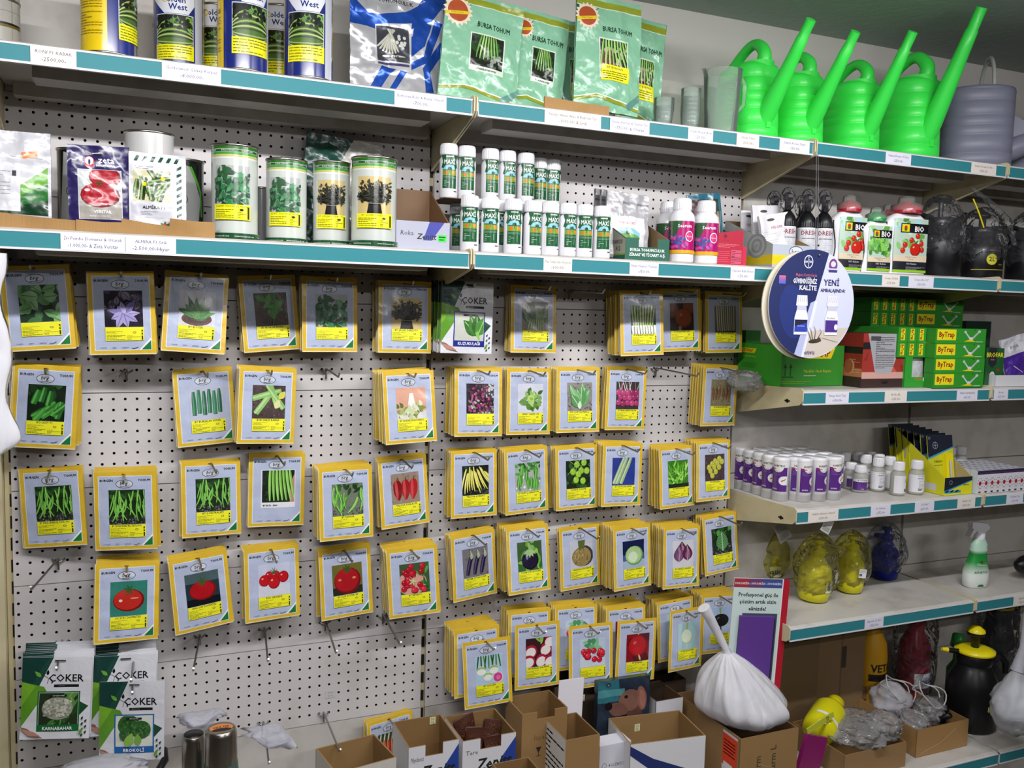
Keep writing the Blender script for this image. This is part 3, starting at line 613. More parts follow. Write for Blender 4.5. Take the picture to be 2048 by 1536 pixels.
def coker_art(kind, name, band, sub):
    CW, CH = .14, .178; a = Art(); X = lambda u: (u - .5) * CW; Y = lambda v: (.5 - v) * CH
    a.rect(X(0), Y(1), X(1), Y(0), 'dfe0e6')
    a.poly([(X(0), Y(0)), (X(.38), Y(0)), (X(.12), Y(.36)), (X(0), Y(.3))], '173f38'); a.poly([(X(.38), Y(0)), (X(.44), Y(0)), (X(.22), Y(.4)), (X(.12), Y(.36))], '204a3e')
    a.poly([(X(0), Y(.3)), (X(.32), Y(.36)), (X(.36), Y(.42)), (X(0), Y(.86))], '5f9a2a'); a.poly([(X(0), Y(.3)), (X(.2), Y(.35)), (X(0), Y(.6))], '78b030')
    a.poly([(X(.75), Y(.5)), (X(.97), Y(.6)), (X(.8), Y(.75))], '1e4c30')
    leaf(a, X(.27), Y(.24), .018, .008, 2.4, '6fae3c'); leaf(a, X(.36), Y(.22), .012, .006, 1.5, '16201c'); a.line([(X(.3), Y(.22)), (X(.38), Y(.26)), (X(.36), Y(.32))], .0012, '16201c')
    a.text('ÇOKER', X(.63), Y(.3), .0165, '15171a', 'c', .07, bold=.04)
    a.rect(X(.46), Y(.365), X(.82), Y(.332), '16201c'); a.lines(X(.5), Y(.358), X(.78), Y(.342), 1, 'd8d8dc', 3, .5)
    a.rect(X(.235), Y(.905), X(.845), Y(.415), band); a.rect(X(.255), Y(.82), X(.825), Y(.43), 'c8cbc4'); picture(a, kind, X(.26), Y(.82), X(.82), Y(.435))
    a.rect(X(.42), Y(.475), X(.66), Y(.45), '14221a'); a.text(sub, X(.54), Y(.47), .0026, 'f0f0f0', 'c', .03)
    a.text(name, X(.54), Y(.882), .0075, 'f4f4f8', 'c', .06, bold=.05)
    a.poly([(X(0), Y(.84)), (X(.1), Y(.86)), (X(.34), Y(.985)), (X(.12), Y(.95))], '8a6454'); a.poly([(X(.0), Y(.86)), (X(.2), Y(.9)), (X(.3), Y(.955)), (X(.12), Y(.95))], 'b88a78')
    for i in range(7): leaf(a, X(.88 + (i % 2) * .05), Y(.97 - i * .035), .008, .004, 1.1, '20382a')
    leaf(a, X(.86), Y(.94), .014, .007, 1.2, '6fae3c', '2c5a20'); a.rect(X(.46), Y(.046), X(.62), Y(.03), '2a2a28')
    return a
def sheet(art, w, h, puff, seed, edge, thick=.0016, gx=.0222, gy=.0223, back='cfcdd0', wr=.0009):
    """a filled paper packet: printed front on a slightly puffed, wrinkled pouch"""
    mb = MB()
    def surf(x, y):
        u = max(-1, min(1, x / (w / 2))); v = max(-1, min(1, y / (h / 2)))
        return puff * (1 - u ** 2) * (1 - v ** 4) * (.5 - .5 * v) + wr * noise.noise(Vector((x * 32, y * 32, seed * 7.3))) * 2
    fn = lambda x, y, l: (x, -(thick / 2 + surf(x, y) + l), y)
    art.emit(mb, fn, gx, gy)
    n = 6
    L = [(-w / 2 + w * i / n, -h / 2) for i in range(n + 1)] + [(w / 2, -h / 2 + h * i / n) for i in range(1, n + 1)] + [(w / 2 - w * i / n, h / 2) for i in range(1, n + 1)] + [(-w / 2, h / 2 - h * i / n) for i in range(1, n)]
    m = len(L); vs = [fn(x, y, 0) for x, y in L] + [(x, thick / 2, y) for x, y in L]
    mb.add(vs, [(i, (i + 1) % m, (i + 1) % m + m, i + m) for i in range(m)], edge); mb.add(vs[m:], [tuple(range(m))], back)
    return mb, surf
# ---------------------------------------------------------------- the room
BX = [-.009, .955, 1.929, 2.668, 3.40]          # bay boundaries along the wall
def slab(name, a, b, m): return struct(name, MB().box(a, b), m)
slab('floor', (-2.4, -5.2, -.06), (5.2, .12, 0), 'floor')
slab('ceiling', (-2.4, -5.2, 2.462), (5.2, .12, 2.52), 'ceil')
slab('wall_back', (-2.4, .06, 0), (5.2, .12, 2.62), 'wall')
slab('wall_left', (-2.46, -5.2, 0), (-2.4, .12, 2.62), 'wall2')
slab('wall_right', (5.2, -5.2, 0), (5.26, .12, 2.62), 'wall2')
slab('wall_front', (-2.4, -5.26, 0), (5.2, -5.2, 2.62), 'wall2')
for i, (tx, ty, tp) in enumerate(TUBES):
    f = MB().box((-.62, -.03, 0), (.62, .03, .035)).box((-.4, -.004, .035), (-.392, .004, .172)).box((.392, -.004, .035), (.4, .004, .172)); t = empty('ceiling_light', (tx, ty, 2.29), 'white batten lamp on the ceiling %s' % ['above the hanging seed packets', 'above the lettuce packets', 'furthest behind the camera', 'furthest right in the room'][i], 'lamp')
    obj('housing', f, 'white', t)
    for s_ in (-1, 1):
        T = Matrix.Translation((-.58, s_ * .018, -.004)) @ Matrix.Rotation(pi / 2, 4, 'Y')
        if 'tubeglow' not in M:
            m, tt, b = nt('tube_glow'); b.inputs['Emission Color'].default_value = (1, .98, .95, 1); b.inputs['Emission Strength'].default_value = 3.0; M['tubeglow'] = m
        obj('lamp_tube', MB().lathe([(.012, 0), (.012, 1.16)], 12, None, T), 'tubeglow', t)

# ---------------------------------------------------------------- perforated panels
def peg_mat():
    m, t, b = nt('perforated_steel'); L = t.links
    tc = t.nodes.new('ShaderNodeTexCoord'); sp = t.nodes.new('ShaderNodeSeparateXYZ'); L.new(tc.outputs['Object'], sp.inputs[0])
    def mth(op, a, b_=None, c_=None):
        n = t.nodes.new('ShaderNodeMath'); n.operation = op
        for i, v in enumerate((a, b_, c_)):
            if v is None: continue
            if isinstance(v, (int, float)): n.inputs[i].default_value = v
            else: L.new(v, n.inputs[i])
        return n.outputs[0]
    def cell(o): return mth('SUBTRACT', mth('FRACT', mth('ADD', mth('DIVIDE', o, .025), .5)), .5)
    u = cell(sp.outputs[0]); v = cell(sp.outputs[2])
    r = mth('SQRT', mth('ADD', mth('MULTIPLY', u, u), mth('MULTIPLY', v, v)))
    inside = mth('MULTIPLY', mth('LESS_THAN', r, .125), mth('MULTIPLY', mth('GREATER_THAN', sp.outputs[2], -.1875), mth('LESS_THAN', sp.outputs[2], .0125)))
    n = t.nodes.new('ShaderNodeTexNoise'); n.inputs['Scale'].default_value = 7; n.inputs['Detail'].default_value = 6; L.new(tc.outputs['Object'], n.inputs[0])
    mr = t.nodes.new('ShaderNodeMapRange'); mr.inputs[1].default_value = .55; mr.inputs[2].default_value = .8; L.new(n.outputs[0], mr.inputs[0])
    x1 = t.nodes.new('ShaderNodeMix'); x1.data_type = 'RGBA'; x1.inputs[6].default_value = (*lin('cfcbca'), 1); x1.inputs[7].default_value = (*lin('b9b4b0'), 1); L.new(mr.outputs[0], x1.inputs[0])
    x2 = t.nodes.new('ShaderNodeMix'); x2.data_type = 'RGBA'; x2.inputs[7].default_value = (.006, .005, .004, 1); L.new(inside, x2.inputs[0]); L.new(x1.outputs[2], x2.inputs[6])
    L.new(x2.outputs[2], b.inputs['Base Color']); b.inputs['Roughness'].default_value = .45
    sv = mth('SUBTRACT', .5, mth('MULTIPLY', inside, .5)); L.new(sv, b.inputs['Specular IOR Level'])
    return m
M['peg'] = peg_mat()
PER = 8.6812 * .025
SH_B = [2.009, 1.668, 1.335, 1.001, .663]        # bottom of the front strip of each shelf
TOP = [z + .040 for z in SH_B]                   # upper surface of each shelf
FY = -.30
HB = .036
def bracket(x, zt, depth, hb, s):
    """side cheek: tall at the wall, low at the front"""
    return [(.0, zt - .006), (-depth + .004, zt + .006), (-depth - .004, zt - .0), (-depth - .004, zt - .03), (-depth + .010, zt - .042), (-.012, zt - hb), (0, zt - hb)]
ZBASE = .30
unit_labels = ['perforated shelving bay with melon tins along its top shelf', 'perforated shelving bay carrying the white green-label bottles', 'plain-backed shelving bay with five stocked shelves of sprayers and traps', 'narrow end shelving bay cut by the right edge of the photo']
def shelf_board(parent, x0, x1, zt, depth, nose=True):
    s = obj('shelf', MB(), 'shelf', parent) if False else None
    mb = MB(); y1 = -.004; f = -depth
    prof = [(y1, zt), (f + .008, zt), (f, zt - .004), (f - .0015, zt - .010), (f + .004, zt - .011), (f + .004, zt - .039), (f + .012, zt - .039), (f + .012, zt - .022), (y1, zt - .022)]
    mb.prism(prof, x0, x1, 0)
    mb.box((x0 + .07, f + .085, zt - .045), (x1 - .07, f + .16, zt - .022)); mb.box((x0 + .02, -.05, zt - .05), (x1 - .02, -.008, zt - .022))
    o = obj('shelf', mb, 'shelf', parent)
    st = MB().box((x0, f - .0015, zt - .0395), (x1, f + .0035, zt - .0045)); st.box((x0, f - .004, zt - .0405), (x1, f - .0015, zt - .0365)); st.box((x0, f - .004, zt - .0075), (x1, f - .0015, zt - .0045))
    obj('label_rail', st, 'stripw', o)
    obj('teal_strip', MB().box((x0 + .002, f - .003, zt - .0365), (x1 - .002, f - .0016, zt - .0075)), 'strip', o)
    return o
for i in range(4):
    x0, x1 = BX[i], BX[i + 1]
    u = empty('shelving_unit', ((x0 + x1) / 2, 0, 0), unit_labels[i], 'shelving'); ux = (x0 + x1) / 2
    def rel(mb):
        mb.v = [(v[0] - ux, v[1], v[2]) for v in mb.v]; return mb
    if i < 2:
        for k in range(0, 7):
            zt = 2.0 - k * PER
            p = obj('back_panel', MB().box((-.0125 + .004, .0, -.2015), (x1 - x0 - .0165, .018, .0135)), 'peg', u)
            p.location = (x0 - ux + .0135 - (.0045 if i == 0 else .0), 0, zt)
            if i == 1: p.location.x = .9691 - ux
        obj('header_panel', rel(MB().box((x0 + .006, 0, 2.0155), (x1 - .006, .018, 2.238))), 'shelf', u)
        obj('plinth_panel', rel(MB().box((x0 + .006, 0, .05), (x1 - .006, .018, 2.0 - 7 * PER + .0135))), 'shelf', u)
    else:
        z = .06; hs = [.35, .32, .36, .36, .36, .36, .34]
        for h in hs:
            obj('back_panel', rel(MB().box((x0 + .006, 0, z), (x1 - .006, .018, min(2.238, z + h - .003)))), 'shelf', u); z += h
            if z > 2.2: break
    xs = [x0] if i else [x0]
    if i == 3: xs = [x0, x1]
    for X in xs:
        mb = MB().box((X - .014, .012, 0), (X + .014, .05, 2.238), 'cfc39c')
        for k in range(44): mb.box((X - .0045, .0108, .06 + k * .05), (X + .0045, .0125, .089 + k * .05), '14110c')
        obj('upright', rel(mb), 'card', u)
    for k, zt in enumerate(TOP):
        if i < 2 and k > 1: break
        sh = shelf_board(u, x0 - ux + .007, x1 - ux - .007, zt, -FY)
        for sx, xx in ((1, x0 + .0015), (-1, x1 - .0045)):
            hb = .125 if k == 0 else .095
            br = MB().prism(bracket(0, zt, -FY + .003, hb, sx), xx - ux, xx - ux + .003, 0)
            bo = obj('bracket', br, 'cream', sh)
            if i == 2 and sx == 1 and k > 1:
                cr = MB()
                for dy, dz in ((0, 0), (.007, 0), (-.007, 0), (0, .003), (0, -.003)): cr.box((xx - ux - .0006, FY + .055 + dy - .0035, zt - .034 + dz - .0025), (xx - ux, FY + .055 + dy + .0035, zt - .034 + dz + .0025))
                obj('cross_slot', cr, 'dark', bo)
    # base shelf
    dp = .42 if i >= 2 else .40
    shelf_board(u, x0 - ux + .004, x1 - ux - .004, .265 if i >= 2 else ZBASE, dp)
    obj('kick_board', rel(MB().box((x0 + .004, -dp + .03, 0), (x1 - .004, -dp + .05, .21 if i >= 2 else ZBASE - .055))), 'shelf', u)
# cream end post and door frame at the far left
obj('end_post', MB().box((-.075, -.02, 0), (-.024, .05, 2.238)), 'cream'); tag(bpy.data.objects['end_post'], 'cream steel post closing the left end of the shelving', 'post')
# ---------------------------------------------------------------- seed packets on hooks
# kind of picture, words on the sticker, plain description, (x, y, z, rx, ry, rz), packets behind
PK = [
 ('basil', '', 'green basil leaves', (.060, -.100, 1.555, -.03, -.07, -.117), 7),
 ('purple_basil', '', 'purple basil', (.222, -.125, 1.548, 0, -.03, -.142), 9),
 ('cress', 'BT BU-TER', 'a pot of garden cress', (.371, -.118, 1.552, -.12, .06, -.090), 8),
 ('rocket', 'BT BU-ROK ROKA', 'rocket on brown soil', (.540, -.058, 1.553, -.06, -.07, .10), 4),
 ('parsley', '', 'flat parsley sprigs', (.677, -.084, 1.553, -.05, 0, .039), 4),
 ('dill', 'BT ÇİÇEK DEREOTU', 'dark dill in a pot', (.863, -.084, 1.551, -.08, .01, -.06), 6),
 ('gherkin', 'ROCKEY F1', 'knobbly pickling cucumbers', (.067, -.075, 1.342, -.08, .04, -.28), 5),
 ('cucumber', 'BT BURSALFA HIYAR', 'six smooth cucumbers', (.396, -.045, 1.332, -.05, -.06, .10), 4),
 ('courgette', 'BUR SAKIZ KABAK', 'pale courgettes on soil', (.530, -.090, 1.337, -.05, .05, .10), 7),
 ('marul', 'BT BURSALUNGO MARUL', 'a pale lettuce heart on pink', (.870, -.115, 1.330, -.1, -.04, .03), 9),
 ('curly', 'BT İNCE SİVRİ KIL TATLI 016', 'thin curly peppers', (.076, -.035, 1.113, -.02, -.06, -.28), 1),
 ('curly', 'BT İNCE SİVRİ KIL TATLI 016', 'thin curly peppers', (.224, -.075, 1.104, -.02, -.02, -.24), 6),
 ('curly', 'BT DORUKALEM', 'thin curly peppers', (.409, -.045, 1.114, -.04, -.01, .0), 3),
 ('gbean', '', 'long green beans in a hand', (.560, -.040, 1.125, -.03, .02, -.03), 2),
 ('thinpep', 'BT DEMOK', 'slim green peppers on the plant', (.718, -.095, 1.094, -.06, -.02, .03), 7),
 ('redpep', 'YALOVA YAĞLIK 28', 'three red peppers', (.876, -.055, 1.105, -.06, -.05, .12), 5),
 ('tomA', 'SC 2121 DOMATES', 'a tomato on teal', (.224, -.085, .896, -.08, .03, .03), 7),
 ('tomB', 'ANCON DOMATES', 'a crimson tomato on slate', (.384, -.065, .896, -.03, -.08, .16), 5),
 ('plum', 'RİO GRANDE', 'five plum tomatoes', (.548, -.055, .898, -.06, -.01, .12), 5),
 ('tomC', 'H. 2274 DOMATES', 'a large tomato on olive', (.730, -.050, .880, -.02, -.05, .06), 4),
 ('cherry', 'BT BEYBITO', 'a handful of cherry tomatoes', (.896, -.085, .876, -.05, -.06, -.09), 6),
 ('carrot', '', 'a row of carrots', (.855, -.030, .408, -.05, 0, .27), 4),
 ('chard', 'BT YEŞİM PAZI', 'dark green chard', (1.227, -.055, 1.551, -.06, .01, .0), 4),
 ('leek', 'BT BURSALIM YAZLIK PIRASA', 'leeks side by side', (1.531, -.107, 1.548, -.04, -.04, -.06), 6),
 ('onion', 'BT KANTARTOPU', 'brown onions', (1.681, -.070, 1.558, -.04, -.04, -.06), 4),
 ('asparagus', 'BT YERLİ BÖRÜLCE', 'pale stalks in a row', (1.837, -.063, 1.554, -.05, -.02, .03), 4),
 ('lollo', '', 'frilly purple lettuce', (1.067, -.075, 1.334, -.1, .02, .0), 6),
 ('lettuce', 'GREAT LAKES 118', 'a round green lettuce', (1.224, -.045, 1.329, -.06, .02, .04), 3),
 ('romaine', 'BT ULUPULE MARUL', 'an upright cos lettuce', (1.365, -.062, 1.333, -.06, 0, .0), 5),
 ('redonion', 'BT FRENK KIRMIZI MACAR', 'red onions in rows', (1.526, -.045, 1.332, -.03, .03, .04), 5),
 ('brownbean', 'BT BURSA BOYOZ', 'brown bean pods on sand', (1.823, -.077, 1.339, 0, .02, .10), 5),
 ('yellowbean', 'YALOVA ÇORBACI', 'thin yellow peppers', (1.069, -.050, 1.114, -.06, 0, .05), 5),
 ('greenpep', 'BT YALIM 12 ÇARLİSTON', 'hanging green peppers', (1.217, -.060, 1.117, -.04, -.04, .08), 4),
 ('dolma', 'KANDİL DOLMA', 'round green stuffing peppers', (1.376, -.048, 1.114, -.06, -.02, .03), 3),
 ('marrow', 'BT ACUR ŞALGAMSI', 'long marrows on blue', (1.509, -.068, 1.119, -.06, .04, .06), 5),
 ('herb', 'BT MAYDANOZ', 'bright green herb blades', (1.692, -.070, 1.103, -.08, -.01, .14), 4),
 ('yellowtom', 'BT BURCERİZ', 'small yellow tomatoes', (1.818, -.072, 1.116, -.06, 0, .12), 6),
 ('longaub', 'KEMER 27 PATLICAN', 'three long aubergines', (1.071, -.060, .895, -.03, -.06, .14), 5),
 ('aubergine', 'TOPAK 374 PATLICAN', 'one fat aubergine', (1.218, -.085, .905, -.14, 0, .12), 7),
 ('celeriac', 'CANAKKALE KÖK KEREVİZ', 'a celeriac root', (1.400, -.038, .882, -.06, -.03, .09), 1),
 ('cabbage', 'BT BAFRA LAHANA', 'a pale cabbage on blue', (1.537, -.095, .885, -.08, -.01, .13), 9),
 ('radicchio', 'BT KIRMIZI LAHANA', 'three purple radicchio heads', (1.701, -.098, .872, -.08, .03, .08), 10),
 ('kale', 'BT KARA LAHANA', 'one broad green leaf', (1.866, -.060, .888, -.07, -.06, .09), 4),
 ('kohlrabi', 'BT GÜLCİN', 'green kohlrabi with a pink slice', (1.092, -.122, .622, -.05, -.05, -.06), 0),
 ('kohlrabi', 'BT GÜLCİN', 'green kohlrabi with a pink slice', (1.072, -.095, .645, -.06, 0, .08), 7),
 ('turnip', 'BT BURSAL (SALMAN)', 'red and white radishes', (1.246, -.100, .640, -.06, .0, -.02), 0),
 ('turnip', 'BT BURSAL (SALMAN)', 'red and white radishes', (1.234, -.070, .666, -.1, .05, .08), 6),
 ('radish', '', 'a bunch of red radishes', (1.404, -.115, .623, -.05, -.02, -.08), 0),
 ('radish', '', 'a bunch of red radishes', (1.376, -.075, .665, -.1, .03, .0), 4),
 ('beet', 'BT BURPAN', 'one crimson beetroot', (1.543, -.125, .623, -.05, .05, .05), 0),
 ('beet', 'BT BURPAN', 'one crimson beetroot', (1.528, -.090, .651, -.08, .03, .03), 9),
 ('wradish', 'BT BEYAZ BOMBA', 'a white radish on teal', (1.717, -.115, .631, -.06, .05, .18), 0),
 ('wradish', 'BT BEYAZ BOMBA', 'a white radish on teal', (1.704, -.080, .650, -.06, -.03, .08), 8),
 ('bradish', 'BT ANTEP KARASI', 'a black radish', (1.856, -.085, .651, -.07, .03, .0), 8),
]
sheets = {}; n_pk = 0
def packet_mesh(kind, title, white=False):
    key = (kind, title)
    if key not in sheets:
        mb, sf = sheet(packet_art(kind, title, True, white), PW, PH, .005, len(sheets) + 1, 'd8b860')
        me = mesh('seed_packet', mb, 'print'); st = None
        if not white:
            sb = MB(); sticker_art(title).emit(sb, lambda x, y, l: (x, -(.0008 + sf(x, y) + l + .0022), y), .0222, .0223)
            st = mesh('price_sticker', sb, 'card')
        sheets[key] = (me, st)
    return sheets[key]
def hook(x, z, L, label, dx=0):
    mb = MB()
    mb.tube([(-.0125, .004, .002), (-.0125, -.004, .001), (-.004, -.008, -.004), (.004, -.008, -.004), (.0125, -.004, .001), (.0125, .004, .002)], .0019, 6)
    mb.tube([(0, -.006, -.022), (0, -.008, -.004), (0, -.006, .004), (0, -.012, .004), (dx * L * .5, -L * .5, .0), (dx * L, -L + .014, -.004), (dx * L, -L + .002, .006)], .0024, 8)
    return tag(obj('pegboard_hook', mb, 'wire', None, (x, 0, z)), label, 'hook', 'wire hooks on the perforated panels')
rows = {1.55: 'top row', 1.33: 'second row', 1.11: 'third row', .89: 'fourth row', .65: 'fifth row', .41: 'bottom row'}
extra = {10: ', leftmost one', 11: ', thick middle stack', 12: ', nearest the bean packet'}
hang = {}
for idx, (kind, title, desc, (x, y, z, rx, ry, rz), nb) in enumerate(PK):
    R = random.Random(idx + 11); white = kind == 'gbean'
    me, st = packet_mesh(kind, title if kind != 'gbean' else 'BT BUR - SAN', white)
    z = z; y = min(y, -.022); E0 = Euler((rx, ry, rz)); hp = Vector((x, y, z)) + E0.to_matrix() @ Vector((0, 0, .081))
    first = nb == 0 and idx < len(PK)
    o = obj('seed_packet', me, 'print', None, (x, y, z), (rx, ry, rz))
    lead = 'foremost on the hook tip' if nb == 0 else 'front of its stack' + extra.get(idx, '')
    if nb and kind in ('kohlrabi', 'turnip', 'radish', 'beet', 'wradish'): lead = 'just behind the foremost'
    tag(o, 'seed packet picturing %s, %s' % (desc, lead), 'seed packet')
    if st: obj('price_sticker', st, 'card', o)
    for k in range(nb):
        d = min(.0125, (abs(y) - .012) / (nb + .5)) * (k + 1)
        e = Euler((rx * (1 - .1 * k) + R.uniform(-.03, .03), ry + R.uniform(-.03, .03), rz * (.85 if abs(rz) < .2 else .6) + R.uniform(-.045, .045)))
        h = Vector((hp.x * .5 + hp.x * .5 + R.uniform(-.002, .002), hp.y + d, hp.z + R.uniform(-.001, .002)))
        c = o.copy(); C.objects.link(c); c.location = h - e.to_matrix() @ Vector((0, 0, .081)); c.rotation_euler = e; n_pk += 1
        c['label'] = 'packet picturing %s behind the front one%s' % (desc, extra.get(idx, '')); c['group'] = 'packets behind the one with %s%s' % (desc, extra.get(idx, ''))
        if st and k < 2:
            s2 = o.children[0].copy(); C.objects.link(s2); s2.parent = c
    hang.setdefault((round(hp.x, 1), round(hp.z, 1)), []).append((hp, desc, abs(y)))
done = set()
for key, L in hang.items():
    hp, desc, yy = max(L, key=lambda t: t[2]); mean = sum(q[0].x for q in L) / len(L)
    hook(hp.x, hp.z + .001, max(.16, yy + .055) if yy > .05 else .15, 'wire hook carrying the packets that picture %s%s' % (desc, extra.get([p[2] for p in PK].index(desc), '') if desc != 'thin curly peppers' else ' at height %s' % key[0]), R.uniform(-.03, .03))
# the hooks left empty
for (px, py, tx, ty), lab in (((254, 741, 236, 757), 'empty wire hook between the pickling cucumber and the six-cucumber packets'), ((652, 740, 680, 757), 'empty wire hook right of the pale courgette packets'),
        ((118, 1118, 62, 1182), 'empty wire hook low on the left under the curly pepper packet'), ((272, 1290, 262, 1296), 'empty hook hidden under the tomato on teal'), ((400, 1270, 388, 1350), 'empty wire hook under the crimson tomato packets'),
        ((529, 1256, 538, 1334), 'empty wire hook under the plum tomato packets'), ((650, 1243, 675, 1313), 'empty wire hook under the olive-backed tomato packets'), ((765, 1229, 803, 1299), 'empty wire hook under the cherry tomato packets'),
        ((647, 1425, 682, 1508), 'long empty wire hook standing over the leftmost carton'), ((527, 1444, 540, 1528), 'wire hook holding a knotted white carrier bag'), ((1137, 583, 1212, 577), 'empty wire hook between the chard and leek packets'),
        ((1310, 738, 1400, 748), 'empty wire hook between the red onion and brown bean packets')):
    a = at(px, py, Y=0); best = min((abs((at(tx, ty, X=a.x + u * .01).z - a.z)), u) for u in range(-5, 6)) if False else None
    L = .215 if py > 1100 or px > 1000 else .17
    e = at(tx, ty, Y=-L)
    hook(a.x, a.z, L, lab, (e.x - a.x) / L)
# larger white-and-green packets
def coker(kind, name, band, sub):
    mb, sf = sheet(coker_art(kind, name, band, sub), .14, .178, .004, 91, 'd8d8e0'); return mesh('white_seed_packet', mb, 'print')
CK = [('sorrel', 'KUZUKULAĞI', '1f2a8c', 'SORREL', 'sorrel leaves', (1.012, -.125, 1.553, -.02, .02, .06), 8, 0), ('cauli', 'KARNABAHAR', '1a6a34', 'CAULIFLOWER', 'a cauliflower', (.082, -.125, .712, -.08, .04, -.22), 9, 1), ('brokoli', 'BROKOLİ', '1c64a8', 'BROCCOLI', 'broccoli', (.232, -.135, .640, -.06, 0, -.30), 0, 2), ('brokoli', 'BROKOLİ', '1c64a8', 'BROCCOLI', 'broccoli', (.213, -.105, .690, -.08, .02, -.14), 9, 3)]
for kind, name, band, sub, desc, (x, y, z, rx, ry, rz), nb, q in CK:
    me = coker(kind, name, band, sub); R = random.Random(q + 5); E0 = Euler((rx, ry, rz)); hp = Vector((x, y, z)) + E0.to_matrix() @ Vector((0, 0, .08))
    o = tag(obj('seed_packet', me, 'print', None, (x, y, z), (rx, ry, rz)), 'white and green seed packet picturing %s, %s' % (desc, ['front of its stack', 'front of its stack', 'hanging lowest and foremost', 'just behind the lowest one'][q]), 'seed packet')
    for k in range(nb):
        d = .0095 * (k + 1) + .004; e = Euler((rx + R.uniform(-.03, .03), ry, rz * .6 + R.uniform(-.08, .08)))
        c = o.copy(); C.objects.link(c); c.location = hp + Vector((R.uniform(-.003, .003), d, R.uniform(-.002, .003))) - e.to_matrix() @ Vector((0, 0, .08)); c.rotation_euler = e
        c['label'] = 'white and green seed packet picturing %s, behind the front of its stack' % desc; c['group'] = 'white packets stacked behind the one with %s' % desc
    if q != 3: hook(hp.x, hp.z + .001, abs(y) + .05, 'wire hook carrying the white and green %s packets' % desc, 0)
# ---------------------------------------------------------------- makers for tins, bottles, cartons, pouches
Z1, Z2, Z3, Z4, Z5, Z6 = TOP + [.265]
def cylx(p0, p1, py, Y):
    a = at(p0, py, Y=Y); b = at(p1, py, Y=Y); return (a.x + b.x) / 2, (b.x - a.x) / 2 * .93
def face(x, y): return math.atan2(x - CAM.x, y - CAM.y + 0) and -math.atan2(x - CAM.x, -(CAM.y - y))   # turn that points a front at the aisle
def tin(label, group, x, y, z, r, h, art, name='seed_tin', turn=0, lid='steel', sink=0, cat='tin'):
    t = empty(name, (x, y, z), label, cat, group, (0, 0, turn))
    mb = MB(); n = 40; mb.lathe([(r - .001, .002), (r, .004), (r, h - .004), (r - .001, h - .002)], n, 'b9bcbc', None, 1, False)
    art.emit(mb, bend_cyl(r), 2 * pi * r / n); obj('body', mb, 'tin', t)
    rm = MB().lathe([(r - .001, 0), (r + .0016, .001), (r + .0016, .004), (r - .0005, .005)], n).lathe([(r - .0005, h - .005), (r + .0016, h - .004), (r + .0018, h), (r - .001, h), (r - .003, h - .004 - sink), (0.0001, h - .004 - sink)], n, None, None, 1, False)
    obj('lid', rm, lid, t)
    return t
def melon_art(r, h, wide=1.0):
    a = Art(); C2 = pi * r; a.rect(-C2, 0, C2, h, 'e8c81a'); k = r / .052
    a.rect(-.062 * k, 0, .075 * k, h, '1c2a78'); a.rect(.045 * k, .0, .07 * k, h, 'c9ccd6'); a.poly([(.07 * k, 0), (.12 * k, 0), (.07 * k, .05)], '1c2a78'); a.poly([(.07 * k, 0), (.1 * k, .0), (.13 * k, .05), (.07 * k, .05)], '1c2a78')
    a.poly([(-.05 * k, h - .002), (.044 * k, h - .002), (.044 * k, h - .03), (.03 * k, h * .71), (-.02 * k, h * .71), (-.05 * k, h - .02)], 'dfe2ea')
    a.text('Golden', -.002 * k, h * .84, .0125, '1c2a78', 'c', .056 * k, bold=.05); a.ell(-.018 * k, h * .87, .006, .006, 'd8c060'); a.ell(-.018 * k, h * .87, .0035, .0035, 'dfe2ea')
    a.text('West', .008 * k, h * .755, .0125, '1c2a78', 'c', .038 * k, bold=.05)
    a.rect(-.041 * k, h * .2, .041 * k, h * .705, 'd8dce0'); picture(a, 'melon', -.0395 * k, h * .2, .0395 * k, h * .695)
    a.rect(-.041 * k, h * .17, .041 * k, h * .345, 'ece61e'); a.lines(-.038 * k, h * .18, .036 * k, h * .335, 5, '4a4a20', 5, .35)
    a.lines(.08 * k, h * .45, .13 * k, h * .9, 9, '9a8a20', 6, .3); a.lines(-.125 * k, h * .2, -.07 * k, h * .66, 16, 'a08a1c', 8, .3)
    a.text('GARDEN', -.1 * k, h * .7, .004, '3a3010'); a.ell(-.075 * k, h * .62, .004, .004, '1c1c1c'); a.ell(-.075 * k, h * .62, .0022, .0022, 'e8c81a')
    return a
def herb_art(r, h, kind, title):
    a = Art(); c = pi * r; a.rect(-c, 0, c, h, 'c6ccc6'); a.rect(-c, h * .945, c, h, '2a6a1e'); a.rect(-c, h * .915, c, h * .94, '1c5a24'); a.rect(-c, h * .885, c, h * .912, '4a9a3a'); a.rect(-c, h * .862, c, h * .88, 'c8c05a'); a.rect(-c, h * .845, c, h * .86, 'e4e6e0')
    for i in range(7): a.text('BURSA TOHUM', -c * .9 + i * c * .28, h * .92, .0035, 'e8ece8', 'c', .026)
    w = r * .78; picture(a, kind, -w, h * .36, w, h * .77); a.rect(-w, h * .2, w, h * .36, 'f0ec1c'); a.text(title, 0, h * .33, .0042, '15150c', 'c', w * 1.7)
    a.lines(-w * .9, h * .215, w * .1, h * .315, 5, '4a4a20', 2, .35); a.lines(w * .3, h * .215, w * .75, h * .29, 4, '4a4a20', 3, .35); a.ell(w * .5, h * .305, .004, .0025, '303010'); a.rect(w * .82, h * .21, w * .93, h * .34, '30300c')
    a.rect(-c, 0, c, h * .06, '184a2a'); 
    for i in range(6): a.text('www.bursaseed.com', -c * .85 + i * c * .34, h * .02, .0035, 'e8ece8', 'c', .04)
    return a
BT_BG = {}
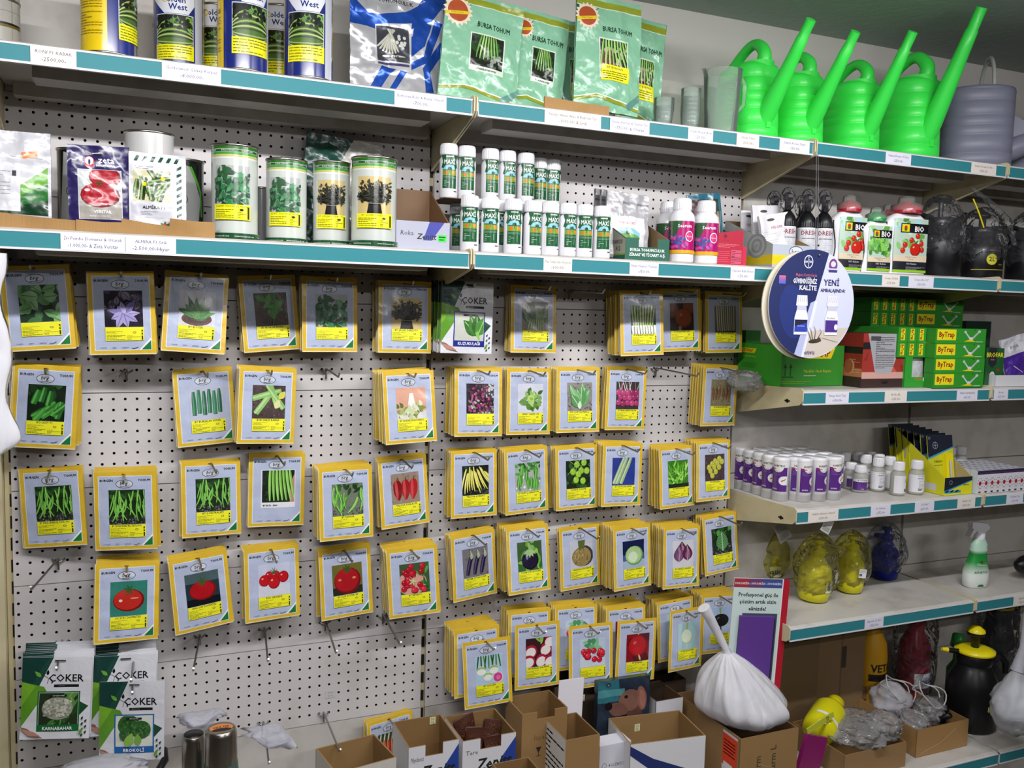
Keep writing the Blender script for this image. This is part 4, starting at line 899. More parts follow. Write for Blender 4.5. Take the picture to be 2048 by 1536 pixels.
def bottle_profile(r, h, neck=.72, cap=.2, sh=.10, cr=.92):
    """body profile and cap profile for a round bottle"""
    hb = h * (1 - cap); b = [(.001, 0), (r * .92, .0), (r, .003), (r, hb * (1 - sh * 1.4)), (r * .97, hb * (1 - sh)), (r * (neck + .12), hb * (1 - sh * .45)), (r * neck, hb - .002), (r * neck, hb)]
    c = [(r * cr, hb - h * .005), (r * cr * 1.02, hb + .002), (r * cr, h - .003), (r * cr * .93, h), (.001, h)]
    return b, c
def ribbed(mb, r, z0, z1, n=28, d=.0007, T=None, col=None):
    vs = []; m = n * 2
    rings = []
    for z, k in ((z0, 1), (z1, .97)): rings.append([((r * k + (d if i % 2 else 0)) * cos(2 * pi * i / m), (r * k + (d if i % 2 else 0)) * sin(2 * pi * i / m), z) for i in range(m)])
    mb.loft(rings, col, T, False, False); return mb
def bottle(label, group, x, y, z, r, h, art, zl, cat='bottle', name='bottle', turn=0, body='white', capm='white', prof=None, capk=None, lay='tin'):
    t = empty(name, (x, y, z), label, cat, group, (0, 0, turn)); b, c = prof or bottle_profile(r, h)
    obj('body', MB().lathe(b, 28), body, t)
    cm = MB().lathe(c, 28); ribbed(cm, c[1][0], c[0][1] + .003, c[2][1] - .001); obj('cap', cm, capm, t)
    if art:
        mb = MB(); art.emit(mb, lambda X, Y, H: ((r + .0004 + H) * sin(X / r), -(r + .0004 + H) * cos(X / r), Y + zl), 2 * pi * r / 28); obj('label', mb, lay, t)
    return t
def carton(name, label, cat, x0, x1, y0, z0, d, h, col, front=None, left=None, top=None, group=None, m='card', rot=None, thick=None):
    """closed box whose front-left-bottom corner is given; art faces are centred"""
    w = x1 - x0; mb = MB().box((0, 0, 0), (w, d, h), col)
    if front: front.emit(mb, lambda X, Y, H: (X + w / 2, -H, Y))
    if left: left.emit(mb, lambda X, Y, H: (-H, -X + d / 2, Y))
    if top: top.emit(mb, lambda X, Y, H: (X + w / 2, Y + d / 2, h + H))
    o = obj(name, mb, m, None, (x0, y0, z0), rot); return tag(o, label, cat, group)
def hollow(mb, w, d, h, t, out, inn, notch=None, slope=None, right=None):
    """open carton: notch = (x0, x1, depth) cut in the front wall; slope = front wall height for slanted side walls"""
    hf = slope if slope else h
    fr = [(0, 0), (w, 0), (w, hf)] + ([(notch[1], hf), (notch[1], hf - notch[2]), (notch[0], hf - notch[2]), (notch[0], hf)] if notch else []) + [(0, hf)]
    n = len(fr)
    def wall(poly, a, b, ax, cout, cin):
        # two skins and the rim
        def p3(p, q): return (p[0], q, p[1]) if ax == 1 else (q, p[0], p[1])
        m = len(poly)
        mb.add([p3(p, a) for p in poly], [tuple(range(m))], cout); mb.add([p3(p, b) for p in poly], [tuple(range(m))[::-1]], cin)
        mb.add([p3(p, a) for p in poly] + [p3(p, b) for p in poly], [(i, (i + 1) % m, (i + 1) % m + m, i + m) for i in range(m)], inn)
    wall(fr, 0, t, 1, out, inn); wall([(0, 0), (w, 0), (w, h), (0, h)], d, d - t, 1, out, inn)
    sd = [(t, 0), (d - t, 0), (d - t, h), (t, hf)]
    wall(sd, 0, t, 0, out, inn); wall(sd, w, w - t, 0, right or out, inn); mb.box((t, t, 0), (w - t, d - t, t), inn)
    return mb
def blob(rx, ry, rz, amp, seed, nu=28, nv=18, fr=9, flat_b=True, T=None, waist=None, mb=None):
    mb = mb or MB(); rings = []
    for j in range(nv + 1):
        ph = pi * (j + .15) / (nv + .3); ring = []
        for i in range(nu):
            th = 2 * pi * i / nu; p = Vector((sin(ph) * cos(th), sin(ph) * sin(th), -cos(ph)))
            k = 1 + amp * noise.noise(p * 2.2 + Vector((seed, 0, 0))) + amp * .6 * noise.noise(p * fr + Vector((0, seed, 0)))
            if waist: k *= waist(-cos(ph))
            q = Vector((p.x * rx * k, p.y * ry * k, p.z * rz * (1 + amp * .3 * noise.noise(p * 3))))
            if flat_b: q.z = max(q.z, -rz * .93)
            ring.append(q)
        rings.append(ring)
    return mb.loft(rings, None, T)
def pouch(label, p0, p1, ptop, Y, zs, art_fn, m='foil', cat='pouch', name='seed_pouch', tilt=-.05, roll=0, puff=.022, seed=1, edge='8fb8a0', back='8fb8a0', group=None, turn=0, pm=None, wr=.0035):
    pm = pm or (ptop + 60); a = at(p0, pm, Y=Y); b = at(p1, pm, Y=Y); w = b.x - a.x; h = at((p0 + p1) / 2, ptop, Y=Y).z - zs
    art = art_fn(w, h); mb, sf = sheet(art, w, h, puff, seed, edge, .006, w / 9, h / 11, back, wr)
    return tag(obj(name, mb, m, None, ((a.x + b.x) / 2, Y, zs + h / 2 + .001), (tilt, roll, turn)), label, cat, group)

# ---------------------------------------------------------------- top shelf, first bay: melon tins
for i, (p0, p1, Y, turn, lab) in enumerate([(165, 273, -.235, 1.15, 'yellow seed tin turned with its yellow small-print side out, standing alone'), (310, 408, -.135, -.25, 'navy melon seed tin standing back behind the shelf edge, second from left'),
        (398, 482, -.085, -.3, 'melon seed tin mostly hidden, rearmost, left of the front pair'), (437, 536, -.235, .25, 'melon seed tin in front with a yellow stripe on its left side'), (520, 602, -.085, -.3, 'melon seed tin peeping out between the two front tins'), (567, 668, -.240, -.30, 'rightmost melon seed tin, silver stripe and yellow side showing')]):
    x, r = cylx(p0, p1, 90, Y); r = .051
    tin(lab, None, x, Y + .0, Z1 + .001, r, .172 if i < 3 else .19, melon_art(r, .172 if i < 3 else .19), turn=turn)
x, r = cylx(-40, 26, 60, -.17); a = Art(); a.rect(-.3, 0, .3, .12, 'd4d0c8'); a.rect(-.3, .045, .3, .05, '8a7a34'); a.rect(-.3, .05, .3, .054, '2a2a28'); a.rect(-.3, .075, .3, .076, '9a968c')
tin('white tin with thin gold bands, cut by the left edge of the photo', None, x, -.17, Z1 + .001, .042, .10, a)
tag(obj('cloth_bundle', blob(.035, .03, .012, .3, 5), mat('olive_cloth', '6a6f52', .9), None, (.06, -.14, Z1 + .011)), 'small olive bundle lying beside the gold-banded tin', 'bundle')
# pouches on the top shelf
def silver_art(w, h):
    a = Art(); X = lambda u: (u - .5) * w; Y = lambda v: (.5 - v) * h
    a.rect(X(0), Y(1), X(1), Y(0), 'c4c4c8'); B = '1f4fb0'
    a.poly([(X(0), Y(.0)), (X(.06), Y(0)), (X(.06), Y(.2)), (X(.2), Y(.32)), (X(.0), Y(.34))], B); a.line([(X(0), Y(.36)), (X(.3), Y(.38)), (X(.6), Y(.34)), (X(.8), Y(.24)), (X(1), Y(.0))], .028, B, .05)
    a.line([(X(.78), Y(.32)), (X(.72), Y(.5)), (X(.55), Y(.64)), (X(.35), Y(.8)), (X(.22), Y(1))], .04, B, .02); a.line([(X(.95), Y(.3)), (X(.8), Y(.65)), (X(.55), Y(.78)), (X(.4), Y(1))], .02, B, .012); a.line([(X(1), Y(.5)), (X(.8), Y(.75)), (X(.85), Y(.95))], .02, B)
    a.text('TOHUMCULUK', X(.48), Y(.2), .0085, '1a1a1c', 'c', w * .5, bold=.04); a.text('BURSA', X(.48), Y(.14), .014, '1a1a1c', 'c', w * .4, bold=.04)
    a.poly([(X(.26), Y(.4)), (X(.64), Y(.36)), (X(.62), Y(.8)), (X(.24), Y(.76))], 'dadadc'); picture(a, 'whitebean', X(.27), Y(.72), X(.61), Y(.41)); a.text('Belin', X(.44), Y(.69), .008, '16161a', 'c', bold=.04); a.rect(X(.27), Y(.755), X(.6), Y(.735), '5a5080')
    return a
pouch('silver and blue foil seed pouch with a picture of white beans', 700, 886, -38, -.20, Z1, silver_art, 'silver', seed=3, edge='a8a8ac', back='a8a8ac', puff=.03, wr=.006, pm=80)
pouch('dark silver pouch standing behind the blue and silver one', 715, 892, -20, -.10, Z1, lambda w, h: (lambda a: (a.rect(-w / 2, -h / 2, w / 2, h / 2, '8a8c90'), a.rect(w * .3, -h / 2, w / 2, h / 2, '1f4fb0'), a)[2])(Art()), 'silver', seed=4, edge='77777a', back='77777a', pm=80)
def mint_art(kind, sticker, cap):
    def f(w, h):
        a = Art(); X = lambda u: (u - .5) * w; Y = lambda v: (.5 - v) * h; a.rect(X(0), Y(1), X(1), Y(0), '86bd9b')
        a.rect(X(0), Y(.095), X(1), Y(.035), '8f9a28'); a.rect(X(0), Y(.1), X(1), Y(.093), 'd8ecd8')
        a.poly([(X(0), Y(.1)), (X(.16), Y(.1)), (X(.04), Y(.22)), (X(0), Y(.22))], '1c5a3a'); a.poly([(X(.14), Y(.1)), (X(.34), Y(.1)), (X(.1), Y(.26)), (X(.04), Y(.26))], '5f8f84'); a.line([(X(.3), Y(.1)), (X(.14), Y(.24))], .0015, 'e8f4ec')
        n = 18; P = []
        for i in range(2 * n): R_ = (.026 if i % 2 else .021) * w / .14; P.append((X(.16) + R_ * cos(pi * i / n), Y(.19) + R_ * sin(pi * i / n)))
        a.poly(P, 'e8d8c0'); a.ell(X(.16), Y(.19), .018 * w / .14, .018 * w / .14, 'b0502c', n=24); a.poly([(X(.0), Y(.215)), (X(.3), Y(.175)), (X(.3), Y(.205)), (X(.0), Y(.245))], 'e0c828'); a.text('BURSA TOHUM', X(.15), Y(.215), .003, '7a3a10', 'c', w * .2, rot=.12)
        a.text('BURSA TOHUM', X(.62), Y(.3), .0125, '10301f', 'c', w * .62, sx=.7, bold=.05)
        a.rect(X(.33), Y(.72), X(.78), Y(.36), 'd8e2d4'); picture(a, kind, X(.345), Y(.67), X(.765), Y(.372))
        if sticker: a.rect(X(.35), Y(.74), X(.79), Y(.6), 'ece61e'); a.text('BT BURMAN', X(.56), Y(.635), .006, '15150c', 'c', w * .3); a.lines(X(.37), Y(.73), X(.75), Y(.65), 4, '4a4a20', 4, .35)
        else: a.text(cap, X(.55), Y(.705), .0038, '15201c', 'c', w * .36, bold=.04)
        a.line([(X(0), Y(.92)), (X(.3), Y(.88)), (X(.6), Y(.91)), (X(1), Y(.95))], .008, '8f9a28'); a.line([(X(0), Y(.905)), (X(.3), Y(.865)), (X(.6), Y(.895)), (X(1), Y(.935))], .002, 'e8f4ec')
        a.poly([(X(.75), Y(.93)), (X(1), Y(.8)), (X(1), Y(.86)), (X(.85), Y(.96))], '5f8f84')
        return a
    return f
pouch('mint green seed pouch at the left of the five, pictured with long beans', 884, 1040, -8, -.235, Z1, mint_art('beans', 0, 'BT BAĞLAYAN AYŞE'), seed=6, roll=.09, pm=100)
pouch('smaller mint green seed pouch overlapped by its left neighbour', 1024, 1130, 24, -.215, Z1, mint_art('beans', 0, 'BT ALMAN AYŞE'), seed=7, roll=.10, pm=120)
pouch('dark-shaded mint pouch leaning far back between two front ones', 1112, 1190, 44, -.12, Z1, mint_art('borlotti', 1, ''), seed=8, pm=120)
pouch('mint green seed pouch with beans and a yellow sticker, tallest and foremost', 1150, 1280, -4, -.255, Z1 + .012, mint_art('borlotti', 1, ''), seed=9, roll=.03, puff=.028, pm=110)
pouch('mint green seed pouch at the right of the five, behind the stickered one', 1238, 1325, 36, -.16, Z1, mint_art('borlotti', 1, ''), seed=10, roll=.09, pm=120)
def ledge(name, label, p0, p1, pt, pb, Y, lean=.0, th=.004, m='kraft', z=None, left=None):
    a = at(p0, (pt + pb) / 2, Y=Y); b = at(p1, (pt + pb) / 2, Y=Y); z0 = z if z is not None else at(p0, pb, Y=Y).z; z1 = at(p0, pt, Y=Y).z; z2 = at(p1, (left or pt), Y=Y).z if left else z1
    mb = MB().prism([(a.x, z0), (b.x, z0), (b.x, z2), ((a.x * .4 + b.x * .6), (z1 + z2) / 2 - .002), (a.x, z1)], Y, Y + th, 1); return tag(obj(name, mb, m), label, 'cardboard')
ledge('cardboard_strip', 'corrugated cardboard strip in front of the mint pouches', 1090, 1220, 192, 222, -.292, z=Z1, left=213)
ledge('cardboard_strip', 'longest cardboard strip at the left end of the second shelf', -20, 152, 421, 444, -.290, z=Z2, left=440)
ledge('cardboard_strip', 'cardboard strip in front of the purple tomato pouch', 153, 244, 438, 455, -.293, z=Z2, left=444)
ledge('cardboard_strip', 'cardboard strip in front of the white cucumber pouch, sloping', 244, 341, 436, 462, -.293, z=Z2, left=452)
ledge('cardboard_strip', 'cardboard strip leaning by the first parsley tin', 341, 431, 436, 468, -.293, z=Z2, left=444)
# measuring cups and jug
def cup(label, x, y, z, r0, r1, h, n=1, name='measuring_cup', grp=None):
    mb = MB()
    for k in range(n): mb.lathe([(r0 * .9, k * .008), (r0, k * .008 + .002), (r1, h + k * .008), (r1 - .0012, h + k * .008), (r0 - .0012, k * .008 + .003)], 28, None, None, 1, False)
    for k in range(6): mb.box((-.006 + .0, -r1 - .0005 + (r1 - r0) * (1 - k / 6) * .9, h * (.25 + k * .1)), (.004, -r1 + .001 + (r1 - r0) * (1 - k / 6) * .9, h * (.25 + k * .1) + .0012))
    return tag(obj(name, mb, 'clear', None, (x, y, z)), label, 'measuring cup', grp)
x, r = cylx(1304, 1352, 220, -.25)
for k in range(3): cup('small clear measuring cup in the short nested stack', x, -.25, Z1 + .001 + k * .011, .021, .027, .045, 1, 'measuring_cup', 'short stack of small cups')
x, r = cylx(1359, 1404, 220, -.24)
for k in range(6): cup('small clear measuring cup in the taller nested stack beside the jug', x, -.24, Z1 + .001 + k * .011, .022, .026, .048, 1, 'measuring_cup', 'taller stack of small cups')
x, r = cylx(1402, 1488, 180, -.235); jug = empty('measuring_jug', (x, -.235, Z1 + .001), 'large clear measuring jug with a handle, left of the green watering cans', 'jug')
cup_b = MB().lathe([(.038, 0), (.042, .003), (.05, .158), (.0515, .162), (.050, .162), (.0405, .004)], 36, None, None, 1, False); cup_b.prism([(-.062, .162), (-.048, .162), (-.05, .14)], -.008, .008, 1)
for k in range(9): cup_b.box((-.014, -.0465 - k * .0008, .03 + k * .013), (-.002, -.0445 - k * .0008, .0315 + k * .013))
obj('jug_body', cup_b, 'clear', jug); obj('handle', MB().tube([(.046, 0, .148), (.062, 0, .15), (.072, 0, .135), (.07, 0, .085), (.056, 0, .066), (.045, 0, .062)], .0055, 8), 'clear', jug)

# ---------------------------------------------------------------- watering cans
def watering_can(label, x, y, z, L, W_, h, spout, m='lgreen', turn=0, big=False, hoop=False):
    """spout points along -Y; L deep, W_ wide, h high to the shoulder"""
    t = empty('watering_can', (x, y, z), label, 'watering can', None, (0, 0, turn)); a, b = W_ / 2, L / 2; mb = MB(); rings = []; n = 36
    zs = [0, .004, .012, .16, .165, .17, .38, .385, .395, .5, .505, .515, .62, .625, .635, .8, .805, .815, .93, .97, 1.0]
    for q in zs:
        k = .9 if q == 0 else .95 if q == .004 else 1.0
        if q in (.165, .385, .505, .625, .805): k = .986
        k *= 1 - .07 * q if not hoop else 1.0
        if q == .97: k *= .96
        if q == 1.0: k *= .86
        e = .75; rings.append([(a * k * math.copysign(abs(cos(2 * pi * i / n)) ** e, cos(2 * pi * i / n)), b * k * math.copysign(abs(sin(2 * pi * i / n)) ** e, sin(2 * pi * i / n)), q * h) for i in range(n)])
    if hoop: mb.loft(rings[:-1], None, None, False); 
    else: mb.loft(rings)
    obj('body', mb, m, t)
    sy, sz = spout; tip = Vector((0, -b - sy, sz)); base = Vector((0, -b * .72, h * .2)); d = tip - base
    rb, rt = a * .36, a * .24
    pts = [base + d * k for k in (0, .15, .3, .5, .7, .84, .85, 1.0)]; rr = [rb * .9, rb, rb * .92, rb * .78, rb * .66, rb * .6, rb * .52, rb * .52]
    sp = MB().tube(pts, rr, 16, None, None, False); sp.tube([tip - d.normalized() * .001, tip], [rb * .5, rb * .36], 16, None, None, False)
    u = d.normalized(); sp.tube([tip, tip - u * .03], [rb * .36, rb * .34], 12, None, None, True)
    # web between spout and body
    k2 = base + d * .58; web = [(-b * .9, h * .1), (-b * 1.02, h * .14), (base.y + d.y * .2, base.z + d.z * .2 - .01), (k2.y, k2.z), (-b - .008, h * .66), (-b * .9, h * .7)]
    sp.prism(web, -a * .1, a * .1, 0); obj('spout', sp, m, t)
    if not hoop:
        hp = [(0, -b * .62, h * .97), (0, -b * .70, h * 1.13), (0, -b * .42, h * 1.27), (0, -b * .05, h * 1.29), (0, b * .5, h * 1.16), (0, b * 1.12, h * .93), (0, b * 1.3, h * .72), (0, b * 1.15, h * .5), (0, b * .92, h * .42)]
        cu = []; 
        for i in range(len(hp) - 1):
            p0, p1, p2, p3 = [Vector(hp[max(0, min(len(hp) - 1, i + q))]) for q in (-1, 0, 1, 2)]
            for s_ in (0, .25, .5, .75): cu.append(.5 * ((2 * p1) + (p2 - p0) * s_ + (2 * p0 - 5 * p1 + 4 * p2 - p3) * s_ ** 2 + (3 * p1 - p0 - 3 * p2 + p3) * s_ ** 3))
        cu.append(Vector(hp[-1])); m_ = len(cu); obj('handle', MB().tube(cu, [a * .30 - a * .10 * min(1, i / 10) for i in range(m_)], 14), m, t)
        col = MB().loft([[(a * .62 * cos(2 * pi * i / 20), -b * .3 + b * .62 * sin(2 * pi * i / 20), hh) for i in range(20)] for hh in (h * .93, h * 1.03)]); obj('collar', col, m, t)
    else:
        th = [(a * .92 * cos(q), -b * .25, h * .93 + a * 1.0 * sin(q) * (1.15 if sin(q) > 0 else 1)) for q in [pi * i / 14 for i in range(15)]]
        obj('carry_hoop', MB().tube(th, .006, 8), 'lgrey', t)
        obj('handle', MB().tube([(0, b * .9, h * .85), (0, b * 1.3, h * .8), (0, b * 1.45, h * .6), (0, b * 1.3, h * .38), (0, b * .95, h * .3)], .013, 10), m, t)
        obj('rim', MB().lathe([(a * 1.01, h * .93), (a * 1.04, h * .95), (a * 1.02, h * .985), (a * .93, h * .985), (a * .93, h * .93)], 36, None, None, b / a, False), m, t)
    return t
def wcan(label, pl, pr, ptip, Y, h, L, W_, m='lgreen', turn=0, **k):
    x = (at(pl, 200, Y=Y).x + at(pr, 200, Y=Y).x) / 2
    # put the spout tip on the ray through its pixel
    best = None
    for i in range(60):
        sy = .02 + i * .005; p = at(ptip[0], ptip[1], Y=Y - L / 2 - sy); e = abs(p.x - x)
        if best is None or e < best[0]: best = (e, sy, p.z)
    return watering_can(label, x, Y, Z1 + .001, L, W_, h, (best[1], best[2] - Z1), m, turn, **k)
wcan('lime green watering can, leftmost, partly behind the clear jug', 1432, 1555, (1624, 40), -.165, .20, .19, .138)
wcan('lime green watering can, second from left', 1528, 1640, (1712, 64), -.165, .19, .19, .138)
wcan('lime green watering can, third from left, just right of the bracket', 1638, 1757, (1826, 64), -.165, .195, .19, .138)
wcan('largest lime green watering can, next to the slate grey one', 1752, 1870, (1966, 16), -.155, .235, .21, .16, big=True)
x = (at(1880, 200, Y=-.17).x + at(2030, 200, Y=-.17).x) / 2
watering_can('big slate grey watering can with a pale hoop handle', x, -.165, Z1 + .001, .21, .20, .245, (.20, .15), 'grey', .9, hoop=True)
watering_can('slate grey watering can at the right edge of the top shelf', x + .225, -.16, Z1 + .001, .19, .175, .17, (.18, .14), 'grey', .5, hoop=True)

# ---------------------------------------------------------------- second shelf, first bay
def wp_art(w, h):
    a = Art(); X = lambda u: (u - .5) * w; Y = lambda v: (.5 - v) * h; a.rect(X(0), Y(1), X(1), Y(0), 'c9c9cf')
    a.poly([(X(.55), Y(.85)), (X(.55), Y(.6)), (X(.96), Y(.35)), (X(.96), Y(.85))], '5fa020'); a.poly([(X(.5), Y(.85)), (X(.5), Y(.72)), (X(.96), Y(.52)), (X(.96), Y(.85))], '2a7030'); a.poly([(X(.1), Y(.86)), (X(.96), Y(.7)), (X(.96), Y(.86))], '143a24')
    a.rect(X(.1), Y(.83), X(.62), Y(.3), 'd4d4da'); a.line([(X(.02), Y(.26)), (X(.9), Y(.27))], .0012, '77777c'); a.text('ALTAY', X(.3), Y(.37), .005, '222222'); a.lines(X(.12), Y(.75), X(.5), Y(.4), 9, '77777c', 2, .15); a.rect(X(.52), Y(.47), X(.57), Y(.41), '444448')
    a.poly([(X(.63), Y(.22)), (X(.83), Y(.19)), (X(.84), Y(.26)), (X(.65), Y(.28))], 'e87a20'); a.text('Seminis', X(.62), Y(.96), .008, '2a4a34', 'c'); a.ell(X(.42), Y(.93), .008, .008, '2a6a3a'); a.ell(X(.42), Y(.93), .0065, .0065, 'c9c9cf'); a.text('Seed Zone', X(.2), Y(.12), .004, '4a4a50')
    return a
pouch('wide white seed pouch with an orange price tag at the far left', -60, 103, 261, -.235, Z2, wp_art, 'foil', seed=12, edge='bcbcc2', back='a8a8ac', puff=.02)
def can_dark(label, p0, p1, py, Y, h, cols, nm='seed_tin', turn=0, lid='steel'):
    x, r = cylx(p0, p1, py + 40, Y); a = Art(); c = pi * r; h = at((p0 + p1) / 2, py, Y=Y).z - Z2
    if cols == 'white':
        a.rect(-c, 0, c, h, 'd2d2d0'); 
        for i in range(14): leaf(a, -.03 + i * .0045, h * .62, .02, .006, 1.2 + (i % 3) * .3, '2a5a3c')
    else:
        a.rect(-c, 0, c, h, '0e1311'); a.poly([(-r * .9, h * .1), (r * .7, h * .1), (r * .9, h * .5), (r * .3, h * .9), (-r * .6, h * .95)], '9a9c9a'); a.line([(r * .3, h * .9), (r * .9, h * .6), (r * 1.0, h * .3)], .006, '4a9a2a'); a.ell(-r * .1, h * .5, .012, .012, '1e1e1e'); a.ell(-r * .1, h * .5, .0105, .0105, '9a9c9a'); a.ell(0, .02, .03, .012, '2c6a24')
    return tin(label, None, x, Y, Z2 + .001, r, at((p0 + p1) / 2, py, Y=Y).z - Z2, a, turn=turn, lid=lid)
can_dark('dark tin with a green arc, left of the purple pouch', 112, 188, 300, -.11, .135, 'dark')
can_dark('black and grey tin showing right of the white cucumber pouch', 322, 412, 322, -.12, .135, 'dark')
can_dark('tall white tin standing behind the white cucumber pouch', 246, 353, 268, -.10, .165, 'white')
def zeta_art(w, h):
    a = Art(); X = lambda u: (u - .5) * w; Y = lambda v: (.5 - v) * h; a.rect(X(0), Y(1), X(1), Y(0), '2a2258'); a.ell(X(.5), Y(.1), .012, .0035, '0c0a14'); a.line([(X(.4), Y(.095)), (X(.52), Y(.09))], .002, 'c8c4d0')
    a.ell(X(.35), Y(.2), .0095, .012, 'c02038'); a.ell(X(.35), Y(.185), .0075, .0085, 'ecebf2'); a.ell(X(.35), Y(.2), .002, .006, '2a2258'); a.text('zeta', X(.62), Y(.21), .0125, 'f0eff6', 'c', w * .32, bold=.03); a.text('tohumculuk', X(.61), Y(.255), .0052, 'f0eff6', 'c', w * .32, bold=.03)
    a.rect(X(.16), Y(.89), X(.86), Y(.29), 'd8d8e0'); picture(a, 'bigtom', X(.17), Y(.885), X(.85), Y(.295)); a.text('VERSTAR', X(.54), Y(.82), .0055, 'f4f4f8', 'c', bold=.05); a.text('PEMBE DOMATES', X(.5), Y(.865), .0035, 'f4f4f8', 'c', w * .55); a.text('SEEDS TOHUM TOHUM GRAINES', X(.52), Y(.97), .0038, 'd8d8e8', 'c', w * .8); return a
pouch('deep purple seed pouch with a big pink-red tomato', 137, 262, 292, -.262, Z2 + .006, zeta_art, 'foil', seed=13, edge='2a2258', back='2a2258', puff=.018, roll=-.02, pm=370)
def almira_art(w, h):
    a = Art(); X = lambda u: (u - .5) * w; Y = lambda v: (.5 - v) * h; a.rect(X(0), Y(1), X(1), Y(0), 'd9d9de')
    for i in range(6): a.poly([(X(.08 + i * .14), Y(.11)), (X(.13 + i * .14), Y(.04)), (X(.19 + i * .14), Y(.04)), (X(.14 + i * .14), Y(.11))], '17493a')
    for i in range(9): a.poly([(X(.83), Y(.17 + i * .085)), (X(.92), Y(.13 + i * .085)), (X(.92), Y(.17 + i * .085)), (X(.83), Y(.21 + i * .085))], '17493a')
    a.rect(X(.04), Y(.82), X(.74), Y(.15), 'cfcfd8'); P = (X(.07), Y(.62), X(.72), Y(.22)); picture(a, 'cukes', *P); a.text('ALMİRA F1', X(.42), Y(.71), .0062, '15151a', 'c', w * .42, bold=.04); a.lines(X(.2), Y(.79), X(.62), Y(.73), 3, '8a8a90', 1, .2); a.lines(X(.1), Y(.21), X(.7), Y(.16), 2, '8a8a90', 1, .25)
    for k in (-.02, 0, .02): leaf(a, X(.62), Y(.93), .012, .006, 1.57 + k * 40, '2a7a40')
    a.ell(X(.62), Y(.9), .003, .003, 'c84030'); a.ell(X(.16), Y(.9), .008, .006, '9a9aa0'); a.ell(X(.16), Y(.9), .006, .0045, 'd9d9de'); a.text('SEED TOHUM GRAINE', X(.45), Y(.98), .0028, '303038', 'c', w * .6); return a
pouch('white seed pouch with green striped edge and a bowl of cucumbers', 259, 373, 308, -.265, Z2 + .004, almira_art, 'foil', seed=14, edge='c8c8cc', back='c0c0c4', puff=.016, pm=380)
for p0, p1, ptop, Y, kind, ti, lab in ((420, 520, 287, -.235, 'parsley', 'B.DEMET İTALYAN İRİ YAPRAK', 'tall pale tin with parsley picture, nearest the cucumber pouch'), (530, 617, 315, -.19, 'parsley', 'B.DEMET İTALYAN İRİ YAPRAK', 'parsley picture tin set back, second of the four tins'),
        (625, 703, 320, -.185, 'dill', 'BT ÇİÇEK DEREOTU', 'dark dill picture tin set back, third of the four tins'), (702, 796, 311, -.24, 'dill', 'BT ÇİÇEK DEREOTU', 'dark dill picture tin standing in front, beside the open carton')):
    x, r = cylx(p0, p1, ptop + 60, Y); h = at((p0 + p1) / 2, ptop + 3, Y=Y - r * .6).z - Z2; tin(lab, None, x, Y, Z2 + .001, r, h, herb_art(r, h, kind, ti), turn=-.22)
x, r = cylx(505, 545, 400, -.10); a = Art(); a.rect(-.2, 0, .2, .13, 'c4c4c6'); tin('plain pale tin just visible between the two parsley tins', None, x, -.09, Z2 + .001, .03, .13, a)
pouch('dark green and white pouch propped behind the dill tins', 604, 758, 276, -.06, Z2 + .0, lambda w, h: (lambda a: (a.rect(-w / 2, -h / 2, w / 2, h / 2, 'aaa89e'), a.poly([(-w / 2, -h / 2), (-w / 2, h / 2), (w * .1, h / 2), (-w * .1, h * .2), (-w * .2, -h / 2)], '0f3f33'), a)[2])(Art()), 'foil', seed=15, edge='0f3f33', back='0f3f33', roll=.1)
# small open carton with a torn front
a0 = at(793, 470, Y=-.262); a1 = at(900, 480, Y=-.262); w_ = a1.x - a0.x
mb = hollow(MB(), w_, .15, .15, .003, 'a9abbc', '7a5a3a', slope=.062)
fa = Art(); fa.poly([(w_ * .62, .062), (w_ * .9, .062), (w_ * .66, .02), (w_ * .5, .02)], '3a3f9a'); fa.text('Zenitt', w_ * .56, .022, .013, '17201c', 'c', w_ * .36, shear=.2, bold=.05); fa.text('Roka', w_ * .2, .03, .011, '3a3a44', 'c', shear=.1); fa.rect(w_ * .78, .018, w_ * .94, .034, '3fd04a'); fa.lines(w_ * .8, .02, w_ * .92, .032, 2, '1a4a1c', 2, .4)
fa.emit(mb, flat); tag(obj('carton', mb, 'card', None, (a0.x, -.262, Z2 + .001)), 'small open grey-white carton with high sloping sides on the second shelf', 'carton')

# ---------------------------------------------------------------- second shelf, second bay
def maxi_art(r, k=1.0):
    a = Art(); w = r * .98; a.rect(-w * .82, .022, w * .82, .07, '1c5a34'); a.poly([(-w, .1), (w, .1), (w * .8, .085), (w, .07), (-w, .07), (-w * .8, .085)], '1c5a34')
    a.poly([(-w * .8, .066), (w * .8, .066), (w * .75, .062), (w * .5, .075), (0, .078), (-w * .5, .075)], '8cc8dc'); a.rect(-w * .8, .052, w * .8, .064, '7a9a30'); a.ell(-w * .35, .058, .004, .004, 'd86a20', n=8); a.ell(w * .5, .059, .005, .0045, 'd88a30', n=8); a.ell(0, .068, .005, .004, '1c4a20', n=8); a.rect(-.0006, .058, .0006, .066, '3a2a1a')
    a.text('MAXİ', 0, .079, .0105, 'f0f4f0', 'c', w * 1.25, bold=.03); a.lines(-w * .4, .094, w * .4, .098, 1, 'e0e8e0', 2, .6)
    a.lines(-w * .6, .026, 0, .042, 4, 'a8c8b0', 3, .3); a.rect(w * .3, .028, w * .34, .043, 'a8c8b0'); a.lines(-w * .7, .045, w * .7, .05, 2, 'a8c8b0', 4, .25); a.lines(w * 1.25, .03, w * 1.7, .09, 12, '8a8a90', 5, .3); a.rect(w * .5, .014, w * .9, .016, '3a3a40')
    return a
r_ = .0222; proto = bottle('white bottle', 'front row of white green-label bottles', 0, 0, 0, r_, .128, maxi_art(r_), 0)
bt_x = [940, 981, 1027, 1066, 1101, 1136, 1169, 1205]; turns = [-.3, -.3, -.25, .1, .0, .05, -.2, -.25]
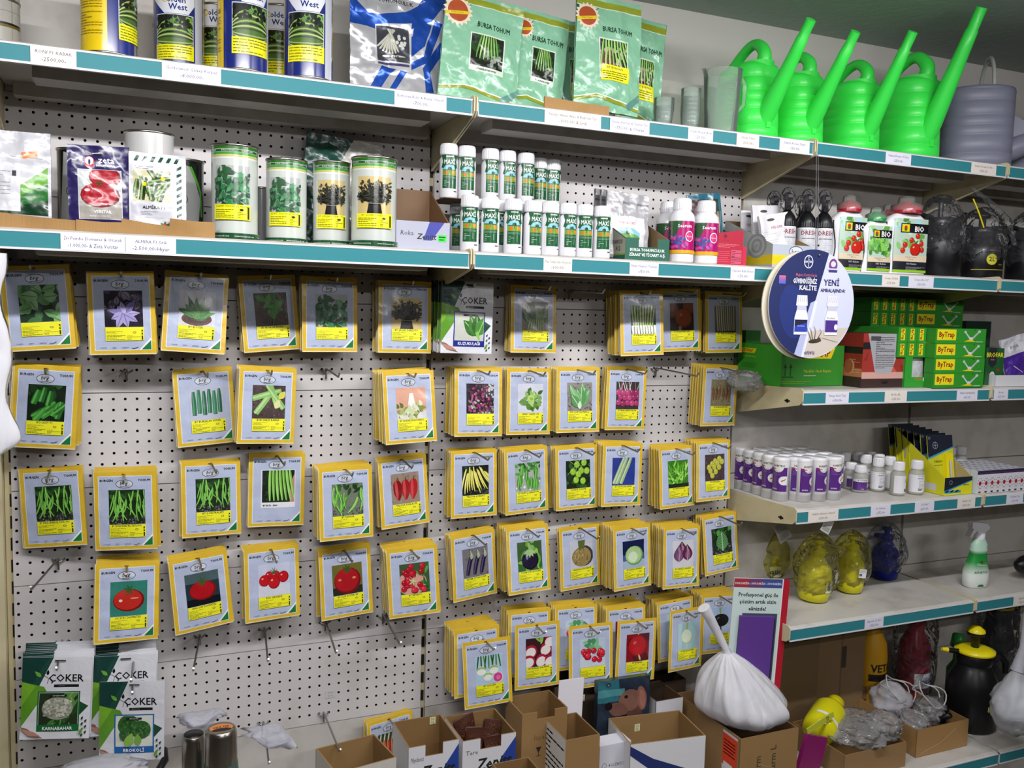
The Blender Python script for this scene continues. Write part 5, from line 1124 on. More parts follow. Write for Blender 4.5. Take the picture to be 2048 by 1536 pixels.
ords = ['first of the front row, beside the shelf bracket', 'second of the front row', 'third of the front row', 'fourth of the front row, label turned right', 'fifth of the front row, label turned slightly', 'sixth of the front row', 'seventh of the front row', 'last of the front row by the vitamin box']
for k, (px, tu) in enumerate(zip(bt_x, turns)):
    Y = -.255 if k not in (3,) else -.25; p = at(px, 450, Y=Y); o = proto if k == 0 else copy_tree(proto); o.location = (p.x, Y, Z2 + .001); o.rotation_euler[2] = tu; o['label'] = 'white bottle with a green fruit label, ' + ords[k]
base_ = []
for r0 in range(3):
    for k in range(5 if r0 else 6):
        px = 889 + k * 36 - r0 * 4; Y = -.205 + r0 * .055; p = at(px, 440, Y=Y)
        if p.x < BX[1] + .03 or (r0 == 0 and k == 0): continue
        base_.append((p.x, Y))
base_ = [q for q in base_]
for (X_, Y_) in base_:
    o = copy_tree(proto, 'white green-label bottle half hidden behind the front row', 'white bottles standing behind the front row'); o.location = (X_, Y_, Z2 + .001); o.rotation_euler[2] = -.2
# second tier standing on the caps of the bottles behind
box_ = MB().box((-.145, -.06, 0), (.145, .05, .10), '9a8260'); bx = at(1000, 440, Y=-.09).x
tiers = [(898, 322, -.16, -.2), (934, 326, -.155, -.2), (981, 323, -.15, .0), (1015, 327, -.145, .1), (1052, 331, -.14, .0), (1078, 341, -.09, -.1), (1105, 343, -.085, -.2)]
tl = ['leftmost of the upper tier', 'second of the upper tier', 'third of the upper tier, label turned right', 'fourth of the upper tier', 'fifth of the upper tier', 'sixth of the upper tier, partly hidden', 'rightmost of the upper tier']
zt_ = Z2 + .130
tag(obj('card_sheet', MB().box((at(880, 400, Y=-.15).x, -.19, 0), (at(1130, 400, Y=-.1).x, -.055, .0015)), 'kraftd', None, (0, 0, zt_ - .001)), 'thin card sheet carrying the upper tier of white bottles', 'card')
for (px, py, Y, tu), l_ in zip(tiers, tl):
    p = at(px, py + 30, Y=Y); o = copy_tree(proto, 'white green-label bottle, ' + l_, 'upper tier of white green-label bottles'); o.location = (p.x, Y, zt_ + .001); o.rotation_euler[2] = tu
# vitamin display box with silver sachets
a0 = at(1252, 480, Y=-.272); a1 = at(1340, 480, Y=-.272); w_ = a1.x - a0.x
mb = hollow(MB(), w_, .19, .135, .0025, '185a48', '8a7350', (w_ * .3, w_ * .74, .022), .055, right='8a7350'); fa = Art(); fa.text('BURSA TOHUMCULUK', w_ / 2, .022, .0072, 'f0f4f0', 'c', w_ * .82, bold=.05); fa.text('ZİRAAT VE TİCARET A.Ş.', w_ / 2, .01, .0072, 'f0f4f0', 'c', w_ * .82, bold=.05); fa.emit(mb, flat)
la = Art(); la.poly([(-.094, .002), (.094, .002), (.094, .052), (-.094, .132)], 'a09f90'); la.rect(-.094, .002, .094, .012, '185a48'); la.rect(-.094, .012, .094, .016, '7a9a30'); la.text('TOHUMCULUK', .055, .04, .011, '17201c', 'c', .05, bold=.04); la.text('A.Ş.', .06, .024, .011, '17201c', 'c', bold=.04); la.emit(mb, lambda X, Y, H: (-H, .095 - X, Y))
tag(obj('display_box', mb, 'card', None, (a0.x, -.272, Z2 + .001)), 'dark green display box with a cut-away front holding silver vitamin sachets', 'display box')
def vit_art(w, h):
    a = Art(); X = lambda u: (u - .5) * w; Y = lambda v: (.5 - v) * h; a.rect(X(0), Y(1), X(1), Y(0), 'a8a8ac'); a.rect(X(.1), Y(.95), X(.9), Y(.36), 'd8d8dc'); a.text('Multi VİTAMİN', X(.5), Y(.47), .006, 'a84060', 'c', w * .74, bold=.04); a.ell(X(.5), Y(.63), w * .3, h * .11, '8ac0d4'); a.ell(X(.5), Y(.67), w * .3, h * .06, '5f9a3a'); a.ell(X(.5), Y(.6), .006, .005, '1c4a20'); a.rect(X(0), Y(.17), X(1), Y(.14), '77777c'); return a
for k in range(3):
    pouch(['silver vitamin sachet at the front of the green display box', 'silver vitamin sachet second in the green display box', 'silver vitamin sachet at the back of the green display box'][k], 1212 - k * 12, 1296 - k * 13, 386 - k * 2, -.20 + k * .035, Z2 + .004, vit_art, 'silver' if k else 'foil', seed=20 + k, edge='9a9a9e', back='9a9a9e', tilt=-.1, puff=.006, pm=450, cat='sachet', name='vitamin_sachet', roll=.05)
carton('grey_box', 'low grey-green box behind the silver vitamin sachets', 'box', at(1148, 450, Y=-.1).x, at(1210, 450, Y=-.1).x, -.12, Z2 + .001, .1, .13, '6c7462')
def seer_art(r):
    a = Art(); w = r * 1.45; a.rect(-w * 1.4, .03, w, .105, 'b0146c'); a.rect(-w * 1.4, .03, -w * .75, .105, '4a2a3c'); R = random.Random(4); specks(a, R, -w * 1.35, .035, -w * .75, .1, 24, ['3a5a2c', '7a3060', '8a3a70'], .006); a.poly([(-w * .8, .105), (-w * .1, .105), (-w * .6, .06), (-w * .8, .05)], '2f5a34')
    specks(a, R, -w * .75, .035, w * .1, .065, 26, ['3a5a9a', '6a50a8', 'c84aa0'], .006); a.text('Seerum', -.001, .088, .0085, 'f4f4f8', 'c', w * 1.1, bold=.05); a.ell(w * .25, .066, .0115, .0135, 'f0f0f4'); a.ell(w * .25, .066, .0095, .0115, 'b0146c'); a.ell(w * .25, .066, .0075, .0095, 'd83a7a'); a.text('home', w * .25, .064, .0045, 'f4f4f8', 'c', .014)
    a.rect(-w * 1.0, .022, w, .031, 'e0a820'); return a
for k, (p0, p1, Y, lab) in enumerate([(1389, 1434, -.245, 'white bottle with magenta flower label, front right, next to the red card'), (1336, 1390, -.25, 'white bottle with magenta flower label, front left of the three'), (1312, 1362, -.17, 'white magenta-label bottle set back behind the other two')]):
    x, r = cylx(p0, p1, 470, Y); r = .0335
    prof = ([(.001, 0), (r * .95, 0), (r, .004), (r, .11), (r * .93, .122), (r * .66, .133), (r * .62, .14)], [(r * .68, .133), (r * .7, .136), (r * .7, .16), (r * .62, .164), (.001, .164)])
    bottle(lab, 'magenta-label flower food bottles', x, Y, Z2 + .001, r, .164, seer_art(r), 0, turn=-.3, prof=prof)
# red card stand and teal sachet
a0 = at(1435, 490, Y=-.262); a1 = at(1487, 490, Y=-.262)
mb = MB(); w_ = a1.x - a0.x; fa = Art(); fa.rect(0, 0, w_, .082, 'a81030'); fa.poly([(0, .082), (w_ * .96, .093), (w_, .088), (w_, .0), (0, 0)], 'b01234'); fa.ell(w_ * .3, .075, .006, .005, '701020'); fa.text('İLGİLİLER', w_ * .3, .062, .004, '701020', 'c'); fa.lines(w_ * .05, .045, w_ * .85, .056, 3, 'e8a0b0', 2, .2); fa.rect(w_ * .55, .004, w_ * .95, .04, 'c8506c'); fa.lines(w_ * .57, .006, w_ * .93, .038, 8, 'f0c8d0', 3, .3); fa.lines(w_ * .05, .006, w_ * .5, .038, 6, 'd8607c', 4, .2)
mb.prism([(0, 0), (w_ + .012, 0), (w_ + .012, .05), (w_, .05), (w_, .088), (w_ * .95, .093), (0, .082)], .0, .003, 1, 'c41a44'); fa.emit(mb, flat); mb.box((0, .003, 0), (w_, .05, .004), 'a81030')
tag(obj('red_card', mb, 'card', None, (a0.x, -.262, Z2 + .001), (0, 0, 0)), 'crimson printed card standing beside the magenta-label bottles', 'card')
pouch('dark sachet with a teal edge leaning behind the magenta-label bottles', 1380, 1446, 388, -.14, Z2 + .004, lambda w, h: (lambda a: (a.rect(-w / 2, -h / 2, w / 2, h / 2, '2f6a7c'), a.rect(-w * .42, -h * .2, w * .05, h * .42, '4a3030'), a.rect(w * .1, -h * .2, w * .42, h * .42, '3a4038'), [pod(a, w * (.15 + .05 * i), -h * .1, h * .35, .004, 1.4, 'b8a890') for i in range(5)], a.rect(-w / 2, -h / 2, w / 2, -h * .22, '6a8a9a'), a)[-1])(Art()), 'foil', seed=25, edge='2f6a7c', back='2f6a7c', roll=-.12, puff=.006, cat='sachet', name='sachet')
# grey display box with leaflets-like sachets
a0 = at(1546, 500, Y=-.272); a1 = at(1624, 500, Y=-.272); w_ = a1.x - a0.x; D_ = .215
mb = hollow(MB(), w_, D_, .14, .0025, 'b4bccb', '8f744c', None, .062, right='8f744c'); fa = Art(); fa.rect(0, .0, w_, .062, 'b4bccb'); fa.rect(0, .008, w_, .034, 'e8cc10'); fa.ell(w_ * .6, .045, .024, .015, '1a2420'); fa.ell(w_ * .6, .045, .022, .013, 'd4d9e6'); fa.text('brg', w_ * .58, .038, .014, '1a2420', 'c'); fa.emit(mb, flat)
la = Art(); la.win = None; la.poly([(-D_ / 2, 0), (D_ / 2, 0), (D_ / 2, .06), (-D_ / 2, .14)], 'a9aca9'); la.rect(-D_ / 2, .008, D_ / 2, .034, 'd8bc18'); 
for rr in range(4): la.ell(.04, .06, .042 - rr * .009, .034 - rr * .007, ['8d918f', 'a9aca9'][rr % 2])
la.text('brg', .04, .05, .022, '8d918f', 'c'); la.emit(mb, lambda X, Y, H: (-H, D_ / 2 - X, Y))
tag(obj('display_box', mb, 'card', None, (a0.x, -.272, Z2 + .001)), 'pale grey display box with a yellow band, holding white sachets', 'display box')
def hd_art(w, h):
    a = Art(); X = lambda u: (u - .5) * w; Y = lambda v: (.5 - v) * h; a.rect(X(0), Y(1), X(1), Y(0), 'e0dfe4'); a.ell(X(.4), Y(.1), .012, .004, '3a3434'); a.text('HD-500', X(.55), Y(.28), .008, 'a8485c', 'c', bold=.04); a.lines(X(.1), Y(.55), X(.5), Y(.3), 6, 'a8a8b0', 3, .2)
    R = random.Random(3); specks(a, R, X(.15), Y(.9), X(.9), Y(.65), 26, ['b83044', 'd04a5c', 'e8c060', '5a8a3c', '7a1c2c'], .009); return a
for k, (p0, p1, pt, Y, rz) in enumerate([(1524, 1584, 428, -.215, -.32), (1506, 1562, 411, -.17, -.1), (1483, 1520, 422, -.12, 0)]):
    pouch(['white berry-picture sachet at the front of the grey display box', 'white sachet second in the grey display box', 'white sachet at the back of the grey display box'][k], p0, p1, pt, Y, Z2 + .006, hd_art, 'card', seed=30 + k, edge='d8d8dc', back='d8d8dc', tilt=-.08, roll=rz * .6, puff=.003, pm=470, cat='sachet', name='sachet')
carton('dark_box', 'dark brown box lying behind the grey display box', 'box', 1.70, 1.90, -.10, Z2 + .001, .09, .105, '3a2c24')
# ---------------------------------------------------------------- third bay, second shelf
def dresh_art(r):
    a = Art(); w = r * 1.9; a.rect(-w, .004, w, .115, 'd0d2d8'); a.text('DRESH', .002, .098, .012, '8a2030', 'c', r * 1.7, bold=.05); a.lines(-r * .7, .085, r * .9, .091, 1, '6a6a70', 2, .4); a.lines(-r * .2, .035, r * 1.0, .078, 9, '9aa4b8', 3, .2); a.ell(-r * .7, .07, .003, .003, '22222a'); a.ell(-r * .7, .055, .003, .003, '22222a'); a.ell(r * .2, .03, .008, .006, 'c8cc50'); a.ell(r * .4, .015, .014, .01, '4a8a3c'); a.rect(-w, 0, w, .006, '3a7a3c'); return a
for k, (px, Y, lab) in enumerate([(1572, -.2, 'white-label bottle with black trigger top, left of three'), (1612, -.2, 'white-label bottle with black trigger top, middle of three'), (1646, -.215, 'white-label bottle with black trigger top, right of three'), (1545, -.12, 'black-topped spray bottle at the back beside the bracket'), (1600, -.09, 'black-topped spray bottle at the back behind the left pair')]):
    p = at(px, 480, Y=Y); r = .0262; prof = ([(.001, 0), (r * .95, 0), (r, .003), (r, .118), (r * .9, .122)], [(r * .98, .118), (r, .121), (r * .98, .135), (r * .85, .148), (r * .45, .162), (r * .3, .166), (r * .3, .195), (.001, .195)])
    t = bottle(lab, None, p.x, Y, Z2 + .001, r, .195, dresh_art(r), 0, turn=-.45, prof=prof, capm='black', name='spray_bottle')
    obj('trigger', MB().prism([(-.03, .205), (-.03, .196), (-.012, .19), (-.022, .165), (-.017, .163), (-.004, .19), (.022, .192), (.028, .2), (.022, .212), (-.01, .214)], -.006, .006, 0), 'black', t)
    obj('film_sleeve', blob(.021, .028, .034, .15, k + 3, 18, 12, T=Matrix.Translation((0, 0, .195))), 'film', t)
def bio_bottle(label, p0, p1, ptop, Y, h, capcol, pic, band):
    a0 = at(p0, 470, Y=Y); a1 = at(p1, 470, Y=Y); w = a1.x - a0.x; t = empty('fertiliser_bottle', ((a0.x + a1.x) / 2, Y, Z2 + .001), label, 'bottle', None, (0, 0, -.1))
    hb = h * .79; n = 28; rings = []; cols = []
    def prof(q):                       # left side, right side
        l = -.5 + (.10 * sin(pi * min(1, q / .85)) ** 2 if q < .85 else 0); 
        l = -.5 + .09 * (1 - cos(2 * pi * min(q, .8) / .8)) / 2; r_ = .5 - .02 * sin(pi * q); 
        if q > .84:
            s_ = (q - .84) / .16; l += .28 * s_ ** 1.5 * 1.0; r_ -= .22 * s_ ** 1.5
        return l * w, r_ * w
    qs = [0, .01, .1, .2, .3, .4, .5, .6, .7, .78, .84, .88, .92, .96, 1.0]
    dep = .024
    for q in qs:
        l, r_ = prof(q); cx, rx = (l + r_) / 2, (r_ - l) / 2; ry = dep * (1 if q < .86 else 1 - .4 * (q - .86) / .14); e = .6
        rings.append([(cx + rx * math.copysign(abs(cos(2 * pi * i / n)) ** e, cos(2 * pi * i / n)), ry * math.copysign(abs(sin(2 * pi * i / n)) ** e, sin(2 * pi * i / n)), q * hb) for i in range(n)])
    obj('body', MB().loft(rings), 'white', t)
    a = Art(); x0, x1 = -w * .36, w * .46; a.rect(x0, .004, x1, hb * .9, 'b8d0c0'); a.win = (x0, .004, x1, hb * .9)
    R = random.Random(pic); specks(a, R, x0, hb * .45, x1, hb * .9, 26, ['6aa84a', '8ac46a', 'a8d8e0', 'c8e4d0', '4a8a34'], .012)
    if pic == 'r':
        for q in ((.2, .62), (.05, .55), (.3, .5), (-.1, .47), (.32, .4), (-.15, .38)): ball(a, w * q[0], hb * q[1], .0085, 'd02a1c', 'f8c0a8', None, '8a1410')
        ball(a, w * .15, hb * .4, .019, 'c8261a', 'f4b0a0', None, '8a1410'); leaf(a, w * .15, hb * .5, .014, .005, 2.2, '3a7a2c'); leaf(a, w * .15, hb * .5, .014, .005, .8, '3a7a2c')
    else: [leaf(a, R.uniform(x0, x1), R.uniform(hb * .3, hb * .6), .02, .01, R.uniform(.3, 2.8), R.choice(['4f9a3a', '6ab44a', '8acc5c', '3a7a2c'])) for i in range(36)]
    a.rect(x0, 0, x1, hb * .24, '22242c'); a.rect(x0, hb * .2, x1, hb * .3, 'dcccb0'); a.win = None
    a.text('Organik Domates', (x0 + x1) / 2, hb * .265, .004, '3a2a20', 'c', w * .5); a.text('Gübresi', (x0 + x1) / 2, hb * .23, .004, '3a2a20', 'c', w * .4); a.text('NO Kalium', (x0 + x1) / 2 + .004, hb * .15, .0055, 'd8d8dc', 'c', w * .5); a.lines(x0 + w * .3, hb * .05, x1 - .006, hb * .12, 4, 'b0b0b8', 2, .25); a.rect(x0, .004, x1, .011, '8fc42a')
    a.rect(-w * .22, hb * .67, x1, hb * .82, '17171a'); a.rect(-w * .2, hb * .685, -w * .02, hb * .805, 'e8d020'); a.ell(-w * .11, hb * .75, .0055, .006, 'c83020'); a.ell(-w * .11, hb * .72, .005, .004, '2a6a2c'); a.text('BIO', w * .22, hb * .69, .0155, 'f2f2f4', 'c', w * .42, bold=.06)
    mb = MB(); a.emit(mb, lambda X, Y, H: (X, -(dep + .0008 + H) + .006 * (abs(X) / (w / 2)) ** 3, Y), w / 10); obj('label', mb, 'tin', t)
    sd = MB(); sd.tube([(prof(q)[0] + .002, -dep * .45, q * hb) for q in qs[1:11]], .0022, 6); obj('side_stripe', sd, 'black', t)
    ck = w * .29; obj('cap', MB().lathe([(ck, hb - .002), (ck * 1.02, hb + .01), (ck * .92, hb + h * .085), (ck * .5, hb + h * .1), (ck * .3, hb + h * .15), (.001, hb + h * .155)], 24, None, Matrix.Translation((.004, 0, 0))), capcol, t)
    obj('dosing_cup', MB().lathe([(ck * 1.05, hb + .006), (ck * 1.04, hb + h * .1), (ck * .62, hb + h * .13), (ck * .55, hb + h * .2), (ck * .4, hb + h * .215), (.001, hb + h * .215)], 24, None, Matrix.Translation((.004, 0, 0)), 1, False), 'clear', t)
    return t
M['redcap'] = mat('red_cap', 'a81c30', .3, coat=.3); M['greencap'] = mat('green_cap', '1f8a44', .3, coat=.3)
bio_bottle('large white tomato fertiliser bottle with red cap, left of the green-capped one', 1663, 1724, 362, -.235, .215, 'redcap', 'r', 0)
bio_bottle('small white fertiliser bottle with a green cap', 1722, 1774, 382, -.255, .185, 'greencap', 'g', 0)
bio_bottle('large white tomato fertiliser bottle with red cap, nearest the black sprayers', 1770, 1845, 352, -.262, .222, 'redcap', 'r', 0)
bio_bottle('white red-capped fertiliser bottle hidden behind the green-capped one', 1748, 1800, 358, -.16, .212, 'redcap', 'r', 0)
def pump_sprayer(label, px, Y, z, r, h, m='black', text=None, cap='black', knob=True, film=None, turn=0, trim=None):
    p = at(px, 450 if z > 1 else 1400, Y=Y); t = empty('pressure_sprayer', (p.x, Y, z + .001), label, 'sprayer', None, (0, 0, turn)); hb = h * .68
    bd = MB().lathe([(.001, 0), (r * .93, 0), (r, .006), (r, hb * .6), (r * .95, hb * .72), (r * .72, hb * .9), (r * .62, hb * .97), (r * .62, hb * 1.0)], 36); obj('tank', bd, m, t)
    obj('neck', MB().lathe([(r * .66, hb * .96), (r * .7, hb), (r * .7, hb * 1.1), (r * .62, hb * 1.14), (.001, hb * 1.14)], 30), cap, t)
    if trim: obj('ring', MB().lathe([(r * .72, hb * 1.12), (r * .78, hb * 1.13), (r * .78, hb * 1.17), (r * .5, hb * 1.2), (.001, hb * 1.2)], 30), trim, t)
    pt = h; obj('pump_handle', MB().lathe([(r * .16, hb * 1.1), (r * .16, pt - .02), (r * .34, pt - .018), (r * .36, pt - .008), (r * .2, pt), (.001, pt)], 20) if knob else MB().lathe([(.008, hb * 1.1), (.008, pt)], 10).tube([(-r * .5, 0, pt), (r * .5, 0, pt)], .009, 10), cap, t)
    if trim: obj('pump_top', MB().lathe([(r * .36, pt - .008), (r * .34, pt - .001), (r * .15, pt + .01), (.001, pt + .011)], 20), trim, t)
    nz = MB().tube([(-r * .5, 0, hb * 1.13), (-r * 1.1, -.0, hb * 1.16), (-r * 1.25, 0, hb * 1.17)], [.008, .008, .006], 10); obj('nozzle', nz, cap, t)
    obj('nozzle_tip', MB().tube([(-r * 1.25, 0, hb * 1.17), (-r * 1.5, 0, hb * 1.185)], [.0085, .0055], 10), trim or cap, t)
    obj('handle', MB().tube([(r * .5, 0, hb * 1.12), (r * 1.1, 0, hb * 1.1), (r * 1.45, 0, hb * .95), (r * 1.5, 0, hb * .78)], [.011, .012, .011, .009], 10), cap, t)
    if text:
        a = Art()
        if text == '2L': a.ell(0, hb * .42, .017, .017, 'c8c020'); a.text('2L', 0, hb * .38, .014, '15150c', 'c', bold=.05); a.line([(-r * .9, hb * .2), (r * .9, hb * .2)], .002, 'b0a020'); a.text('GardenSpray', .012, hb * .6, .005, 'b0a020', 'c', .04); a.text('ENERGY', .034, hb * .3, .004, 'b0a020', 'c', .02)
        else: a.text(text, .0, hb * .38, .02, 'd8cc20', 'l', .06, bold=.03)
        mb = MB(); a.emit(mb, lambda X, Y_, H: ((r + .0006 + H) * sin(X / r), -(r + .0006 + H) * cos(X / r), Y_), 2 * pi * r / 36); obj('lettering', mb, 'card', t)
    if film: obj('film_bag', blob(r * film[0], r * film[0] * .95, h * .55, .14, film[1], 36, 26, 7, T=Matrix.Translation((0, 0, h * .53))), 'film', t)
    return t
pump_sprayer('black pressure sprayer wrapped in clear film, nearest the fertiliser bottles', 1880, -.185, Z2, .068, .235, film=(1.13, 3), knob=False)
pump_sprayer('black two litre pressure sprayer with a yellow lance in clear film', 1965, -.19, Z2, .066, .21, text='2L', film=(1.13, 7), turn=-.35)
pump_sprayer('black pressure sprayer in film cut by the right edge', 2062, -.19, Z2, .066, .215, film=(1.13, 9))
pump_sprayer('black pressure sprayer in film at the back of the second shelf', 1925, -.06, Z2, .055, .225)
o = obj('spray_lance', MB().tube([at(1947, 398, Y=-.262), at(1958, 425, Y=-.262), at(1968, 455, Y=-.262)], .0022, 8), 'yel'); tag(o, 'thin yellow spray lance lying against the two litre sprayer', 'lance')
film_tail = MB(); pts = [at(1945, 376, Y=-.25), at(1980, 405, Y=-.27), at(2016, 440, Y=-.275), at(2030, 490, Y=-.27)]
film_tail.tube(pts, [.006, .009, .011, .006], 7); tag(obj('film_tail', film_tail, 'film'), 'twisted tail of clear film hanging off the sprayers', 'film')

# ---------------------------------------------------------------- hanging round sign
sg = at(1623, 608, Y=-.36); SR = (at(1711, 607, Y=-.36).x - at(1534, 607, Y=-.36).x) / 2; SV = (at(1623, 500, Y=-.36).z - at(1623, 717, Y=-.36).z) / 2
a = Art(); rx = ry = SV; n = 48
def half(x): return x
Q = lambda u, v: (u * rx, v * ry)
a.ell(0, 0, rx, ry, 'cfd3ea', n=n)
# the sheet is turned aside towards lower left: navy part
P = [(.06, 1.0)]; P = [Q(math.cos(t), math.sin(t)) for t in [radians(d) for d in range(86, 262, 8)]]; P = [p for p in P]
navy = [Q(.18, .98)] + P + [Q(-.22, -.96), Q(.0, -.30), Q(.18, .98)]
a.poly([Q(cos(radians(d)), sin(radians(d))) for d in range(72, 256, 6)], '18255c'); a.poly([Q(.33, .944), Q(.08, .1), Q(-.5, -.2), Q(-.4, .5), Q(0, 1)], '18255c'); a.poly([Q(.08, .1), Q(-.3, -.954), Q(-.6, -.2)], '18255c')
a.ell(-.45 * rx, -.15 * ry, .3 * rx, .5 * ry, '1b2f74', .2); a.poly([Q(.06, .06), Q(-.2, -.975), Q(-.36, -.93), Q(-.04, .02)], 'b4bade'); a.poly([Q(.06, .06), Q(-.2, -.975), Q(-.12, -.99), Q(.12, .05)], 'dfe3f4')
a.poly([Q(-.14, -.985), Q(-.02, -.5), Q(.9, -.42), Q(.6, -.8), Q(.2, -.98)], 'cdc2b6')
LX, LY = -.14 * rx, .77 * ry
a.ring(LX, LY, .105 * rx, .12 * ry, .0022, 'e8ebf4', '18255c'); a.text('BAYER', LX, LY - .0028, .0056, 'e8ebf4', 'c', .025, bold=.05)
for k, ch in ((0, 'B'), (1, 'A'), (3, 'E'), (4, 'R')): a.text(ch, LX, LY + .0094 - k * .0057, .0046, 'e8ebf4', 'c', bold=.04)
for q in range(6): a.rect(-.8 * rx, (.35 + q * .025) * ry, -.65 * rx, (.375 + q * .025) * ry, ['5a62c8', '6e62c0', '8062b8', '9662a8', 'b06898', 'c86c8c'][q])
a.text('Haşere Kontrolünde', .07 * rx, .50 * ry, .0085, 'd8708a', 'r', .07); a.text('GÜVENDİĞİNİZ', .07 * rx, .37 * ry, .0125, 'eceef6', 'r', .078, bold=.05); a.text('KALİTE', .07 * rx, .25 * ry, .0125, 'eceef6', 'r', bold=.05)
a.ell(.44 * rx, .73 * ry, .1 * rx, .12 * ry, '7a3a78'); a.ell(.44 * rx, .75 * ry, .06 * rx, .055 * ry, 'cfd3ea'); a.rect(.3 * rx, .645 * ry, .56 * rx, .67 * ry, 'cfd3ea'); a.rect(.34 * rx, .6 * ry, .54 * rx, .645 * ry, '3a3478')
a.text('YENİ', .24 * rx, .35 * ry, .0165, '322a6c', 'l', bold=.03); a.text('AMBALAJINDA!', .17 * rx, .23 * ry, .0095, '322a6c', 'l', .084, bold=.03)
for cx, c1, c2, u0 in ((-.26, '2b3fae', 'e2e4f2', 1), (.46, '4a2a88', 'e8e8ee', 0)):
    V = lambda u, v: Q(cx + u * 1.05, v * .86 - .0)
    a.poly([V(-.14, -.66), V(.15, -.66), V(.16, -.3), V(.12, -.14), V(-.1, -.14), V(-.14, -.3)], c2); a.poly([V(-.1, -.14), V(.12, -.14), V(.11, -.04), V(-.09, -.04)], 'c4c6da'); a.poly([V(-.12, -.04), V(.14, -.04), V(.12, .18), V(-.1, .18)], 'dfe0ea')
    for q in range(5): a.line([V(-.08 + q * .045, .04), V(-.07 + q * .045, .16)], .0012, 'a4a6bc')
    a.poly([V(-.13, -.6), V(.15, -.6), V(.15, -.34), V(-.13, -.34)], c1)
    if u0: a.poly([V(-.13, -.34), V(.15, -.34), V(.15, -.4), V(-.13, -.48)], '181c3c'); a.text('K-Othrine', (cx + .02) * rx, -.42 * ry, .004, 'e8e8f0', 'c', .03)
    else: a.text('K-othrine', cx * rx, -.27 * ry, .005, '222222', 'c', .028); a.ell((cx + .12) * rx, -.42 * ry, .006, .008, 'e8e8ee')
a.text('envu', -.02 * rx, -.93 * ry, .0135, '4a3a8c', 'c', .034)
a.ell(.1 * rx, -.68 * ry, .15 * rx, .035 * ry, '3a3024', .1); a.ell(.18 * rx, -.65 * ry, .05 * rx, .03 * ry, '4c3e2e', .5)
for q in ((-.1, -.44), (-.0, -.48), (.1, -.46), (.24, -.5)): a.line([Q(.05 + q[0] * .4, -.66), Q(q[0], q[1] - .02), Q(q[0] - .04, q[1] + .05)], .0018, '30281c', .0008)
a.line([Q(.26, -.62), Q(.64, -.7)], .0008, '5a4c3c')
mb = MB().lathe([(rx, 0), (rx, .004)], 64, 'dcdcd8', Matrix.Rotation(pi / 2, 4, 'X')); a.emit(mb, lambda X, Y, H: (X, -.004 - H, Y))
# second disc behind, swung a little aside
sign = empty('hanging_sign', sg, 'round hanging sign, half navy and half pale with two bottles and an upturned insect', 'sign', None, (0, 0, 0)); fr = obj('front_disc', mb, 'card', sign, (0, 0, 0))
sign.scale = (1, 1, 1)
obj('back_disc', MB().lathe([(rx, 0), (rx, .003)], 64, None, Matrix.Rotation(pi / 2, 4, 'X')), mat('cream_card', 'd8d0bc', .6), sign, (-.012, .018, -.004), (0, 0, .05))
obj('eyelet', MB().lathe([(.003, 0), (.005, .001), (.003, .002)], 12, None, Matrix.Rotation(pi / 2, 4, 'X')), 'steel', sign, (.1 * rx, -.005, .9 * ry))
st = MB(); tp = at(1637, 309, Y=-.306); e = at(1634, 512, Y=-.345); st.tube([tp, (tp + e) / 2 + Vector((0, -.004, 0)), e], .0008, 5); st.tube([tp + Vector((-.006, 0, 0)), at(1632, 512, Y=-.345)], .0008, 5); tag(obj('hanging_string', st, 'cord'), 'pair of thin strings holding the round sign from the top shelf', 'string')

# ---------------------------------------------------------------- third shelf: traps
def art_rect(w, h, col): a = Art(); a.rect(-w / 2, 0, w / 2, h, col); return a
x0 = at(1553, 769, Y=-.19).x; x1 = at(1685, 770, Y=-.19).x; h = .118; w = x1 - x0
fa = art_rect(w, h, '2f8a24'); fa.poly([(-w * .14, .08), (w * .3, .08), (w * .36, .112), (-w * .14, .112)], 'ecd818'); fa.text('TilTRAP', w * .09, .085, .02, 'a01c14', 'c', w * .4, bold=.05); fa.text('Yapışkan Sinek Kapanı', w * .1, .04, .0085, 'c8c020', 'c', w * .42); fa.lines(-w * .48, .006, w * .02, .016, 2, 'a0b020', 2, .2); fa.lines(-w * .1, .028, w * .08, .032, 1, 'c8dcc0', 2, .5)
for q in (-.38, -.3): fa.rect(w * q - .0015, .03, w * q + .0015, .055, '123a10'); fa.poly([(w * q - .006, .053), (w * q + .006, .053), (w * q, .066)], '123a10')
fa.rect(-w * .42, .025, -w * .26, .028, '123a10')
la = art_rect(.2, h, '3aa42a'); la.poly([(-.085, .09), (-.02, .09), (-.012, .104), (-.085, .104)], 'ecd818'); la.text('TilTRAP', -.05, .0925, .009, 'a01c14', 'c', .056, bold=.05); la.text('Yapışkan Sinek Kapanı', -.045, .078, .005, 'd8e040', 'c', .07); la.rect(-.085, .018, -.0, .034, 'e8ece8'); la.lines(-.08, .02, -.005, .032, 1, '20201c', 3, .9); la.lines(-.08, .045, -.01, .062, 5, '1c5a14', 4, .3)
carton('trap_case', 'long bright green carton of sticky fly traps at the front left', 'box', x0, x1, -.19, Z3 + .001, .165, h, '2f8a24', fa, la)
carton('trap_case', 'green carton standing on the shelf end behind the first green carton', 'box', 1.945, 2.0, -.03, Z3 + .001, .02, .155, '2a7d22')
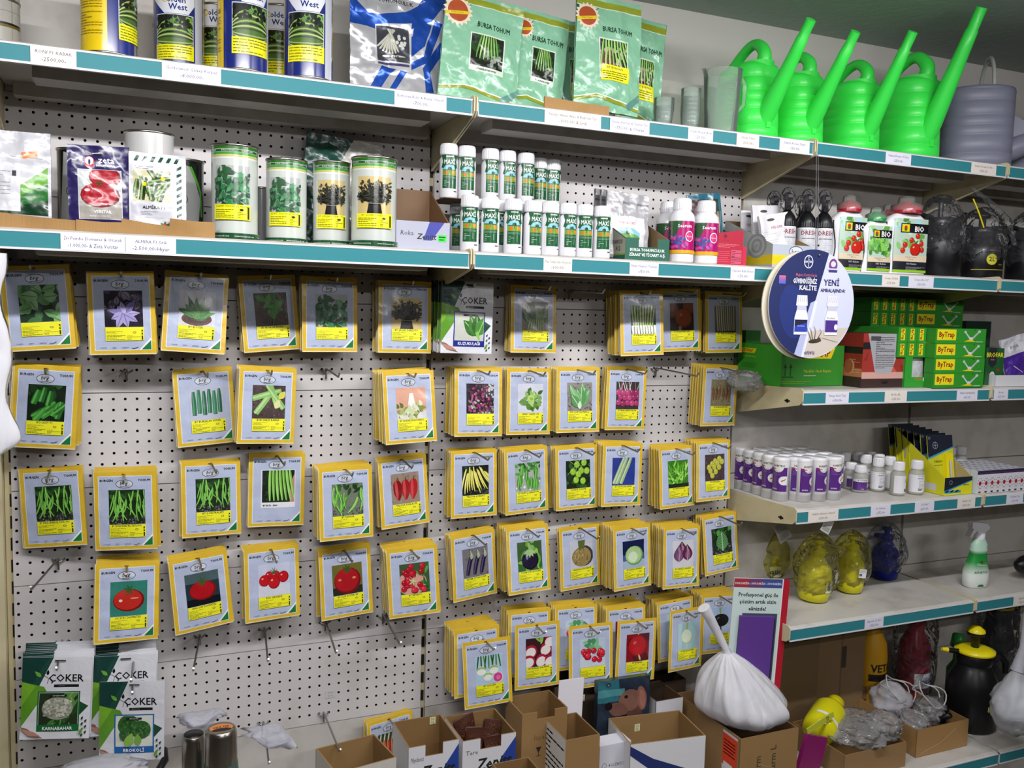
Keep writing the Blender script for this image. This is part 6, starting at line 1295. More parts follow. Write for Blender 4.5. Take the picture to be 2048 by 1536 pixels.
# tall red trap display carton with a V cut front
x0 = at(1722, 772, Y=-.258).x; x1 = at(1806, 773, Y=-.258).x; w = x1 - x0; h = .158; D_ = .12
fa = art_rect(w, h, 'a03028'); R = random.Random(2); fa.win = (-w / 2, 0, w / 2, h); 
for i in range(16): cx, cy = R.uniform(-w / 2, w / 2), R.uniform(.04, h); fa.poly([(cx, cy), (cx + R.uniform(.01, .04), cy + R.uniform(-.02, .02)), (cx + R.uniform(-.01, .02), cy + R.uniform(.01, .04))], R.choice(['b84034', '8a241e', 'c85848', '942c28', 'a83830']))
fa.win = None; fa.rect(-w / 2, 0, w / 2, .03, '3a2422'); fa.rect(-w / 2, .026, w / 2, .045, 'd0a096'); fa.rect(-w / 2, .112, w / 2, .132, '1c1416')
fa.poly([(-w * .4, h), (w * .46, h), (w * .2, .047), (w * .12, .04), (-w * .14, .04), (-w * .2, .047)], 'a8a8ae'); fa.lines(-w * .2, .055, w * .24, .15, 18, '7a7a82', 5, .3); fa.rect(-w * .33, .137, -w * .1, .15, '4a4a50')
fa.ell(w * .05, .014, .013, .004, '120a08'); 
for q in range(6): fa.line([(w * .05 + (q - 2.5) * .004, .015), (w * .05 + (q - 2.5) * .008, .024)], .001, '120a08')
la = art_rect(D_, h, '9a3024'); la.rect(-D_ / 2, 0, D_ / 2, .03, '3a2422'); la.rect(-D_ / 2, .03, D_ / 2, .055, 'c87a50'); la.rect(-D_ / 2, .098, D_ / 2, .118, '181214'); la.ell(D_ * .1, .06, .018, .022, 'd89a6c'); la.ell(D_ * .06, .06, .017, .021, 'b05a3a'); la.lines(D_ * .18, .04, D_ * .42, .085, 6, 'e8c8b8', 3, .15)
ta = Art(); ta.rect(-w / 2, -D_ / 2, w / 2, D_ / 2, '3a1a1c'); ta.rect(-w * .3, -D_ * .3, w * .2, -D_ * .05, 'b0202c')
carton('trap_display', 'tall dark red insect gel carton with a cut-away front', 'box', x0, x1, -.258, Z3 + .001, D_, h, '6a2420', fa, la, ta)
# small green tray with foil sachets
x0 = at(1808, 773, Y=-.265).x; x1 = at(1864, 773, Y=-.265).x; w = x1 - x0; mb = hollow(MB(), w, .09, .092, .002, '2f9a30', '1c6a20', (w * .25, w * .88, .062), .092); fa = Art(); fa.text('TilTRAP', w * .5, .02, .007, 'd8301c', 'c', w * .5); fa.rect(w * .66, .018, w * .86, .028, 'e4e4e8'); fa.emit(mb, flat)
tag(obj('trap_tray', mb, 'card', None, (x0, -.265, Z3 + .001)), 'narrow green open-fronted box holding foil sachets', 'box')
for k in range(3): mb, sf = sheet(art_rect2 if False else (lambda: (lambda q: (q.rect(-.031, -.055, .031, .055, 'c4c4c6'), q.rect(-.031, .035, .031, .038, '9a9a9e'), q)[2])(Art()))(), .062, .11, .003, 40 + k, 'a8a8ac'); tag(obj('foil_sachet', mb, 'foil', None, (x0 + w * .5 - k * .004, -.25 + k * .014, Z3 + .062), (-.06, 0, 0)), 'plain silver foil sachet in the narrow green box', 'sachet', 'foil sachets in the narrow green box')
# rodent glue boxes
BW, BH, BD = .0, .0445, .036
fx0 = at(1866, 774, Y=-.30).x; fx1 = at(1966, 773, Y=-.30).x; LW = fx1 - fx0
def trap_box(front):
    w = LW if front else .036; d = .036 if front else LW
    fa = art_rect(w, .044, '2f9428')
    if front:
        fa.rect(-w * .47, .009, -w * .1, .041, 'f0e018'); fa.text('ByTrap', -w * .285, .018, .016, '8a1a10', 'c', w * .33, bold=.06); fa.line([(w * .2, .01), (w * .08, .034)], .006, 'c8ccd0', .004); fa.line([(w * .2, .01), (w * .36, .036)], .007, 'b8bcc0', .005); fa.ell(w * .2, .014, .008, .005, 'd8dce0'); fa.ell(w * .08, .034, .005, .004, 'c8ccd0'); fa.ell(w * .36, .036, .006, .004, 'c8ccd0'); fa.poly([(w * .05, .006), (w * .3, .005), (w * .2, .012)], 'e8d820'); fa.rect(w * .3, .004, w * .44, .006, 'c8dcc0'); fa.rect(w * .26, .039, w * .28, .042, '123a10')
    else: fa.rect(-.008, .006, .008, .04, 'f0e018'); fa.text('ByTrap', -.005, .038, .0105, '8a1a10', 'l', .030, rot=-pi / 2, bold=.06)
    mb = MB().box((0, 0, 0), (w, d, .0438), '2a8424'); fa.emit(mb, lambda X, Y, H: (X + w / 2, -H, Y)); return mesh('glue_trap_box', mb, 'card')
mf, me_ = trap_box(True), trap_box(False)
for k in range(4): tag(obj('glue_trap_box', mf, 'card', None, (fx0 + .001 * (k % 2), -.30 + .001 * k, Z3 + .001 + k * .0445)), 'green rodent glue box turned front-out, %s of the front stack of four' % ['lowest', 'second', 'third', 'topmost'][k], 'trap box')
for k in range(6):
    tag(obj('glue_trap_box', mf, 'card', None, (at(1834, 600, Y=-.11).x, -.11, Z3 + .001 + k * .0445)), 'green rodent glue box in the rear front-facing column' + (', on top' if k == 5 else ''), 'trap box', None if k == 5 else 'glue boxes under the rear topmost one')
for c in range(8):
    X_ = fx0 - .0375 * (c + 1)
    for k in range(4 if c < 3 else 6):
        Y_ = -.285 + c * .01
        if c >= 3: Y_ = -.12
        X2 = X_ if c < 3 else at(1834, 600, Y=-.12).x - .0375 * (c - 2)
        if c < 3 and k > 3: continue
        if c >= 1 and c < 3 and k < 1: continue
        if c < 3 and X_ < at(1864, 773, Y=-.265).x and k < 2: continue
        tag(obj('glue_trap_box', me_, 'card', None, (X2, Y_ if c >= 3 else -.265, Z3 + .001 + k * .0445)), 'green rodent glue box lying end-out among the stacked ends', 'trap box', 'glue boxes lying end-out')
x0 = at(1968, 770, Y=-.262).x; x1 = at(2004, 770, Y=-.262).x; w = x1 - x0; fa = art_rect(w, .118, '1c5a2c'); fa.text('BROFAR', -w * .0, .09, .0145, 'e8e020', 'c', w * .9, bold=.05); fa.poly([(-w * .35, .118), (w * .1, .118), (w * .1, .07), (-w * .12, .055), (-w * .35, .07)], '22242c'); fa.text('BROFAR', 0, .09, .0145, 'e8e020', 'c', w * .95, bold=.05); fa.text('FRESH', -w * .12, .08, .004, 'e8a0a0', 'c'); fa.ell(-w * .1, .03, .012, .015, 'e0e0e0'); fa.ell(-w * .1, .03, .01, .007, '18181a'); fa.line([(-w * .32, .042), (w * .12, .018)], .0015, 'c02020'); fa.ell(w * .2, .05, .008, .005, '8a3a24')
carton('bait_box', 'dark green upright bait box right of the glue box stack', 'box', x0, x1, -.262, Z3 + .001, .1, .118, '184a26', fa)
carton('bait_box', 'dark green box high at the back under the second shelf', 'box', at(1935, 620, Y=-.06).x, at(1985, 620, Y=-.06).x, -.06, Z3 + .001, .05, .20, '16382a')
mb = hollow(MB(), .2, .17, .055, .002, 'd8d8dc', 'b8b4ac', None, .035); tag(obj('white_tray', mb, 'card', None, (at(1990, 775, Y=-.285).x, -.285, Z3 + .001)), 'low white tray of purple pouches at the right edge', 'tray')
for k in range(4):
    def pp(w, h): a = Art(); a.rect(-w / 2, -h / 2, w / 2, h / 2, 'd8d8e0'); a.rect(-w / 2, -h / 2, w / 2, h * .12, '4a2a90'); a.text('BYFAR', 0, h * .25, .01, '2a2a30', 'c'); a.line([(-w * .2, -h * .1), (w * .1, -h * .3)], .003, 'c8c0e0'); return a
    pouch('purple and white pouch in the white tray, %s' % ['first', 'second', 'third', 'fourth'][k] + ' from the left', 2006 + k * 18, 2056 + k * 20, 672 + k * 2, -.24 + k * .02, Z3 + .005, pp, 'foil', seed=50 + k, edge='c0c0c8', back='c0c0c8', roll=-.25, puff=.01, pm=720)
sd = empty('screwdriver', at(1657, 768, Z=Z3 + .004) + Vector((0, 0, .002)), 'small red and black screwdriver lying before the green carton', 'screwdriver', None, (0, 0, 0))
obj('handle', MB().lathe([(.001, 0), (.0045, .002), (.005, .02), (.004, .03)], 10, None, Matrix.Rotation(pi / 2, 4, 'Y')), 'redcap', sd); obj('shaft', MB().lathe([(.0015, -.03), (.0015, 0)], 8, None, Matrix.Rotation(pi / 2, 4, 'Y')), 'steel', sd); obj('end_cap', MB().lathe([(.0052, .014), (.0052, .03), (.003, .032)], 10, None, Matrix.Rotation(pi / 2, 4, 'Y')), 'black', sd)
tag(obj('film_wad', blob(.045, .05, .032, .35, 2, 34, 24, 6), 'film2', None, at(1492, 762, Y=-.13) + Vector((0, 0, .0))), 'crumpled clear bag bulging over the shelf end beside the brown bean packets', 'bag')

# ---------------------------------------------------------------- fourth shelf: tubes, small bottles, gel display, small boxes
def tube_art(r):
    a = Art(); w = r * 1.12; a.rect(-w, .028, w, .098, '5a3080'); a.ell(-.001, .1, w * .6, .016, 'e6e4e2'); a.rect(-w, .098, w, .12, 'e6e4e2'); a.text('HABITRO', 0, .1, .0062, '17171c', 'c', r * 1.5, bold=.05); a.ell(r * .6, .06, .013, .013, 'e8e6e8'); a.rect(r * .6, .047, w, .073, 'e8e6e8'); a.line([(r * .35, .058), (r * .9, .064)], .0035, 'b83040', .002); a.rect(-w, .093, -w * .3, .0955, 'c83050'); a.lines(-w * .8, .076, w * .3, .09, 4, '9a80b8', 2, .2); a.text('envu', -r * .5, .033, .0065, 'f0eef4', 'c', r * .8); a.rect(-w, .02, w, .0275, 'c8c6c8'); a.lines(-w * .9, .021, w * .9, .0265, 2, '8a8a90', 3, .25)
    a.lines(w * 1.1, .04, w * 1.8, .1, 12, 'a0a0a8', 4, .4); return a
r_ = .0235; tp = empty('powder_tube', (0, 0, 0), 'x', 'tube', None); obj('body', MB().lathe([(.001, 0), (r_, .0), (r_, .116)], 30, None, None, 1, False), 'white', tp)
mb = MB(); tube_art(r_).emit(mb, lambda X, Y, H: ((r_ + .0003 + H) * sin(X / r_), -(r_ + .0003 + H) * cos(X / r_), Y - .0), 2 * pi * r_ / 30); obj('label', mb, 'tin', tp)
obj('cap', MB().lathe([(r_, .114), (r_ + .0006, .116), (r_ + .0006, .124), (r_ - .001, .126), (.001, .126)], 30), 'white', tp)
cnt = 0
def put_tube(x, y, tu, lab, grp):
    global cnt
    o = tp if cnt == 0 else copy_tree(tp); cnt += 1; o.location = (x, y, Z4 + .001); o.rotation_euler[2] = tu; o['label'] = lab
    if grp: o['group'] = grp
for k, (px, py, tu) in enumerate([(1612, 1004, .05), (1642, 1002, .05), (1672, 1000, -.1)]):
    p = at(px, py, Z=Z4); put_tube(p.x, p.y + r_ * .7, tu, 'white and purple ant powder tube, %s of the three standing furthest forward' % ['left', 'middle', 'right'][k], None)
for k in range(5):
    px = [1562, 1538, 1515, 1494, 1476][k]; Y = -.18 + k * .044; p = at(px, 930, Y=Y); put_tube(1.975 if k else 1.978, Y, -1.0, 'white and purple ant powder tube along the shelf end, %s from the front' % ['first', 'second', 'third', 'fourth', 'fifth'][k], None)
for i in range(1, 5):
    for k in range(5):
        x = 1.975 + i * .0495; y = -.19 + k * .0485 + (.0 if i > 1 else 0)
        if i >= 1 and k == 0 and i < 3: y += .0
        put_tube(x, min(y, -.03) if k == 4 else y, -.2, 'white and purple ant powder tube in the packed block', 'ant powder tubes packed behind the front ones')
def small_bottle(label, grp, x, y, r, h, art, turn=0):
    prof = ([(.001, 0), (r * .92, 0), (r, .004), (r, h * .58), (r * .9, h * .66), (r * .66, h * .72), (r * .66, h * .76)], [(r * .74, h * .74), (r * .76, h * .76), (r * .7, h * .985), (r * .64, h), (.001, h)]); return bottle(label, grp, x, y, Z4 + .001, r, h, art, 0, turn=turn, body='frost', prof=prof, name='concentrate_bottle')
def kot(r): a = Art(); w = r * 1.5; a.rect(-w, .008, w, .042, 'e0e0e4'); a.rect(-w, .008, w, .034, '5a3080'); a.text('K-OTHRINE', 0, .036, .0045, '17171c', 'c', r * 1.5, bold=.04); a.ell(r * .9, .02, .005, .006, 'e0e0e4'); a.text('envu', -.002, .011, .0035, 'e8e6ee', 'c'); return a
def sol(r, back=False):
    a = Art(); w = r * 1.8; a.rect(-w, .008, w, .062, 'e2e1e6'); 
    if back: a.poly([(0, .052), (.007, .045), (0, .038), (-.007, .045)], 'c04030'); a.poly([(0, .049), (.004, .045), (0, .041), (-.004, .045)], 'e2e1e6'); a.rect(-.008, .013, .006, .022, '2a2a30'); a.rect(r, .048, w, .05, '3a3070')
    else: a.text('SOLFAC', .004, .056, .0045, '33333a', 'c', r); a.rect(-.008, .05, .01, .0518, '3a3070'); a.lines(-.004, .018, .013, .046, 10, '8a8a94', 3, .35); a.lines(-.006, .012, .008, .02, 2, '2a2a34', 2, .6)
    return a
for k, (px, py, tu, lab, art, h, r) in enumerate([(1727, 986, -.3, 'small squat bottle with purple label, foremost of the two', kot, .083, .0225), (1708, 979, .2, 'small squat bottle turned sideways behind the purple-label one', kot, .083, .0215), (1762, 984, -.35, 'clear bottle with white label, left of the foremost concentrate bottles', sol, .105, .0215), (1803, 992, .5, 'clear bottle turned to show a red hazard diamond', lambda r: sol(r, True), .103, .0225), (1840, 990, -.3, 'clear white-label bottle beside the yellow gel display', sol, .105, .023), (1785, 981, -.3, 'clear white-label bottle standing between two front ones', sol, .105, .0215)]):
    p = at(px, py, Z=Z4); small_bottle(lab, None, p.x, p.y + r * .75 + .0, r, h, art(r), tu)
sb = small_bottle('clear white-capped bottle in the rear rows', 'concentrate bottles in the rear rows', 2.33, -.03, .0215, .105, sol(.0215)); first = True
for r0 in range(4):
    for c in range(4):
        x = 2.27 + c * .048 + r0 * .012; y = -.14 + r0 * .046 - c * .006
        if (r0 == 0 and c > 1) or y > -.026: continue
        if any(abs(x - at(px, py, Z=Z4).x) < .036 and abs(y - (at(px, py, Z=Z4).y + .016)) < .036 for px, py in ((1727, 986), (1708, 979), (1762, 984), (1803, 992), (1840, 990), (1785, 981))): continue
        o = sb if first else copy_tree(sb); first = False; o.location = (x, y, Z4 + .001)
# yellow display of gel blister cards
x0 = at(1888, 990, Y=-.285).x; x1 = at(1943, 984, Y=-.285).x; w = x1 - x0; D_ = .20; hf = .055; hb = .18
mb = hollow(MB(), w, D_, hb, .0025, 'd2cf1c', 'b8a878', None, hf); fa = Art(); fa.rect(0, 0, w, hf, 'dcd818'); fa.poly([(0, hf), (w, hf), (w, hf * .8), (0, hf * .25)], '131c2c'); fa.poly([(0, hf * .25), (w, hf * .8), (w, hf * .74), (0, hf * .16)], '3a90c0'); fa.text('Habitro', w * .78, hf * .5, .006, '17171c', 'c', bold=.04); fa.ring(w * .22, hf * .72, .006, .006, .0008, 'c8ccd4', '131c2c'); fa.rect(w * .02, .006, w * .6, .014, '3a90c0'); 
for q in (.1, .28, .46): fa.ell(w * q, .012, .008, .003, '131c2c', .3)
fa.emit(mb, flat); la = Art(); la.poly([(-D_ / 2, 0), (D_ / 2, 0), (D_ / 2, hf), (-D_ / 2, hb)], 'd0cc1a'); la.rect(D_ * .0, .01, D_ * .35, .03, 'c8c8cc'); la.rect(-D_ * .3, .09, -D_ * .26, .125, 'a8a08c'); la.emit(mb, lambda X, Y, H: (-H, D_ / 2 - X, Y))
tag(obj('gel_display', mb, 'card', None, (x0, -.285, Z4 + .001)), 'bright yellow display box with a tall triangular side', 'display box')
def bl(w, h): a = Art(); X = lambda u: (u - .5) * w; Y = lambda v: (.5 - v) * h; a.rect(X(0), Y(1), X(1), Y(0), 'c8c81c'); a.poly([(X(0), Y(0)), (X(1), Y(0)), (X(1), Y(.24)), (X(0), Y(.44))], '10182a'); a.poly([(X(0), Y(.44)), (X(1), Y(.24)), (X(1), Y(.27)), (X(0), Y(.48))], '3a90c0'); a.ring(X(.3), Y(.2), .011, .011, .0012, 'a8acb4', '10182a'); a.line([(X(.22), Y(.2)), (X(.38), Y(.2))], .0012, 'a8acb4'); a.line([(X(.3), Y(.14)), (X(.3), Y(.26))], .0012, 'a8acb4'); a.text('Habitro', X(.4), Y(.55), .0085, '17171c', 'c', bold=.04); a.lines(X(.2), Y(.62), X(.6), Y(.58), 1, '6a6a20', 2, .3); a.ring(X(.08), Y(.05), .004, .004, .0008, 'a8acb4', '10182a'); return a
for k in range(7):
    hh = .155; ww = w * .92; mb, sf = sheet(bl(ww, hh), ww, hh, .001, 60, 'c8c81c', .002, back='10182a', wr=0)
    cd = tag(obj('gel_card', mb, 'card', None, (x0 + w / 2 - .002 * k, -.215 + k * .024, Z4 + .0875 + .003 * k + .01), (-.16, .0, 0)), 'navy and yellow gel blister card, %s in the yellow display' % ['foremost', 'second', 'third', 'fourth', 'fifth', 'sixth', 'rearmost'][k], 'blister card')
    if k == 0:
        obj('blister', MB().box((.004, -.016, -.07), (.034, -.002, .02)), 'yel', cd); obj('syringe', MB().lathe([(.004, -.06), (.004, -.01), (.002, 0)], 10, None, Matrix.Translation((.018, -.02, .0))), 'lgrey', cd)
# small white boxes with a red dot
def dotbox():
    w = .0265; a = art_rect(w, .072, 'dddce2'); a.rect(-w / 2, .06, w / 2, .072, '20204c'); a.text('TetraCur', 0, .063, .0035, 'c84050', 'c', w * .8); a.ell(0, .032, .006, .007, 'b0142c'); a.rect(-.005, .002, .005, .007, '20203c')
    for q in range(10): t_ = 2 * pi * q / 10; a.ell(.0098 * cos(t_), .032 + .016 * sin(t_), .0013, .0022, '2a2a30', t_ + pi / 2, 6)
    mb = MB().box((-w / 2 + .0003, 0, 0), (w / 2 - .0003, .026, .072), 'd4d4da'); a.emit(mb, flat); la = art_rect(.026, .072, 'cfd8de'); la.emit(mb, lambda X, Y, H: (-w / 2 + .0003 - H, .013 - X, Y)); ta = Art(); ta.rect(-w * .3, -.008, w * .3, .006, '8a8ca0'); ta.emit(mb, lambda X, Y, H: (X, .013 + Y, .072 + H)); return mesh('small_box', mb, 'card')
dm = dotbox(); bx0 = at(1953, 987, Y=-.295).x + .013
for r0 in range(6):
    for c in range(8):
        lab = 'small white box with a red ball print in the front row' if r0 == 0 else 'small white box with a red ball print behind the front row'
        tag(obj('small_box', dm, 'card', None, (bx0 + c * .0268, -.295 + r0 * .0265, Z4 + .001)), lab, 'box', 'front row of small red-dot boxes' if r0 == 0 else 'small red-dot boxes behind the front row')
for c in range(3): small_bottle('white-capped clear bottle at the back right of the fourth shelf', 'clear bottles at the back right', bx0 + .09 + c * .05, -.06, .024, .105, sol(.024))

# ---------------------------------------------------------------- fifth shelf: sprayers in film
def hand_sprayer(label, px, py, r, h, m, seed, txt=None, tag_=None, fil=1.45, lean=0, turn=0, Z=None):
    Z = Z or Z5; p = at(px, py, Z=Z); t = empty('garden_sprayer', (p.x, p.y + r * .85, Z + .001), label, 'sprayer', None, (lean, 0, turn))
    obj('tank', MB().lathe([(.001, 0), (r * .6, 0), (r * .9, .006), (r, .03), (r, h * .45), (r * .9, h * .56), (r * .6, h * .66), (r * .42, h * .74), (r * .42, h * .78)], 30), m, t)
    obj('pump_head', MB().lathe([(r * .46, h * .76), (r * .5, h * .78), (r * .5, h * .86), (r * .2, h * .88), (r * .2, h * .94), (r * .35, h * .95), (r * .35, h), (.001, h)], 20), m, t)
    obj('nozzle', MB().tube([(0, 0, h * .84), (-r * .9, -.01, h * .87), (-r * 1.1, -.01, h * .87)], [.008, .007, .005], 10), m, t)
    obj('film_bag', blob(r * fil, r * fil * .92, h * .56, .16, seed, 36, 28, 6, T=Matrix.Translation((0, 0, h * .545))), 'filmy' if m == 'yclear' else 'film', t)
    if txt:
        a = Art(); a.rect(-.028, h * .2, .03, h * .38, 'e4e6ea'); a.text(txt, .0, h * .25, .018, '1c4a6a', 'c', .05, bold=.05); mb = MB(); a.emit(mb, lambda X, Y, H: ((r + .003 + H) * sin(X / r), -(r + .003 + H) * cos(X / r), Y), 2 * pi * r / 30); obj('label', mb, 'card', t)
    if tag_:
        x, z, rz = tag_; a = Art(); a.rect(-.012, -.014, .012, .014, 'dcdce0'); a.lines(-.01, -.012, .01, -.002, 1, '20201c', 3, .8); a.lines(-.01, .002, .01, .012, 3, '3a3a40', 4, .3); mb = MB(); a.emit(mb, flat); obj('barcode_sticker', mb, 'card', t, (x, -r * fil * .93, z), (0, rz, 0))
    return t
hand_sprayer('yellow see-through garden sprayer with a half-hidden white label, leftmost', 1550, 1176, .047, .19, 'yclear', 4, 'matic', turn=-.3)
hand_sprayer('yellow garden sprayer standing behind between the two front ones', 1612, 1140, .045, .19, 'yclear', 11, turn=-.3, fil=1.12)
hand_sprayer('yellow garden sprayer wrapped in film, standing furthest forward', 1645, 1208, .05, .19, 'yclear', 5, 'fioO', (-.01, .09, -.2), turn=.5, lean=.05)
hand_sprayer('yellow garden sprayer right of the foremost one', 1716, 1190, .042, .18, 'yclear', 6, None, (.01, .075, .1), turn=-.3)
hand_sprayer('dark blue garden sprayer wrapped in clear film', 1786, 1164, .044, .175, 'bclear', 8, turn=-.3)
def hangtag(label, p, w, h, rz, col='b4b4ae'):
    a = Art(); a.rect(-w / 2, -h / 2, w / 2, h / 2, col); a.lines(-w * .4, h * .0, w * .4, h * .42, 7, '8a8a86', 3, .3); a.rect(-w * .4, -h * .4, w * .4, -h * .05, '9a9c92'); mb = MB().box((-w / 2, 0, -h / 2), (w / 2, .0015, h / 2), col); a.emit(mb, flat); tag(obj('leaflet', mb, 'card', None, p, (0, rz, 0)), label, 'leaflet')
hangtag('grey printed leaflet hanging tilted over the leftmost yellow sprayer', at(1566, 1063, Y=-.16), .045, .062, -.5); hangtag('pale leaflet tip showing above the foremost yellow sprayer', at(1655, 1052, Y=-.29), .035, .04, .5, 'c8c8c4')
# green and white trigger bottle
p = at(1965, 1178, Z=Z5); t = empty('trigger_bottle', (p.x, p.y + .03, Z5 + .001), 'white and green trigger spray bottle standing alone on the fifth shelf', 'spray bottle', None, (0, 0, -.15))
M['grad'] = None
m, tt, b = nt('green_fade_plastic'); tc = tt.nodes.new('ShaderNodeTexCoord'); se = tt.nodes.new('ShaderNodeSeparateXYZ'); cr = tt.nodes.new('ShaderNodeValToRGB'); mr = tt.nodes.new('ShaderNodeMapRange'); mr.inputs[1].default_value = 0; mr.inputs[2].default_value = .2
tt.links.new(tc.outputs['Object'], se.inputs[0]); tt.links.new(se.outputs[2], mr.inputs[0]); tt.links.new(mr.outputs[0], cr.inputs[0]); tt.links.new(cr.outputs[0], b.inputs['Base Color']); b.inputs['Roughness'].default_value = .3
e = cr.color_ramp.elements; e[0].position = .22; e[0].color = (*lin('e4ece6'), 1); e[1].position = .42; e[1].color = (*lin('2a9a44'), 1)
for ps, c in ((.56, '1f8a3a'), (.62, 'bfe0cc'), (1.0, 'a8d4bc')): q = e.new(ps); q.color = (*lin(c), 1)
M['grad'] = m
rings = []; n = 30
for z, rx, ry, cx in ((0, .036, .022, 0), (.004, .041, .026, 0), (.03, .044, .028, 0), (.055, .043, .027, 0), (.085, .034, .022, .002), (.11, .028, .02, .004), (.117, .027, .019, .004), (.125, .031, .02, .005), (.133, .027, .018, .005), (.141, .029, .018, .006), (.15, .023, .016, .006), (.16, .018, .015, .006)): rings.append([(cx + rx * math.copysign(abs(cos(2 * pi * i / n)) ** .8, cos(2 * pi * i / n)), ry * math.copysign(abs(sin(2 * pi * i / n)) ** .8, sin(2 * pi * i / n)), z) for i in range(n)])
obj('body', MB().loft(rings), 'grad', t); obj('collar', MB().lathe([(.016, .158), (.0165, .16), (.0165, .18), (.014, .182)], 20, None, Matrix.Translation((.006, 0, 0))), 'white', t)
obj('trigger_head', MB().prism([(-.034, .205), (-.036, .198), (-.028, .196), (-.042, .17), (-.036, .167), (-.016, .19), (-.008, .178), (.016, .178), (.018, .184), (.032, .192), (.034, .2), (.022, .212), (-.026, .218), (-.034, .216)], -.011, .011, 1), 'white', t)
a = Art(); a.text('ASPARTOX', -.002, .05, .0075, '1c5a2c', 'c', .05, bold=.03); a.lines(-.02, .075, .014, .085, 2, 'e4ece6', 3, .3); a.ell(-.003, .09, .005, .004, '7a3a1c'); 
for q in range(7): a.ell(-.022 + q * .007, .03, .0018, .0018, '2a2a2c', 0, 8)
a.poly([(-.014, .006), (.012, .006), (.006, .013), (-.008, .013)], '1c6a34'); mb = MB(); a.emit(mb, lambda X, Y, H: (X, -.0275 - H + .004 * (X / .03) ** 2, Y), .006); obj('print', mb, 'card', t)
tag(obj('black_pump_head', blob(.075, .034, .036, .05, 4), 'black', None, at(2044, 1131, Y=-.2) + Vector((.045, 0, 0))), 'rounded black sprayer head at the right edge of the fifth shelf', 'sprayer')

# ---------------------------------------------------------------- lowest shelf of the third bay
carton('carton', 'old brown carton standing at the left back of the lowest shelf', 'carton', 2.03, 2.20, -.14, Z6 + .001, .13, .36, '6f5a40', None, None, None, None, 'card'); carton('carton', 'old brown carton with a taped seam beside the poster board', 'carton', 2.205, 2.40, -.13, Z6 + .001, .12, .335, '7d6546', (lambda a: (a.rect(-.003, 0, .003, .33, '6a5236'), a.rect(.0, .2, .02, .27, '3a3028'), a)[-1])(Art()), None, None, None, 'card')
def tank(label, x, y, r, h, m, art=None, fil=None, seed=3):
    t = empty('garden_sprayer', (x, y, Z6 + .001), label, 'sprayer'); obj('tank', MB().lathe([(.001, 0), (r * .95, 0), (r, .008), (r, h * .5), (r * .9, h * .6), (r * .5, h * .7), (r * .45, h * .74)], 30), m, t); obj('pump_head', MB().lathe([(r * .5, h * .72), (r * .52, h * .82), (r * .25, h * .84), (r * .22, h * .95), (r * .5, h * .97), (r * .5, h), (.001, h)], 20), 'black' if m == 'org' else m, t)
    if art: mb = MB(); art.emit(mb, lambda X, Y, H: ((r + .0006 + H) * sin(X / r), -(r + .0006 + H) * cos(X / r), Y), 2 * pi * r / 30); obj('label', mb, 'card', t)
    if fil: obj('film_bag', blob(r * fil, r * fil, h * .54, .14, seed, 32, 24, 6, T=Matrix.Translation((0, 0, h * .53))), 'film', t)
a = Art(); a.text('VETA', 0, .165, .026, '17170f', 'c', .08, bold=.06); a.rect(-.045, .135, .045, .158, '17170f'); tank('yellow and black sprayer bottle behind the brown tray', 2.47, -.09, .05, .42, 'org', a)
a = Art(); a.rect(-.04, .1, .045, .15, 'd8dade'); a.text('matic', .006, .115, .02, '1c3a9a', 'c', .07, bold=.04); tank('dark red sprayer in clear film at the back of the lowest shelf', 2.63, -.12, .052, .40, 'rclear', a, 1.35, 5)
pump_sprayer('black pressure sprayer with bright yellow ring and knob', 1942, -.26, Z6, .078, .32, text='garden', trim='yel', turn=-.25)
pump_sprayer('black and yellow sprayer in film behind the yellow-ringed one', 1985, -.10, Z6, .06, .40, trim='yel', film=(1.2, 6))
# brown tray with film-wrapped parts
x0, x1 = 2.39, 2.605; mb = hollow(MB(), x1 - x0, .27, .085, .004, 'a5804f', '8a6a40'); fa = Art(); fa.line([(.02, .01), (.1, .03), (.16, .065)], .0015, 'c8a878'); fa.text('X', .11, .04, .008, '7a5a34'); fa.emit(mb, flat); tag(obj('carton_tray', mb, 'card', None, (x0, -.36, Z6 + .001)), 'open brown cardboard tray holding film-wrapped sprayer parts', 'tray')
for k, (dx, dy, rx, ry, rz, sd_) in enumerate([(.07, .17, .06, .06, .06, 3), (.15, .09, .05, .05, .04, 6), (.05, .06, .04, .05, .03, 9)]): tag(obj('wrapped_part', blob(rx, ry, rz, .35, sd_, 30, 20, 5), 'film2' if k else 'milky', None, (x0 + dx, -.36 + dy, Z6 + .075 + rz * .3)), 'clear film bundle in the brown tray, %s' % ['largest, at the back', 'over the black nozzles', 'low at the front left'][k], 'film bundle')
for k, (dx, dy, r1) in enumerate([(.08, .16, .06), (.15, .10, .055)]):
    pts = [(r1 * cos(q * .35) * (1 + .06 * sin(q)), r1 * .8 * sin(q * .35) * (1 + .05 * cos(q * 1.3)), .012 * sin(q * .8) + .001 * q) for q in range(30)]; tag(obj('clear_hose', MB().tube(pts, .0022, 6), 'lgrey', None, (x0 + dx, -.36 + dy, Z6 + .125), (.5, .2, 0)), 'coiled thin clear hose in the brown tray, %s' % ['left coil', 'right coil'][k], 'hose')
for k in range(3): tag(obj('nozzle_part', MB().lathe([(.001, 0), (.016, 0), (.018, .01), (.009, .02), (.009, .045), (.001, .045)], 16), 'black', None, (x0 + .15 + .02 * (k % 2), -.36 + .05 + k * .035, Z6 + .075), (.9, .4 * k, 0)), 'black plastic nozzle in the brown tray', 'nozzle', 'black nozzles in the brown tray')
